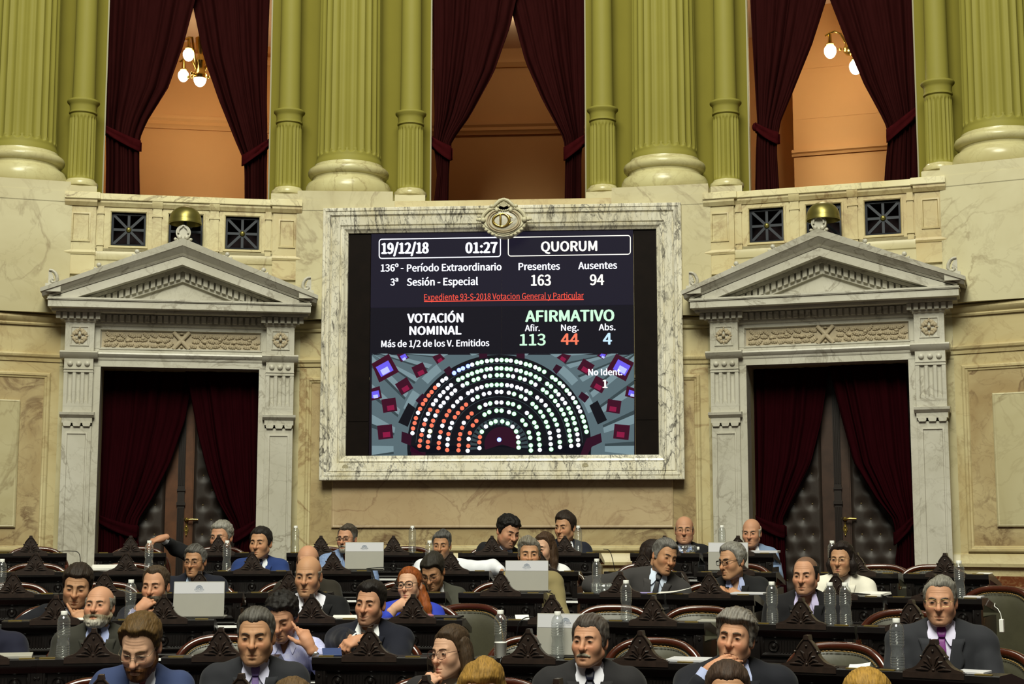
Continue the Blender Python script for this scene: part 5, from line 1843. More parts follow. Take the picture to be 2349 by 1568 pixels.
class Parts:
    """pieces joined into one mesh with material slots and a colour per vertex"""
    def __init__(self): self.V, self.F, self.mi, self.C, self.n = [], [], [], [], 0
    def add(self, V, F, mi=0, col=(1,1,1)):
        V = np.asarray(V, f32)
        if len(V) == 0: return
        F = [tuple(int(i)+self.n for i in q) for q in F]
        self.V.append(V); self.F += F; self.mi += [mi]*len(F)
        C = np.asarray(col, f32)
        if C.ndim == 1: C = np.tile(C, (len(V), 1))
        self.C.append(C); self.n += len(V)
    def build(self, name, mats, parent, smooth=True, solid=0.):
        if not self.n: return None
        V = np.concatenate(self.V); C = np.concatenate(self.C)
        me = bpy.data.meshes.new(name)
        me.from_pydata(V.tolist(), [], self.F)
        for m in mats: me.materials.append(m)
        me.polygons.foreach_set('material_index', self.mi)
        if smooth: me.polygons.foreach_set('use_smooth', [True]*len(me.polygons))
        at_ = me.color_attributes.new('tint', 'FLOAT_COLOR', 'POINT')
        at_.data.foreach_set('color', np.concatenate([C, np.ones((len(C),1), f32)], 1).ravel())
        me.update()
        return link(name, me, parent, solid)

def tinted(name, rough, spec=.4, bump=0., bscale=300., sheen=0., stretch=None, vary=0., sss=0.):
    t = NT(name)
    a = t.n('ShaderNodeVertexColor', layer_name='tint')
    c = a.outputs[0]
    if vary:
        n = t.noise(t.mapping(stretch or (1,1,1), src='obj'), bscale, 3)
        k = t.ramp(n, [(.25,(1-vary,)*3),(.75,(1+vary*.4,)*3)])
        c = t.mix(1.0, c, k, 'MULTIPLY')
    t.set(col=c, rough=rough, spec=spec, sheen=sheen)
    if bump: t.bump(t.noise(t.mapping(stretch or (1,1,1), src='obj'), bscale, 3), bump, .003)
    return t.m
M['skin'] = tinted('skin', .58, .3, .14, 420, vary=.09)
M['hair'] = tinted('hair', .62, .25, .8, 230, stretch=(1,.16,.22), vary=.55)
M['cloth'] = tinted('wool_cloth', .85, .2, .12, 500, sheen=.05, vary=.10)
M['shirt'] = tinted('cotton_shirt', .75, .25, .06, 300, vary=.03)
M['silk'] = tinted('silk_tie', .5, .4, .1, 260, vary=.22)
M['eyewhite'] = plain('eye_white', srgb(158,142,126), .3)
M['iris'] = plain('eye_iris', srgb(40,26,18), .15)
M['lash'] = plain('eyelashes', srgb(34,24,20), .6)
def lens_mat():
    t = NT('spectacle_lens')
    tr = t.n('ShaderNodeBsdfTransparent'); tr.inputs[0].default_value = (.95,.96,.97,1)
    gl = t.n('ShaderNodeBsdfGlossy'); gl.inputs['Roughness'].default_value = .05
    mx = t.n('ShaderNodeMixShader'); mx.inputs[0].default_value = .06
    t.l(tr.outputs[0], mx.inputs[1]); t.l(gl.outputs[0], mx.inputs[2]); t.l(mx.outputs[0], t.out.inputs[0])
    return t.m
M['lens'] = lens_mat()
M['steel'] = plain('steel', srgb(190,190,190), .25, .9)

def rotm(yaw, pitch, roll):
    return np.array(Matrix.Rotation(yaw, 3, 'Z') @ Matrix.Rotation(roll, 3, 'Y') @ Matrix.Rotation(pitch, 3, 'X'), dtype=f32)

# ---------------------------------------------------------------- the head
def head_core(P, h):
    """skull, face and jaw without ears, nose or lips; head space: -y is forward, z up, eyes at z=0"""
    w, jw, fat, jl = h['w'], h['jaw'], h['fat'], h['jl']
    X = P.copy(); X[:,0] = np.abs(X[:,0])/w
    d = ell(X, (0,.012,.036), (.0755,.098,.083))
    d = smin(d, ell(X, (0,-.034,-.036), (.059+.008*fat,.060,.080*jl)), .04)
    d = smin(d, caps(X, (.046*jw,.004,-.058*jl), (.018*jw,-.070,-.100*jl), .021+.006*fat, .017), .035)
    d = smin(d, ball_(X, (0,-.077,-.099*jl), .0185), .022)
    d = smin(d, ball_(X, (.039,-.058,-.030), .0245+.006*fat), .03)
    if fat > .3:
        d = smin(d, ball_(X, (.038,-.034,-.072*jl), .024+.010*fat), .03)
        d = smin(d, ball_(X, (0,-.036,-.106*jl), .024+.012*fat), .035)
    return d
def ax_w(X): return X[:,0]
def head_full(P, h):
    d = head_core(P, h)
    w = h['w']
    X = P.copy(); X[:,0] = np.abs(X[:,0])/w
    nw, nl, br = h['nw'], h['nl'], h['brow']
    d = smin(d, caps(X, (.040,-.072,.023), (.010,-.0865,.0195), .0095*br, .0100*br), .016)
    d = smax(d, -ell(X, (.0315,-.1015,.0015), (.0205,.0180,.0165)), .012)
    d = smin(d, ell(X, (.0315,-.0745,.0005), (.0168,.0158,.0135)), .005)
    d = smax(d, -caps(X, (.018,-.094,-.0145), (.041,-.090,-.0165), .0022), .010)        # fold under the eye
    d = smin(d, caps(X, (0,-.086,.014), (0,-.108-.006*nl,-.031*nl), .0070, .0112*nw), .013)
    d = smin(d, ball_(X, (0,-.1085-.006*nl,-.034*nl), .0122*nw), .008)
    d = smin(d, ball_(X, (.0125*nw,-.0965,-.0375*nl), .0085), .008)
    d = smax(d, -ball_(X, (.0065,-.106,-.0465*nl), .0035), .004)
    d = smax(d, -caps(X, (.0205,-.0965,-.041), (.034,-.0830,-.074), .0026), .010)       # cheek fold
    d = smin(d, ell(X, (0,-.0745,-.071), (.031,.0225,.026)), .018)
    sm = h['smile']
    d = smin(d, caps(X, (.0195+.004*sm,-.0875,-.0710+.005*sm), (0,-.0960,-.0672), .0040, .0056), .005)
    d = smin(d, caps(X, (.0185+.004*sm,-.0875,-.0745+.004*sm), (0,-.0950,-.0795), .0042, .0068), .005)
    d = smax(d, -caps(X, (.0215+.005*sm,-.0915,-.0728+.007*sm), (0,-.1022,-.0731), .0012, .0020), .0045)
    d = smax(d, -caps(X, (.010,-.0985,-.0905), (0,-.0985,-.0905), .0028), .010)
    ag = h.get('age', .7)
    m1 = sstep(-P[:,1], .045, .075)*sstep(P[:,2], .030, .042)*(1-sstep(P[:,2], .062, .074))*(1-sstep(ax_w(X), .034, .05))
    d = d+.0008*ag*m1*np.cos((P[:,2]+.10*X[:,0]**2*8)*2*PI/.0115)
    e = h['ear']
    E_ = X.copy(); E_[:,0] -= .12*(E_[:,1]-.0)
    d2 = ell(E_, (.0745,.016,-.009), (.0085,.0185*e,.0315*e))
    d2 = smax(d2, -ell(E_, (.0845,.011,-.006), (.0065,.0095*e,.0175*e)), .005)
    d = smin(d, d2, .006)
    return d

def hair_line(P, s):
    y, ax = P[:,1], np.abs(P[:,0])
    hz, sb, bb = s['front'], s['burn'], s['nape']
    z = np.interp(y, [-.110,-.065,-.045,-.030,-.012,.004,.030,.048,.085,.12], [hz,hz-.002,hz-.020,.020,sb,sb+.004,.004,-.030,bb,bb]).astype(f32)
    rec = s['recess']*np.exp(-((ax-.043)/.020)**2)*sstep(-y, .02, .06)
    return z+rec

def hair_fn(P, h, s, ph):
    core = head_core(P, h)
    z, y = P[:,2], P[:,1]
    t = s['side']+(s['top']-s['side'])*sstep(z, .02, .095)
    if s['quiff']: t = t+s['quiff']*np.exp(-((y+.062)/.035)**2)*sstep(z, .05, .09)
    if s['part']: t = t+.006*np.tanh((P[:,0]*s['part']+.012)/.008)*sstep(z, .05, .1)
    if s['curl']:
        t = t+s['curl']*(wob(P, 150, ph)+.6*wob(P[:, [2,0,1]], 230, ph+2))
    else:
        Q = P*V3(1,.22,.28)
        t = t+s['rough']*(.7*wob(Q, 210, ph)+.6*wob(Q, 640, ph+2))
    reg = hair_line(P, s)-z
    fr_ = sstep(-y, .015, .05)
    t = t*(1-fr_*(1-(.18+.82*sstep(-reg, -.004, .030))))
    d = core-t
    reg = reg+.0035*wob(P, 260, ph+1)+.005*wob(P*V3(1,.3,.15), 620, ph+5)
    d = smax(d, reg*.85, .010)
    if s['bald'] > 0:
        zt = .075-.045*s['bald']
        keep = np.minimum(zt-z+.5*np.maximum(y-.02, 0), .05)
        d = smax(d, -keep*.8, .008)
    return d

def long_hair(P, h, s, ph):
    """hair that falls to length len beside the face, over the shoulders and down the back"""
    X = P.copy(); X[:,0] = np.abs(X[:,0])
    L, vol = s['len'], s['vol']
    fw_ = s.get('drape', .0)
    d = caps(X, (.056+vol*.3,.014,.045), (.072+vol*.6,.010,-L*.45), .028, .028)
    d = smin(d, caps(X, (.072+vol*.6,.010,-L*.45), (.074+vol,.012-fw_,-L), .028, .022), .03)
    d = smin(d, caps(X, (.0,.070,.02), (.0,.078,-L), .050, .045), .05)
    d = smin(d, caps(X, (.045,.050,.02), (.060,.060,-L), .042, .034), .04)
    d = d-.0035*wob(P*V3(1,1,.10), 230, ph)-.002*wob(P*V3(1,1,.08), 620, ph+2)-.004*wob(P, 45, ph+1)
    face = ell(X, (0,-.080,-.035), (.062,.080,.100))
    d = smax(d, -face, .012)
    neck = caps(P, (0,.02,-.05), (0,.045,-.3), .045)
    return smax(d, -neck, .01)

def beard_fn(P, h, b, ph):
    full = head_core(P, h)
    X = P.copy(); X[:,0] = np.abs(X[:,0])/h['w']
    muz = ell(X, (0,-.0745,-.071), (.031,.0225,.026))
    base = smin(full, muz, .018)
    y, z, ax = P[:,1], P[:,2], np.abs(P[:,0])
    line = np.interp(y, [-.11,-.080,-.050,-.02,.005,.02], [-.052,-.052,-.056,-.045,-.020,-.02]).astype(f32)
    reg = np.maximum(z-line, y-.012)
    lips = ell(X, (0,-.096,-.0735), (.0215,.024,.0095))
    reg = np.maximum(reg, -lips)
    if b['goatee']: reg = np.maximum(reg, ax-.036)
    reg = np.maximum(reg, -(z+.135))
    tt = b['t']*(.25+.75*sstep(-reg, -.002, .020))
    d = base-tt-tt*.35*wob(P, 170, ph)-tt*.25*wob(P*V3(1,1,.3), 520, ph)
    return smax(d, reg*.9, .006)
def tache_fn(P, h, b, ph):
    X = P.copy(); X[:,0] = np.abs(X[:,0])/h['w']
    d = caps(X, (.030,-.0885,-.0675), (0,-.1030,-.0580), .0062, .0086)
    return d-.0016*wob(P*V3(1,1,.3), 420, ph)

def trace_y(fn, xs, zs, y0=-.42, steps=46):
    P = np.stack([xs, np.full_like(xs, y0), zs], 1).astype(f32)
    for _ in range(steps):
        d = fn(P)
        P[:,1] += np.maximum(d, 0)*.8
        if float(np.max(d)) < 5e-4: break
        if P[:,1].max() > .3: break
    return P

def tube_arr(pts, rad, seg=8, flat=1.0, closed=False, upv=None):
    mb = MB(); mb.tube([tuple(map(float, p)) for p in pts], rad, seg, 0, None, closed, flat, upv)
    return np.array(mb.v, f32), mb.f

# ---------------------------------------------------------------- hands
FX = (-.0300, -.0100, .0095, .0280)
FL = (.072, .080, .074, .058)
def hand_chain(curl, spread=1.0, thumb=(-.62,.66,-.42), tbend=.4):
    """joints of a right-handed layout: x across (thumb at -x), y along the fingers, palm towards -z"""
    caps_ = []
    for i in range(4):
        base = np.array([FX[i]*spread, .086-.006*abs(i-1.3), 0.])
        caps_.append((np.array([FX[i]*.55, .012, 0.]), base, .0135, .0112))
        a = 0.
        p = base
        sp = (FX[i]*spread)*1.6
        c = curl[i]
        for L, r0, r1, k in ((FL[i]*.46, .0096, .0086, c[0]), (FL[i]*.31, .0086, .0078, c[1]), (FL[i]*.25, .0078, .0066, c[2])):
            a += k
            q = p+L*np.array([sp*math.cos(a), math.cos(a), -math.sin(a)])
            caps_.append((p, q, r0, r1))
            p = q
    t = np.array(thumb, float); t /= np.linalg.norm(t)
    p0 = np.array([-.020, .018, -.006]); p1 = p0+t*.042
    t2 = t+np.array([tbend*.9, tbend*.5, -tbend*.35]); t2 /= np.linalg.norm(t2)
    p2 = p1+t2*.032; p3 = p2+t2*.024
    caps_ += [(p0, p1, .0150, .0115), (p1, p2, .0110, .0095), (p2, p3, .0095, .0075)]
    return caps_
CURLS = {
 'relaxed': [(.30,.40,.25),(.38,.48,.3),(.45,.52,.3),(.52,.55,.3)],
 'curled':  [(.75,.95,.6),(.85,1.05,.6),(.95,1.1,.6),(1.0,1.1,.6)],
 'fist':    [(1.25,1.4,.8)]*4,
 'point':   [(.10,.12,.08),(1.0,1.3,.8),(1.15,1.35,.8),(1.2,1.35,.8)],
 'droop':   [(.55,.45,.25),(.65,.5,.3),(.72,.55,.3),(.8,.6,.3)],
 'clasp':   [(.9,.7,.5),(.95,.75,.5),(1.0,.8,.5),(1.0,.8,.5)],
 'temple':  [(.05,.15,.1),(.55,.9,.5),(.9,1.2,.7),(1.1,1.3,.7)],
}
def hand_surface(parts, wrist, fdir, ndir, pose, side, col, size=1.0):
    """wrist in body space, fdir where the fingers go, ndir the back of the hand; side -1: thumb on the other side"""
    F_ = np.array(fdir, float); F_ /= np.linalg.norm(F_)
    N_ = np.array(ndir, float); N_ -= F_*(N_ @ F_); N_ /= np.linalg.norm(N_)
    X_ = np.cross(F_, N_)
    ch = hand_chain(CURLS[pose])
    R_ = np.stack([X_*side, F_, N_], 1)
    W = np.array(wrist, float)
    seg = [(W+R_ @ (a*size), W+R_ @ (b*size), ra*size, rb*size) for a, b, ra, rb in ch]
    pts = np.array([p for s in seg for p in s[:2]])
    def fn(P):
        d = caps(P, W-F_*.03, W+F_*.03, .0265*size, .027*size)
        pal = None
        for i, (a, b, ra, rb) in enumerate(seg):
            e = caps(P, a, b, ra, rb)
            if i in (0, 4, 8, 12): pal = e if pal is None else smin(pal, e, .016)
        d = smin(d, pal, .025)
        fing = None
        for f in range(4):
            g = None
            for i in range(1, 4):
                e = caps(P, *seg[4*f+i])
                g = e if g is None else smin(g, e, .004)
            d = smin(d, g, .005)
        for i in (16, 17, 18):
            d = smin(d, caps(P, *seg[i]), .008)
        return d
    lo = np.minimum(pts.min(0), W-.06)-.02; hi = np.maximum(pts.max(0), W+.06)+.02
    V, F = surface(fn, lo, hi, .0034)
    tips = np.array([seg[4*f+3][1] for f in range(4)]+[seg[18][1]], f32)
    kn = np.array([seg[4*f+i][1] for f in range(4) for i in (0, 1)], f32)
    dt = np.min(np.linalg.norm(V[:,None]-tips[None], axis=2), 1)
    dk = np.min(np.linalg.norm(V[:,None]-kn[None], axis=2), 1)
    base = np.tile(np.array(col, f32), (len(V), 1))
    base *= (1+.06*np.exp(-(dt/.012)**2))[:,None]*V3(1.02,.96,.93)**(np.exp(-(dt/.012)**2)+.8*np.exp(-(dk/.011)**2))[:,None]
    parts.add(V, F, 0, base)
    # nails
    for f in range(5):
        i = 4*f+3 if f < 4 else 18
        a, b, ra, rb = seg[i]
        ax_ = (b-a)/np.linalg.norm(b-a)
        nn = N_-ax_*(N_ @ ax_)
        if np.linalg.norm(nn) < .2: continue
        nn /= np.linalg.norm(nn)
        uu = np.cross(ax_, nn)
        vs = []
        for jj in range(3):
            for ii in range(3):
                q = b+ax_*(-.002+.004*jj)+uu*(ii-1)*.0042*size+nn*(rb+.0004-(.0012 if ii != 1 else 0))
                vs.append(q)
        parts.add(np.array(vs), [(j*3+i_, j*3+i_+1, j*3+i_+4, j*3+i_+3) for j in range(2) for i_ in range(2)], 0, np.array(col)*V3(1.08,1.0,.98))

def ik(S, W, l1, l2, pole):
    S, W, pole = np.array(S, float), np.array(W, float), np.array(pole, float)
    d = W-S; D = np.linalg.norm(d)
    D2 = min(D, (l1+l2)*.999)
    u = d/D
    if D > (l1+l2)*.999: l1, l2 = l1*D/(l1+l2)*1.001, l2*D/(l1+l2)*1.001; D2 = D
    a = (l1*l1-l2*l2+D2*D2)/(2*D2)
    hh = math.sqrt(max(0., l1*l1-a*a))
    p = pole-u*(pole @ u); p /= np.linalg.norm(p)+1e-9
    return S+u*a+p*hh

# ---------------------------------------------------------------- one person
HEAD0 = dict(w=1., jaw=1., fat=0., jl=1., nw=1., nl=1., brow=1., smile=0., ear=1.)
HAIR0 = dict(front=.070, burn=-.018, nape=-.070, recess=.006, top=.017, side=.008, quiff=0., part=0., curl=0., rough=.0032, bald=0., len=0., vol=.0)
SKIN = {'fair': srgb(218,172,142), 'pink': srgb(204,152,120), 'tan': srgb(196,148,112), 'olive': srgb(186,138,102), 'brown': srgb(160,110,78)}
def lin(*c): return np.array(srgb(*c)[:3], f32)

def torso_fn(bw, bd):
    def fn(Q):
        X = Q.copy(); X[:,0] = np.abs(X[:,0])
        d = ell(X, (0,.0,.36), (.165*bw,.112*bd,.22))
        d = smin(d, caps(X, (0,.018,.478), (.166*bw,.016,.486), .060, .054), .05)
        d = smin(d, caps(X, (0,.024,.560), (.120*bw,.020,.505), .034, .030), .045)
        d = smin(d, ell(X, (0,-.024*bd,.16), (.158*bw,.128*bd,.17)), .08)
        d = smin(d, ell(X, (0,.01,.03), (.165*bw,.125,.105)), .08)
        return d
    return fn

def person(px, crown, chin, row, label, dr=.62, yaw=0, pitch=0, roll=0, head=None, hair=None, hcol=(40,30,24), skin='tan', brow_col=None, beard=None,
           beard_col=None, tache=None, stubble=0., glasses=None, suit=(26,26,30), shirt=(226,228,236), tie=None, collar='open', bw=1., bd=1., lean=0.,
           fwd=.06, arms=None, body_yaw=0, vz=.23, only_shirt=False, seed=0, gender='m', ponytail=None, age=0., hair_strip=None, headless=False, hs=None, watch=False, checked=None, pin=False, mv=.175):
    h = dict(HEAD0); h.update(head or {})
    h['w'] = 1+(h['w']-1)*.5-.03
    bw = 1+(bw-1)*.55-.07
    bd = 1+(bd-1)*.6
    s = dict(HAIR0); s.update(hair or {}) if hair is not None else None
    s['top'] *= .80; s['side'] *= .82; s['quiff'] *= .8
    r, zf = ROWS[row]
    ppm = F_PX/((at(px, crown, r+dr)-CAM).dot(_fw))
    eye_py = crown+(chin-crown)*.52
    E = at(px, eye_py, r+dr)
    if hs is None: hs = min(1.08, max(.88, (chin-crown)/(.256*ppm)))
    yaw, pitch, roll = map(math.radians, (yaw, pitch, roll))
    # root: the floor under the person, facing the camera
    fx = CAM-E
    rz = math.atan2(fx.x, -fx.y)+math.radians(0)
    root = empty('person', (E.x, E.y, zf), rz, label, 'person')
    Hc = np.array([0., 0., E.z-zf])                      # head centre in body space
    Rh = rotm(yaw, pitch, roll)
    nb = Hc+np.array([0, .040, 0])+Rh @ np.array([0., .0, -.120*hs])+np.array([0, .010, .012*hs])   # base of the neck
    pel = np.array([-lean, .035+fwd, .56])
    up_ = nb-pel; L = float(np.linalg.norm(up_)); up_ /= L
    ts = max(.86, min(1.12, L/.575))                     # how tall the trunk is
    by = math.radians(body_yaw)
    xx = np.array([math.cos(by), math.sin(by), 0.]); xx -= up_*(xx @ up_); xx /= np.linalg.norm(xx)
    yy = np.cross(up_, xx)
    RT = np.stack([xx, yy, up_], 1)                      # torso axes in body space
    o_t = nb-up_*.575*ts
    T2B = lambda q: (np.asarray(q, float)*ts) @ RT.T+o_t
    B2T = lambda P: ((P-o_t.astype(f32)) @ RT.astype(f32))/f32(ts)
    H2B = lambda q: (np.asarray(q, float)*hs) @ Rh.T.astype(float)+Hc
    B2H = lambda P: ((P-Hc.astype(f32)) @ Rh)/f32(hs)
    tor = torso_fn(bw, bd)
    sk = np.array(SKIN[skin][:3] if isinstance(skin, str) else lin(*skin), f32)*.86
    hc = lin(*hcol)
    bcol = lin(*brow_col) if brow_col else hc*.75+sk*.10
    ph = seed*1.37+px*.01
    rnd = random.Random(int(px*7+seed))
    # ---------------- body: head, neck, trunk, hands
    B = Parts()
    neck_a = H2B((0,.020,-.055)); neck_b = T2B((0,.018,.53))
    if not headless:
        nb_h = B2H(neck_b[None].astype(f32))[0]
        nr = .050+.008*h['fat'] if gender == 'm' else .041
        def hfn(P):
            d = head_full(P, h)
            d = smin(d, caps(P, (0,.022,-.060), nb_h, nr, nr*1.10), .03)
            if gender == 'm': d = smin(d, ball_(P, (0,-.028,-.140), .012), .02)
            return d
        lo_z = min(-.20, nb_h[2]-.03)
        mn = np.minimum(np.array([-.095,-.135,lo_z]), nb_h-.085); mx = np.maximum(np.array([.095,.125,.135]), nb_h+np.array([.085,.085,.0]))
        V, F = surface(hfn, mn, mx, .0029)
        c = np.tile(sk, (len(V), 1))
        ax = np.abs(V[:,0])/h['w']
        rosy = np.exp(-(((ax-.04)/.022)**2+((V[:,2]+.03)/.022)**2))*(V[:,1] < -.03)+np.exp(-((ax/.014)**2+((V[:,2]+.035)/.016)**2))*(V[:,1] < -.08)+.8*(ax > .070)
        c *= V3(1.04,.86,.82)**np.clip(rosy, 0, 1.2)[:,None]
        X = np.stack([ax, V[:,1], V[:,2]], 1).astype(f32)
        lip = np.minimum(caps(X, (.020,-.0875,-.0715), (0,-.0965,-.0678), .0035, .0050), caps(X, (.0185,-.0875,-.0748), (0,-.0955,-.0790), .0035, .0058))
        k = 1-sstep(lip, -.0005, .0022)
        lipc = sk*V3(.80,.52,.50) if gender == 'm' else V3(.42,.10,.10)
        c = c*(1-k[:,None])+lipc*k[:,None]
        if stubble:
            zz = np.interp(V[:,1], [-.11,-.075,-.04,0.,.02], [-.048,-.050,-.055,-.03,-.02])
            k = stubble*sstep(zz-V[:,2], 0, .014)*sstep(.02-V[:,1], 0, .02)*sstep(V[:,2], -.145, -.115)*(1-np.clip(k, 0, 1))
            c = c*(1-.75*k[:,None])+(hc*.9+.02)*.75*k[:,None]
        if hair is not None and s['bald'] < .3 and not hair_strip:
            k = sstep(V[:,2]-hair_line(V, s), .0, .01)*.7*(ax < .07)
            c = c*(1-k[:,None])+hc*k[:,None]
        B.add(H2B(V), F, 0, c)
        # eyes
        op = h.get('open', 1.0)
        for sx in (-1, 1):
            cx_, cy_, cz_ = .0315*h['w'], -.0745, .0005
            rx, ry, rz_ = .0168*h['w']+.0004, .0158+.0007, .0135+.0004
            up_c = lambda u: .0040*op*(1-abs(u)**2.2)
            lo_c = lambda u: -.0034*(1-abs(u)**2.0)
            yo = lambda x, z: cy_-ry*math.sqrt(max(0., 1-(x/rx)**2-((z)/rz_)**2))
            nu, nv = 13, 5
            vs = []
            for j in range(nv):
                for i in range(nu):
                    u = -1+2*i/(nu-1); v = j/(nv-1)
                    x = .0128*u; z = lo_c(u)+(up_c(u)-lo_c(u))*v-.0006
                    vs.append((sx*(cx_+x), yo(x, z), cz_+z))
            fs = [(j*nu+i, j*nu+i+1, (j+1)*nu+i+1, (j+1)*nu+i) for j in range(nv-1) for i in range(nu-1)]
            B.add(H2B(vs), fs if sx > 0 else [f[::-1] for f in fs], 1)
            gx = h.get('gaze', 0.)*.004*sx
            vs = []
            for rr in (0., .0036, .0066):
                for i in range(16):
                    a = 2*PI*i/16
                    x = gx+rr*math.cos(a); u = max(-1, min(1, x/.0128))
                    z = max(lo_c(u), min(up_c(u), rr*math.sin(a)+.0004))-.0006
                    vs.append((sx*(cx_+x), yo(x, z)-.0006, cz_+z))
            fs = [(j*16+i, j*16+(i+1) % 16, (j+1)*16+(i+1) % 16, (j+1)*16+i) for j in range(2) for i in range(16)]
            B.add(H2B(vs), fs, 2)
            vs = []
            for th in (0., .0017):
                for i in range(nu):
                    u = -1.06+2.12*i/(nu-1); x = .0128*u
                    z = up_c(min(1, abs(u)))+th*(1-.5*abs(u))-.0010
                    vs.append((sx*(cx_+x), yo(x, z)-.0008, cz_+z))
            B.add(H2B(vs), [(i, i+1, nu+i+1, nu+i) for i in range(nu-1)], 3)
    # trunk core under the clothes
    arms = arms or {}
    sh = {}
    arm_core = []
    A = {}
    for side, sx in (('L', -1), ('R', 1)):              # side as seen in the picture
        a = dict(wrist=(sx*.15, -.30, .76), pole=(sx*.45, .3, -1), pose=None)
        a.update(arms.get(side, {}))
        S = T2B((sx*.180*bw, .014, .474))
        W = np.array(a['wrist'], float)
        if a.get('head'): W = Hc+np.array(a['head'], float)
        if a.get('mouth'): W = H2B((0,-.100,-.074))+np.array(a['mouth'], float)
        if a.get('temple'): W = H2B((sx*.068,-.050,.012))+np.array(a['temple'], float)
        El = ik(S, W, .285*ts, .255*ts, a['pole'])
        A[side] = (S, El, W, a)
    def arm_d(P, grow, tk=1.0, cut=0.):
        d = None
        for S, El, W, a in A.values():
            W2 = W-(W-El)/np.linalg.norm(W-El)*cut
            g = smin(caps(P, S, El, (.056+grow)*tk, (.045+grow)*tk), caps(P, El, W2, (.044+grow)*tk, (.031+grow)*tk), .03)
            d = g if d is None else np.minimum(d, g)
        return d
    allp = np.array([T2B(q) for q in ((-.25,-.2,-.12),(.25,.2,.6),(-.25,.2,.6),(.25,-.2,-.12))]+[q for S, El, W, a in A.values() for q in (S, El, W)])
    lo_, hi_ = allp.min(0)-.09, allp.max(0)+.09
    core = lambda P: smin(smin(tor(B2T(P))*ts+.012, arm_d(P, -.012, 1., .02), .03), caps(P, neck_a, neck_b, .04), .03)
    V, F = surface(core, lo_, hi_, .017)
    B.add(V, F, 0, sk)
    for side, sx in (('L', -1), ('R', 1)):
        S, El, W, a = A[side]
        if a['pose']:
            fd = a.get('fdir') or (W-El)
            hand_surface(B, W, fd, a.get('ndir', (0,-.3,1)), a['pose'], a.get('thumb', sx), sk*V3(1.02,.97,.95), a.get('size', 1.0)*hs)
            if a.get('bare'):
                Pb = lambda P: caps(P, W-(W-El)/np.linalg.norm(W-El)*a['bare'], W, .036, .027)
                V, F = surface(Pb, np.minimum(El, W)-.06, np.maximum(El, W)+.06, .006)
                B.add(V, F, 0, sk)
    B.build('body', [M['skin'], M['eyewhite'], M['iris'], M['lash']], root)
    # ---------------- hair
    if not headless:
        Hm = Parts()
        if hair is not None:
            fnh = lambda P: hair_fn(P, h, s, ph)
            V, F = surface(fnh, (-.125,-.145,-.11), (.125,.150,.165), .0036)
            Q = V.copy(); Q[:,1] *= .3; Q[:,2] *= .4
            vv = .12*wob(Q, 260, ph)
            col = np.tile(hc, (len(V), 1))*(1+vv)[:,None]
            if s.get('greyside'):
                k = s['greyside']*sstep(.055-V[:,2], -.02, .05)
                col = col*(1-k[:,None])+V3(.30,.29,.27)*k[:,None]
            if s.get('streak'):
                k = np.clip(s['streak']*(.55+.6*wob(V*V3(1,.10,.16), 460, ph+4)), 0, 1)
                col = col*(1-k[:,None])+V3(.36,.35,.33)*k[:,None]
            Hm.add(H2B(V), F, 0, col)
            if s['len']:
                fnl = lambda P: long_hair(P, h, s, ph)
                V, F = surface(fnl, (-.17,-.16,-s['len']-.06), (.17,.17,.10), .0042)
                col = np.tile(hc, (len(V), 1))
                if s.get('ends') is not None:
                    k = sstep(-V[:,2], .02, s['len'])
                    col = col*(1-k[:,None])+lin(*s['ends'])*k[:,None]
                Hm.add(H2B(V), F, 0, col)
            if ponytail is not None:
                pts_, rad_ = ponytail
                def fnp(P):
                    d = None
                    for i in range(len(pts_)-1):
                        e = caps(P, pts_[i], pts_[i+1], rad_[i], rad_[i+1])
                        d = e if d is None else smin(d, e, .02)
                    Q = P.copy(); Q[:,2] *= .2
                    return d-.004*wob(Q, 240, ph)
                pa = np.array(pts_)
                V, F = surface(fnp, pa.min(0)-.06, pa.max(0)+.06, .0045)
                Hm.add(H2B(V), F, 0, hc)
        # eyebrows
        ff = lambda P: head_full(P, h)
        bh = h.get('brow_t', .8)
        for sx in (-1, 1):
            n = 9
            xs = np.array([sx*(.0115+.0345*i/(n-1))*h['w'] for i in range(n)], f32)
            zs = np.array([.0205+h.get('frown', 0)*-.004*(1-i/(n-1))+.0045*math.sin(PI*min(1, i/(n-1)*.95)*.9)-.002*(i/(n-1))**2 for i in range(n)], f32)
            P = trace_y(ff, xs, zs, -.16)
            V, F = tube_arr(P, [.0022*bh+.0022*bh*math.sin(PI*(i+1)/(n+1)) for i in range(n)], 6)
            Hm.add(H2B(V), F, 0, bcol)
        Hm.build('hair', [M['hair']], root)
        if beard or tache:
            Bd = Parts()
            bc = lin(*(beard_col or hcol))
            if beard:
                b = dict(t=.006, goatee=False); b.update(beard)
                V, F = surface(lambda P: beard_fn(P, h, b, ph), (-.10,-.14,-.15), (.10,.05,.0), .0034)
                col = np.tile(bc, (len(V), 1))
                if b.get('chin') is not None:
                    k = sstep(-V[:,2], .07, .10)*(V[:,1] < -.03)
                    col = col*(1-k[:,None])+lin(*b['chin'])*k[:,None]
                Bd.add(H2B(V), F, 0, col)
            if tache or (beard and not beard.get('notache')):
                V, F = surface(lambda P: tache_fn(P, h, None, ph), (-.05,-.13,-.085), (.05,-.06,-.04), .0026)
                Bd.add(H2B(V), F, 0, lin(*tache) if tache and tache is not True else bc)
            Bd.build('beard' if beard else 'moustache', [M['hair']], root)
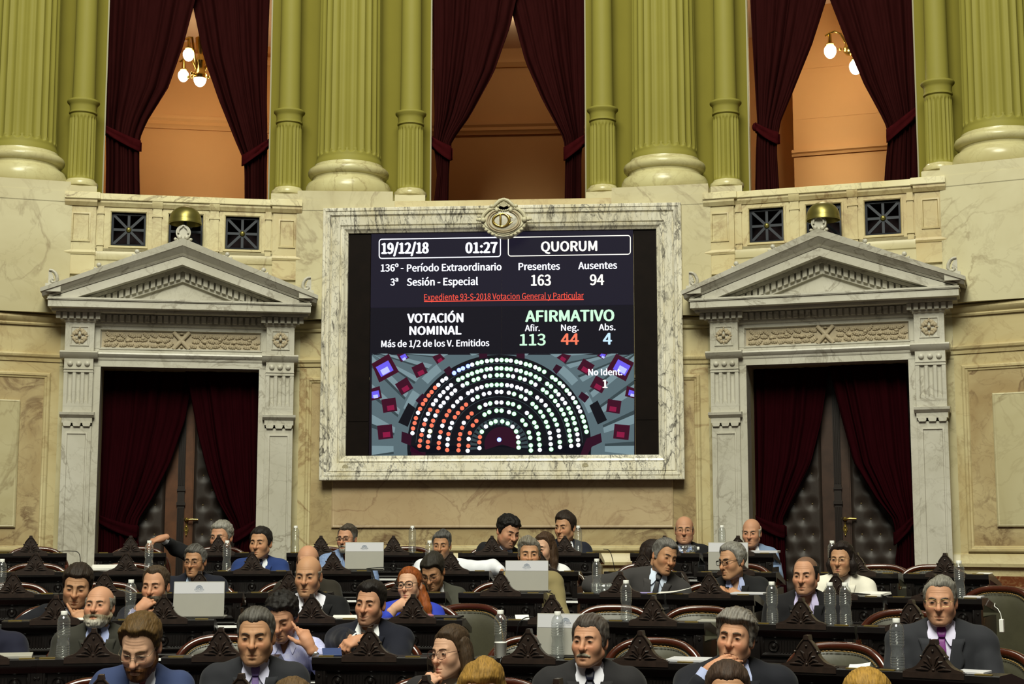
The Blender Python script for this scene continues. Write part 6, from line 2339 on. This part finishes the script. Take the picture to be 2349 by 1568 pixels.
        if glasses:
            g = dict(col=(20,18,18), w=.0265, hgt=.0175, t=.0013, p=3.2, metal=False); g.update(glasses)
            G_, Ln = Parts(), Parts()
            for sx in (-1, 1):
                ring = []
                for i in range(28):
                    a = 2*PI*i/28
                    ca, sa = math.cos(a), math.sin(a)
                    x = .0325*h['w']+g['w']*math.copysign(abs(ca)**(2/g['p']), ca)*.93
                    z = -.002+g['hgt']*math.copysign(abs(sa)**(2/g['p']), sa)
                    ring.append((sx*x, -.1075+.30*(x-.01)**1*.35+.04*z, z))
                if g['t'] > 0:
                    V, F = tube_arr(ring, g['t'], 6, closed=True)
                    G_.add(H2B(V), F)
                    if g.get('top'):
                        V, F = tube_arr(ring[1:14], g['t']*1.6, 6); G_.add(H2B(V), F)
                c0 = np.mean(np.array(ring), 0)
                Ln.add(H2B(np.array([c0]+ring)), [(0, 1+i, 1+(i+1) % 28) for i in range(28)])
                xo = .0325*h['w']+g['w']*.93
                V, F = tube_arr([(sx*xo, -.098, .006), (sx*(xo+.010), -.088, .008), (sx*.0745*h['w'], -.02, .010), (sx*.0775*h['w'], .015, .006), (sx*.076*h['w'], .035, -.015)], max(.0011, g['t']*1.0), 6)
                G_.add(H2B(V), F)
            V, F = tube_arr([(-.0085, -.1085, .002), (0, -.112, .0045), (.0085, -.1085, .002)], max(.0011, g['t']), 6)
            G_.add(H2B(V), F)
            key = 'frame_%d_%d_%d' % g['col']
            if key not in M: M[key] = plain('spectacle_'+key, srgb(*g['col']), .3, .8 if g['metal'] else 0.)
            go = G_.build('glasses', [M[key]], root)
            Ln.build('lens', [M['lens']], go, False)
    # ---------------- clothes
    sc_ = lin(*suit); shc = lin(*shirt)
    mV = mv
    nk = lambda P: caps(P, H2B((0,.02,-.05)), T2B((0,.016,.50)), .058)
    def folds(P, a_):
        return a_*(wob(P*V3(1,1,.6), 34, ph)+.5*wob(P, 71, ph+3))
    fold_amt = .006
    def jac(P):
        Q = B2T(P)
        d = tor(Q)*ts-.016
        d = smin(d, arm_d(P, .013, 1., .066), .028)
        d = d-folds(P, fold_amt)
        if only_shirt:
            if collar == 'open': d = smax(d, -np.maximum(np.abs(Q[:,0])-(Q[:,2]-.455)*.34, Q[:,1]), .004)
            return d
        vx = np.abs(Q[:,0])-(Q[:,2]-vz)*mV
        cut = np.maximum(vx, Q[:,1]+.005)
        d = smax(d, -cut*.9, .006)
        return d
    V, F = surface(jac, lo_, hi_, .0085)
    J = Parts()
    if checked:
        Q = B2T(V)
        k = ((np.sin(Q[:,0]*520) > .3) | (np.sin(Q[:,2]*520) > .3)).astype(f32)*.45
        J.add(V, F, 0, (sc_*(1-k[:,None])+lin(*checked)*k[:,None]))
    else: J.add(V, F, 0, sc_)
    topf = lambda Q: tor(Q)-.020/ts
    def patch(rows, off, ns=7, side=1):
        """rows: (z, x inner, x outer) laid over the chest"""
        pts = []
        for z, a, b in rows:
            for i in range(ns):
                pts.append((side*(a+(b-a)*i/(ns-1)), z))
        pts = np.array(pts, f32)
        P = trace_y(lambda q: tor(q)-off/ts, pts[:,0], pts[:,1])
        n = len(rows)
        fs = [(j*ns+i, j*ns+i+1, (j+1)*ns+i+1, (j+1)*ns+i) for j in range(n-1) for i in range(ns-1)]
        if side < 0: fs = [f[::-1] for f in fs]
        return P, fs
    if not only_shirt:
        jo = J.build('jacket', [M['cloth']], root)
        Lp = Parts()
        zz = np.linspace(vz+.005, .515, 12)
        rows = []
        for z in zz:
            t = (z-vz)/(.515-vz)
            inner = (z-vz)*mV-.003
            wd = .066*min(1, t*1.5)**.8 if t < .72 else (.066-.022*min(1, (t-.72)/.05) if t < .78 else .044+.010*(t-.78)/.22)
            rows.append((float(z), inner, inner+wd*bw))
        for sd in (-1, 1):
            P, fs = patch(rows, .026, 6, sd)
            Lp.add(T2B(P), fs, 0, sc_*1.06)
        # collar round the back of the neck
        n = 15
        vs = []
        for j, (zc, rr) in enumerate(((.505,.080),(.540,.071),(.562,.066),(.560,.062))):
            for i in range(n):
                a = PI*(-.10+1.20*i/(n-1))
                vs.append((rr*1.12*math.cos(a), .022+rr*math.sin(a)*1.0, zc-.022*(1-math.sin(max(0,min(PI,a))))))
        Lp.add(T2B(vs), [(j*n+i, j*n+i+1, (j+1)*n+i+1, (j+1)*n+i) for j in range(3) for i in range(n-1)], 0, sc_*1.03)
        Lp.build('lapels', [M['cloth']], jo, True, .004)
        if pin:
            pp = trace_y(lambda q: tor(q)-.032/ts, np.array([.105], f32), np.array([.40], f32))
            mb = MB(); mb.ball(tuple(map(float, T2B(pp)[0])), (.008,.004,.008), 10, 6)
            tag(mb.build('lapel_pin', M['laplight'], jo, 60), 'small pale lapel pin')
        # shirt front
        def shf(P):
            Q = B2T(P)
            d = tor(Q)*ts-.006-folds(P, .0015)
            vx = np.abs(Q[:,0])-(Q[:,2]-vz)*mV-.03
            d = np.maximum(d, vx)
            d = np.maximum(d, Q[:,1]-.05)
            d = np.maximum(d, vz-.06-Q[:,2])
            if collar == 'open':
                d = smax(d, -np.maximum(np.abs(Q[:,0])-(Q[:,2]-.455)*.34, Q[:,1]), .004)
            return d
        V, F = surface(shf, lo_, hi_, .0070)
        Sh = Parts(); Sh.add(V, F, 0, shc)
    else:
        Sh = J
        if collar == 'open': pass
    if gender == 'm' or collar in ('shirt', 'tie', 'open'):
        # collar band and wings
        a0 = H2B((0,.02,-.05)); b0 = T2B((0,.016,.50)); axn = (a0-b0)/np.linalg.norm(a0-b0)
        fr = np.array([0,-1.,0]); fr -= axn*(fr @ axn); fr /= np.linalg.norm(fr); sdv = np.cross(axn, fr)
        c0 = b0+axn*.045*ts
        n = 25
        vs = []
        gap = .10 if collar != 'open' else .42
        rn = .058+ (nr-.05 if not headless else 0)
        for j, (hh, rr) in enumerate(((-.012,rn+.008),(.012,rn+.006),(.030,rn+.002),(.031,rn+.007),(.008,rn+.014))):
            for i in range(n):
                a = gap+(2*PI-2*gap)*i/(n-1)
                q = c0+axn*(hh+.010*math.cos(a-PI)*1.0-.004)+(fr*math.cos(a)+sdv*math.sin(a))*rr
                vs.append(q)
        Sh.add(np.array(vs), [(j*n+i, j*n+i+1, (j+1)*n+i+1, (j+1)*n+i) for j in range(4) for i in range(n-1)], 0, shc*1.02)
        for sd in (-1, 1):
            if collar == 'open': rows = [(.575,.036,.056),(.552,.031,.064),(.530,.030,.070),(.508,.034,.070),(.485,.042,.060),(.470,.050,.054)]
            else: rows = [(.575,.003,.046),(.560,.004,.056),(.540,.007,.062),(.522,.014,.060),(.502,.024,.052),(.486,.036,.042)]
            P, fs = patch(rows, .022, 5, sd)
            Sh.add(T2B(P), fs, 0, shc*1.03)
    for side in ('L', 'R'):
        S, El, W, a = A[side]
        if a['pose'] and not a.get('bare') and not only_shirt:
            u = (W-El)/np.linalg.norm(W-El)
            mb = MB(); mb.tube([tuple(W-u*.050), tuple(W-u*.004)], [.0385, .0375], 16)
            Sh.add(np.array(mb.v, f32), mb.f[:-2], 0, lin(*a.get('cuff', shirt)))
    Sh.build('shirt', [M['shirt']], root)
    if tie is not None:
        Ti = Parts(); tc = lin(*tie)
        P, fs = patch([(.566,-.015,.015),(.552,-.021,.021),(.536,-.018,.018),(.522,-.012,.012)], .028, 7)
        Ti.add(T2B(P), fs, 0, tc)
        P, fs = patch([(z, -(.012+(.528-z)*.085), .012+(.528-z)*.085) for z in np.linspace(.526, .20, 14)], .019, 7)
        Ti.add(T2B(P), fs, 0, tc)
        Ti.build('tie', [M['silk']], root, True, .004)
    if watch:
        S, El, W, a = A[watch]
        u = (W-El)/np.linalg.norm(W-El)
        c0 = W-u*.055
        mb = MB()
        mb.tube([tuple(c0-u*.010), tuple(c0+u*.010)], [.0345,.0335], 18)
        mb.ball(tuple(c0+np.array([.0,-.034,.0])), (.018,.006,.018), 12, 6)
        mb.build('wrist_watch', M['steel'], root, 40)
    # ---------------- trousers, seated
    tr = lambda P: np.minimum(*[smin(caps(P, (sx*.09,pel[1],.555), (sx*.11,pel[1]-.40,.53), .080, .062), caps(P, (sx*.11,pel[1]-.40,.53), (sx*.11,pel[1]-.38,.08), .058, .048), .03) for sx in (-1, 1)])
    V, F = surface(lambda P: tr(P-V3(pel[0],0,0)), (pel[0]-.24,pel[1]-.52,-.0), (pel[0]+.24,pel[1]+.12,.68), .020)
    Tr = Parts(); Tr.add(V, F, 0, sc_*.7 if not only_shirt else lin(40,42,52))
    Tr.build('trousers', [M['cloth']], root)
    return root
# ================================================================ WHO SITS WHERE
G = dict
# front of the picture
person(587,1388,1523,'F','man with short dark grey hair in charcoal suit and lilac tie in the foreground', yaw=-9, pitch=4, head=G(w=1.04,jaw=1.08,fat=.3,frown=1,brow=1.1), hair=G(front=.066,top=.014,side=.009,recess=.012,greyside=.55,streak=.25,quiff=.004), hcol=(52,46,38), skin='tan', suit=(38,39,44), shirt=(206,206,232), tie=(120,96,160), collar='tie', bw=1.12, bd=1.1, seed=1)
person(323,1408,1549,'F','man in a mid-blue suit with light brown hair and glasses, looking down', yaw=-18, pitch=24, roll=2, head=G(w=1.0,open=.3,jaw=1.03), hair=G(front=.082,top=.026,side=.012,quiff=.008,rough=.005), hcol=(88,66,34), skin='fair', beard=G(t=.004), beard_col=(104,66,36), glasses=G(col=(150,140,120),t=.0008,w=.026,hgt=.0150,metal=True), suit=(52,64,100), shirt=(220,222,236), tie=(140,64,76), collar='tie', bw=1.06, fwd=.12, seed=4)
person(1353,1412,1523,'F','man with grey moustache in charcoal suit and navy tie in the foreground', yaw=-20, pitch=-2, head=G(w=1.04,jaw=1.08,fat=.2,smile=.5), hair=G(front=.064,top=.018,side=.013,recess=.014,streak=.25,burn=-.03,nape=-.085), hcol=(58,46,38), skin='pink', tache=(158,148,130), suit=(38,37,39), shirt=(222,222,234), tie=(26,28,52), collar='tie', bw=1.1, seed=5)
person(1688,1402,1520,'F','man with full grey-brown hair in dark suit, hand over his chin', yaw=-16, pitch=-4, roll=5, head=G(w=1.03,jaw=1.08,fat=.2,brow=1.2,brow_t=1.1), hair=G(front=.062,top=.032,side=.018,quiff=.014,rough=.006,streak=.5,burn=-.03), hcol=(84,72,58), skin='pink', suit=(28,29,36), shirt=(176,186,226), collar='open', bw=1.14, seed=6, arms=G(L=G(mouth=(-.075,-.055,-.060), pose='relaxed', fdir=(.86,-.05,.42), ndir=(-.15,-1,.25), pole=(-.7,-.2,-1))))
person(1033,1436,1551,'F','woman with long brown-blond hair and glasses, hand at her mouth', yaw=-40, pitch=2, roll=-3, gender='f', head=G(w=.96,jaw=.92,nw=.9,brow=.7,brow_t=.6), hair=G(front=.074,top=.016,side=.012,len=.30,vol=.050,part=1,ends=(160,124,64),recess=.0,drape=.03), hcol=(66,50,34), skin='fair', glasses=G(col=(74,44,38),w=.0275,hgt=.0205,t=.0013,p=2.5), suit=(40,38,40), shirt=(206,196,180), collar='round', bw=.9, seed=7, arms=G(L=G(mouth=(-.065,-.035,-.075), pose='curled', fdir=(.62,.12,.72), ndir=(-.5,-1,.1), pole=(-.8,0,-1), size=.92, bare=.12)))
# fifth row
person(228,1341,1437,'E','bearded man with receding grey hair in an olive-grey suit, gazing up', yaw=-18, pitch=-9, head=G(w=1.04,jaw=1.05,fat=.3,frown=.6), hair=G(front=.090,top=.008,side=.012,recess=.03,bald=.55,streak=.5), hcol=(110,100,82), skin='pink', beard=G(t=.010,chin=(206,200,186)), beard_col=(132,120,98), suit=(50,49,43), shirt=(168,180,224), tie=(38,38,52), collar='tie', bw=1.08, seed=8)
person(648,1357,1466,'E','man with black curly hair in a checked shirt, fingers against his temple', yaw=-16, pitch=22, head=G(w=.99,open=.25), hair=G(front=.066,top=.028,side=.014,curl=.006,recess=.002), hcol=(26,22,20), skin='pink', stubble=.25, suit=(196,198,232), checked=(150,156,214), shirt=(196,198,232), only_shirt=True, collar='open', bw=1.04, seed=9, watch='R', arms=G(R=G(temple=(.088,-.040,-.135), pose='temple', fdir=(-.42,.22,.92), ndir=(.55,-.8,.2), pole=(.8,-.2,-1), bare=.16)))
person(850,1329,1434,'E','smiling man with dark hair in navy suit and open white shirt, hand on desk', yaw=-22, pitch=2, roll=3, head=G(w=1.0,jaw=1.06,smile=1.0), hair=G(front=.066,top=.020,side=.009,recess=.014,quiff=.008), hcol=(28,22,19), skin='pink', stubble=.45, suit=(22,24,36), shirt=(236,238,240), collar='open', bw=1.1, body_yaw=-10, seed=2, arms=G(L=G(wrist=(-.045,-.44,1.035), pose='curled', fdir=(-.80,-.45,-.20), ndir=(-.1,-.5,.85), pole=(-.8,.2,-.5)), R=G(wrist=(.02,-.36,.98))))
person(2157,1318,1434,'E','grey-haired man with rimless glasses and purple tie in a dark grey suit', yaw=-5, pitch=2, head=G(w=1.05,jaw=1.08,fat=.25,frown=1), hair=G(front=.074,top=.013,side=.010,recess=.016,part=1,streak=.3), hcol=(120,116,106), brow_col=(110,100,92), skin='pink', glasses=G(col=(190,170,110),t=.0008,metal=True), suit=(44,45,50), shirt=(214,210,236), tie=(120,44,128), collar='tie', bw=1.16, bd=1.1, seed=3)
person(-50,1340,1450,'E','person in a dark navy suit cut off by the left picture edge', yaw=10, hair=G(), hcol=(40,34,30), suit=(26,27,44), bw=1.35, seed=10)
# fourth row
person(178,1291,1392,'D','man with thick dark brown hair pressing a finger to his lips', yaw=-8, pitch=12, roll=4, head=G(w=1.05,jaw=1.08,fat=.35,open=.6), hair=G(front=.062,top=.022,side=.013,rough=.005), hcol=(44,34,26), skin='tan', stubble=.3, suit=(25,26,32), shirt=(188,198,220), collar='open', bw=1.16, lean=.05, seed=11, arms=G(R=G(mouth=(.060,-.050,-.125), pose='point', fdir=(-.42,.18,.88), ndir=(.25,-1,.1), pole=(.7,-.2,-1)), L=G(head=(-.50,-.10,-.27), pole=(-.2,.6,-.3))))
person(357,1294,1390,'D','bearded man with receding hair and his left hand raised to his mouth', yaw=-20, pitch=2, head=G(w=1.0,jl=1.03), hair=G(front=.078,top=.013,side=.008,recess=.022,quiff=.006), hcol=(72,58,44), skin='pink', beard=G(t=.009), beard_col=(74,66,54), suit=(34,34,42), shirt=(166,160,196), collar='open', bw=1.02, seed=12, arms=G(L=G(mouth=(-.062,-.032,-.062), pose='curled', fdir=(.66,.12,.68), ndir=(-.35,-1,.15), pole=(-.7,-.2,-1))))
person(707,1270,1367,'D','bald man in a black suit with open white shirt and lapel pin', yaw=-14, pitch=4, head=G(w=1.02,jaw=1.05,fat=.15,frown=.8,jl=1.04), hair=G(front=.10,top=.005,side=.008,bald=1.,rough=.001), hcol=(130,120,106), brow_col=(110,92,76), skin='tan', suit=(20,20,22), shirt=(228,228,240), collar='open', bw=1.26, bd=1.15, vz=.14, mv=.27, pin=True, seed=13)
person(940,1304,1377,'D','red-haired woman with thick black glasses, hand at her chin', yaw=-20, pitch=-4, roll=-5, gender='f', head=G(w=.95,jaw=.9,nw=.88,brow=.7,brow_t=.55), hair=G(front=.074,top=.013,side=.010,recess=.004,nape=-.09), hcol=(140,72,26), skin='fair', ponytail=([(.045,.05,-.03),(.075,.045,-.10),(.10,.03,-.16),(.12,.02,-.20)],[.045,.040,.034,.018]), glasses=G(col=(16,15,16),w=.0285,hgt=.0205,t=.0024,p=2.6), suit=(44,62,176), shirt=(44,62,176), only_shirt=True, collar='round', bw=.88, seed=14, arms=G(L=G(mouth=(-.060,-.045,-.070), pose='curled', fdir=(.78,.12,.50), ndir=(-.3,-1,.3), pole=(-.7,-.2,-1), size=.95, bare=.12)))
person(1848,1274,1362,'D','man with receding dark hair in a black jacket and lavender shirt', yaw=-16, pitch=1, head=G(w=1.03,jaw=1.08,fat=.25,frown=.7), hair=G(front=.092,top=.009,side=.009,recess=.02,bald=.25), hcol=(34,28,25), skin='pink', stubble=.15, suit=(24,23,26), shirt=(186,178,216), collar='open', bw=1.1, seed=15)
# third row
person(448,1247,1323,'C','man with greying side-parted hair and dark glasses in a navy jacket', yaw=-22, pitch=3, head=G(w=1.0,jaw=1.02), hair=G(front=.068,top=.017,side=.012,part=-1,greyside=.7,streak=.3), hcol=(50,46,42), skin='olive', glasses=G(col=(24,22,22),w=.026,hgt=.0165,t=.0012), suit=(27,29,40), shirt=(170,188,214), collar='open', bw=1.1, seed=16)
person(706,1246,1330,'C','person with bald forehead in a brown suit, hidden behind the bald man', yaw=-5, hair=G(front=.094,top=.006,side=.008,bald=.7), hcol=(70,52,38), skin='pink', suit=(44,40,33), shirt=(200,200,200), bw=1.22, seed=17)
person(993,1267,1350,'C','man with dark hair and glasses in grey-green jacket, bent over reading', yaw=-20, pitch=26, roll=-3, head=G(w=1.0,open=.3), hair=G(front=.060,top=.021,side=.012,part=1), hcol=(44,40,34), skin='olive', glasses=G(col=(28,26,26),w=.027,hgt=.0165,t=.0012), suit=(66,66,58), shirt=(190,190,192), checked=None, collar='open', bw=1.1, fwd=.16, seed=18)
person(1214,1229,1310,'C','man with side-swept silver hair behind a laptop in the middle', yaw=2, pitch=0, head=G(w=1.02), hair=G(front=.064,top=.020,side=.012,part=-1,quiff=.006,streak=.5), hcol=(112,104,88), brow_col=(90,82,72), skin='tan', suit=(136,124,86), shirt=(176,190,224), collar='open', bw=1.06, seed=19)
person(1524,1232,1316,'C','man in grey suit leaning sideways to listen, eyes lowered', yaw=32, pitch=10, roll=14, head=G(w=1.0,open=.35,jl=1.04,frown=.5), hair=G(front=.068,top=.019,side=.013,recess=.01,greyside=.5,streak=.35,burn=-.03), hcol=(72,68,64), skin='olive', suit=(58,56,56), shirt=(200,212,232), tie=(26,26,32), collar='tie', bw=1.12, lean=.16, pin=True, seed=20, arms=G(L=G(head=(-.34,-.16,-.24), pole=(-.6,.5,.1))))
person(1680,1242,1327,'C','grey-haired man with dark glasses, hands clasped before his chin', yaw=-44, pitch=6, roll=-3, head=G(w=.99,jl=1.03,nl=1.08), hair=G(front=.076,top=.020,side=.017,recess=.012,quiff=.006,streak=.6,burn=-.03,nape=-.085), hcol=(118,114,104), brow_col=(84,78,70), skin='tan', glasses=G(col=(22,20,20),w=.0255,hgt=.0160,t=.0018,top=True), suit=(27,27,29), shirt=(166,176,216), collar='open', bw=1.06, lean=-.05, seed=21, arms=G(L=G(head=(-.130,-.25,-.215), pose='clasp', fdir=(.88,-.05,.42), ndir=(-.2,-.9,.5), pole=(-.8,0,-1)), R=G(head=(.055,-.25,-.225), pose='clasp', fdir=(-.86,-.10,.42), ndir=(.2,-.9,.5), pole=(.8,0,-1))))
person(1930,1243,1320,'C','woman with dark bobbed hair and rimless glasses in a white jacket', yaw=-16, pitch=0, gender='f', head=G(w=1.02,jaw=.98,fat=.2,brow=.8,frown=.6,brow_t=.6), hair=G(front=.070,top=.020,side=.016,len=.075,vol=.016,part=1), hcol=(34,24,21), skin='tan', glasses=G(col=(180,160,120),t=.0008,w=.027,hgt=.016,metal=True), suit=(226,222,208), shirt=(232,230,224), collar='round', bw=.98, seed=22)
# second row
person(598,1205,1282,'B','man with combed dark hair in a blue suit and dark tie', yaw=-22, pitch=0, head=G(w=1.0,jaw=1.03), hair=G(front=.066,top=.016,side=.012,recess=.01), hcol=(34,29,26), skin='tan', suit=(38,58,112), shirt=(226,230,238), tie=(34,44,84), collar='tie', bw=1.06, seed=23)
person(796,1200,1268,'B','man with dark-rimmed glasses and short grey hair behind a laptop at left', yaw=-24, pitch=0, head=G(w=1.0), hair=G(front=.070,top=.014,side=.009,recess=.012,greyside=.6,part=1), hcol=(72,64,54), skin='pink', beard=G(t=.005,goatee=True), beard_col=(150,142,128), glasses=G(col=(18,17,18),w=.026,hgt=.0145,t=.0016,top=True), suit=(130,150,186), checked=(86,110,160), shirt=(130,150,186), only_shirt=True, collar='open', bw=1.02, seed=24)
person(1013,1216,1282,'B','man with grey-streaked black hair in a white shirt, arm stretched along the desk', yaw=-10, pitch=3, head=G(w=1.0), hair=G(front=.064,top=.020,side=.010,part=1,streak=.35,greyside=.3), hcol=(46,44,42), skin='olive', stubble=.35, suit=(228,230,238), shirt=(228,230,238), only_shirt=True, collar='open', bw=1.04, seed=25, arms=G(R=G(head=(.46,-.10,-.19), pole=(.0,1,.1))))
person(1247,1219,1294,'B','woman with long brown hair and white top behind the silver-haired man', yaw=-28, pitch=4, gender='f', head=G(w=.95,jaw=.92), hair=G(front=.072,top=.015,side=.012,len=.22,vol=.012,part=1,drape=.03), hcol=(70,50,34), skin='fair', suit=(232,232,234), shirt=(232,232,234), collar='round', bw=.9, seed=26, only_shirt=True)
person(1500,1236,1312,'B','person with long dark hair hidden behind the man leaning sideways', yaw=62, pitch=10, gender='f', head=G(w=.96), hair=G(front=.070,top=.017,side=.014,len=.22,vol=.012), hcol=(36,25,20), skin='tan', suit=(226,226,228), shirt=(226,226,228), collar='round', bw=.9, seed=27, only_shirt=True)
# back row
person(508,1191,1268,'A','grey-haired man in black suit stretching one arm out to the side', yaw=-26, pitch=4, head=G(w=1.0), hair=G(front=.066,top=.020,side=.014,rough=.005,streak=.6), hcol=(136,132,120), brow_col=(140,128,110), skin='pink', glasses=G(col=(150,140,120),t=.0008,w=.025,hgt=.014,metal=True), suit=(21,21,24), shirt=(226,228,236), collar='open', bw=1.08, lean=.05, seed=28, arms=G(L=G(head=(-.480,-.02,-.010), pose='droop', fdir=(-.85,-.25,-.25), ndir=(-.30,-.35,.9), pole=(0,1,-.25))))
person(1165,1171,1262,'A','man with black curly hair in a dark suit, leaning and looking down', yaw=34, pitch=18, roll=6, head=G(w=1.05,jaw=1.06,fat=.35,open=.3), hair=G(front=.060,top=.024,side=.014,curl=.006), hcol=(22,19,18), skin='pink', stubble=.5, suit=(26,26,29), shirt=(190,204,232), collar='open', bw=1.18, lean=.13, body_yaw=18, seed=29)
person(1297,1171,1243,'A','man with dark hair and lean face in a navy jacket below the screen', yaw=-30, pitch=4, head=G(w=.96,jl=1.05,frown=.6), hair=G(front=.064,top=.021,side=.011,part=-1,burn=-.028), hcol=(44,33,26), skin='tan', suit=(30,33,44), shirt=(226,228,236), collar='open', bw=1.02, seed=30)
person(1570,1180,1248,'A','bald man with thin glasses in a black jacket and blue shirt', yaw=-2, pitch=0, head=G(w=1.06,jaw=1.08,fat=.4), hair=G(front=.10,top=.005,side=.007,bald=1.,rough=.001), hcol=(110,100,86), skin='pink', glasses=G(col=(130,110,70),t=.0010,w=.0265,hgt=.0165,metal=True), suit=(22,22,25), shirt=(134,152,200), collar='open', bw=1.08, seed=31)
person(1724,1186,1254,'A','frowning man bald on top with white side hair in a light blue blazer', yaw=-12, pitch=5, head=G(w=1.03,jaw=1.04,fat=.15,frown=1.2), hair=G(front=.10,top=.006,side=.012,bald=1.,burn=-.035), hcol=(176,166,150), brow_col=(120,104,88), skin='pink', suit=(122,142,176), shirt=(226,228,236), collar='open', bw=1.06, seed=32)
# heads at the picture's lower edge
person(1104,1511,1672,'G','blond person whose hair shows at the bottom edge, left of centre', yaw=0, gender='f', hair=G(front=.045,top=.022,side=.015,len=.12,vol=.014,part=1,streak=.0), hcol=(150,114,52), skin='fair', suit=(60,56,56), collar='round', bw=.9, seed=33)
person(1670,1514,1675,'G','brown-haired person at the bottom edge before the man with hand on chin', yaw=0, hair=G(front=.066,top=.018,side=.012), hcol=(62,46,36), skin='tan', seed=34)
person(1990,1537,1700,'G','blond person whose hair just shows at the bottom edge at right', yaw=0, gender='f', hair=G(front=.050,top=.022,side=.016,len=.12,vol=.014), hcol=(160,122,52), skin='fair', suit=(60,56,56), collar='round', bw=.9, seed=35)
person(670,1551,1712,'G','brown-haired person barely showing at the bottom edge at left', yaw=0, hair=G(front=.068,top=.016,side=.012), hcol=(92,70,44), skin='tan', seed=36)
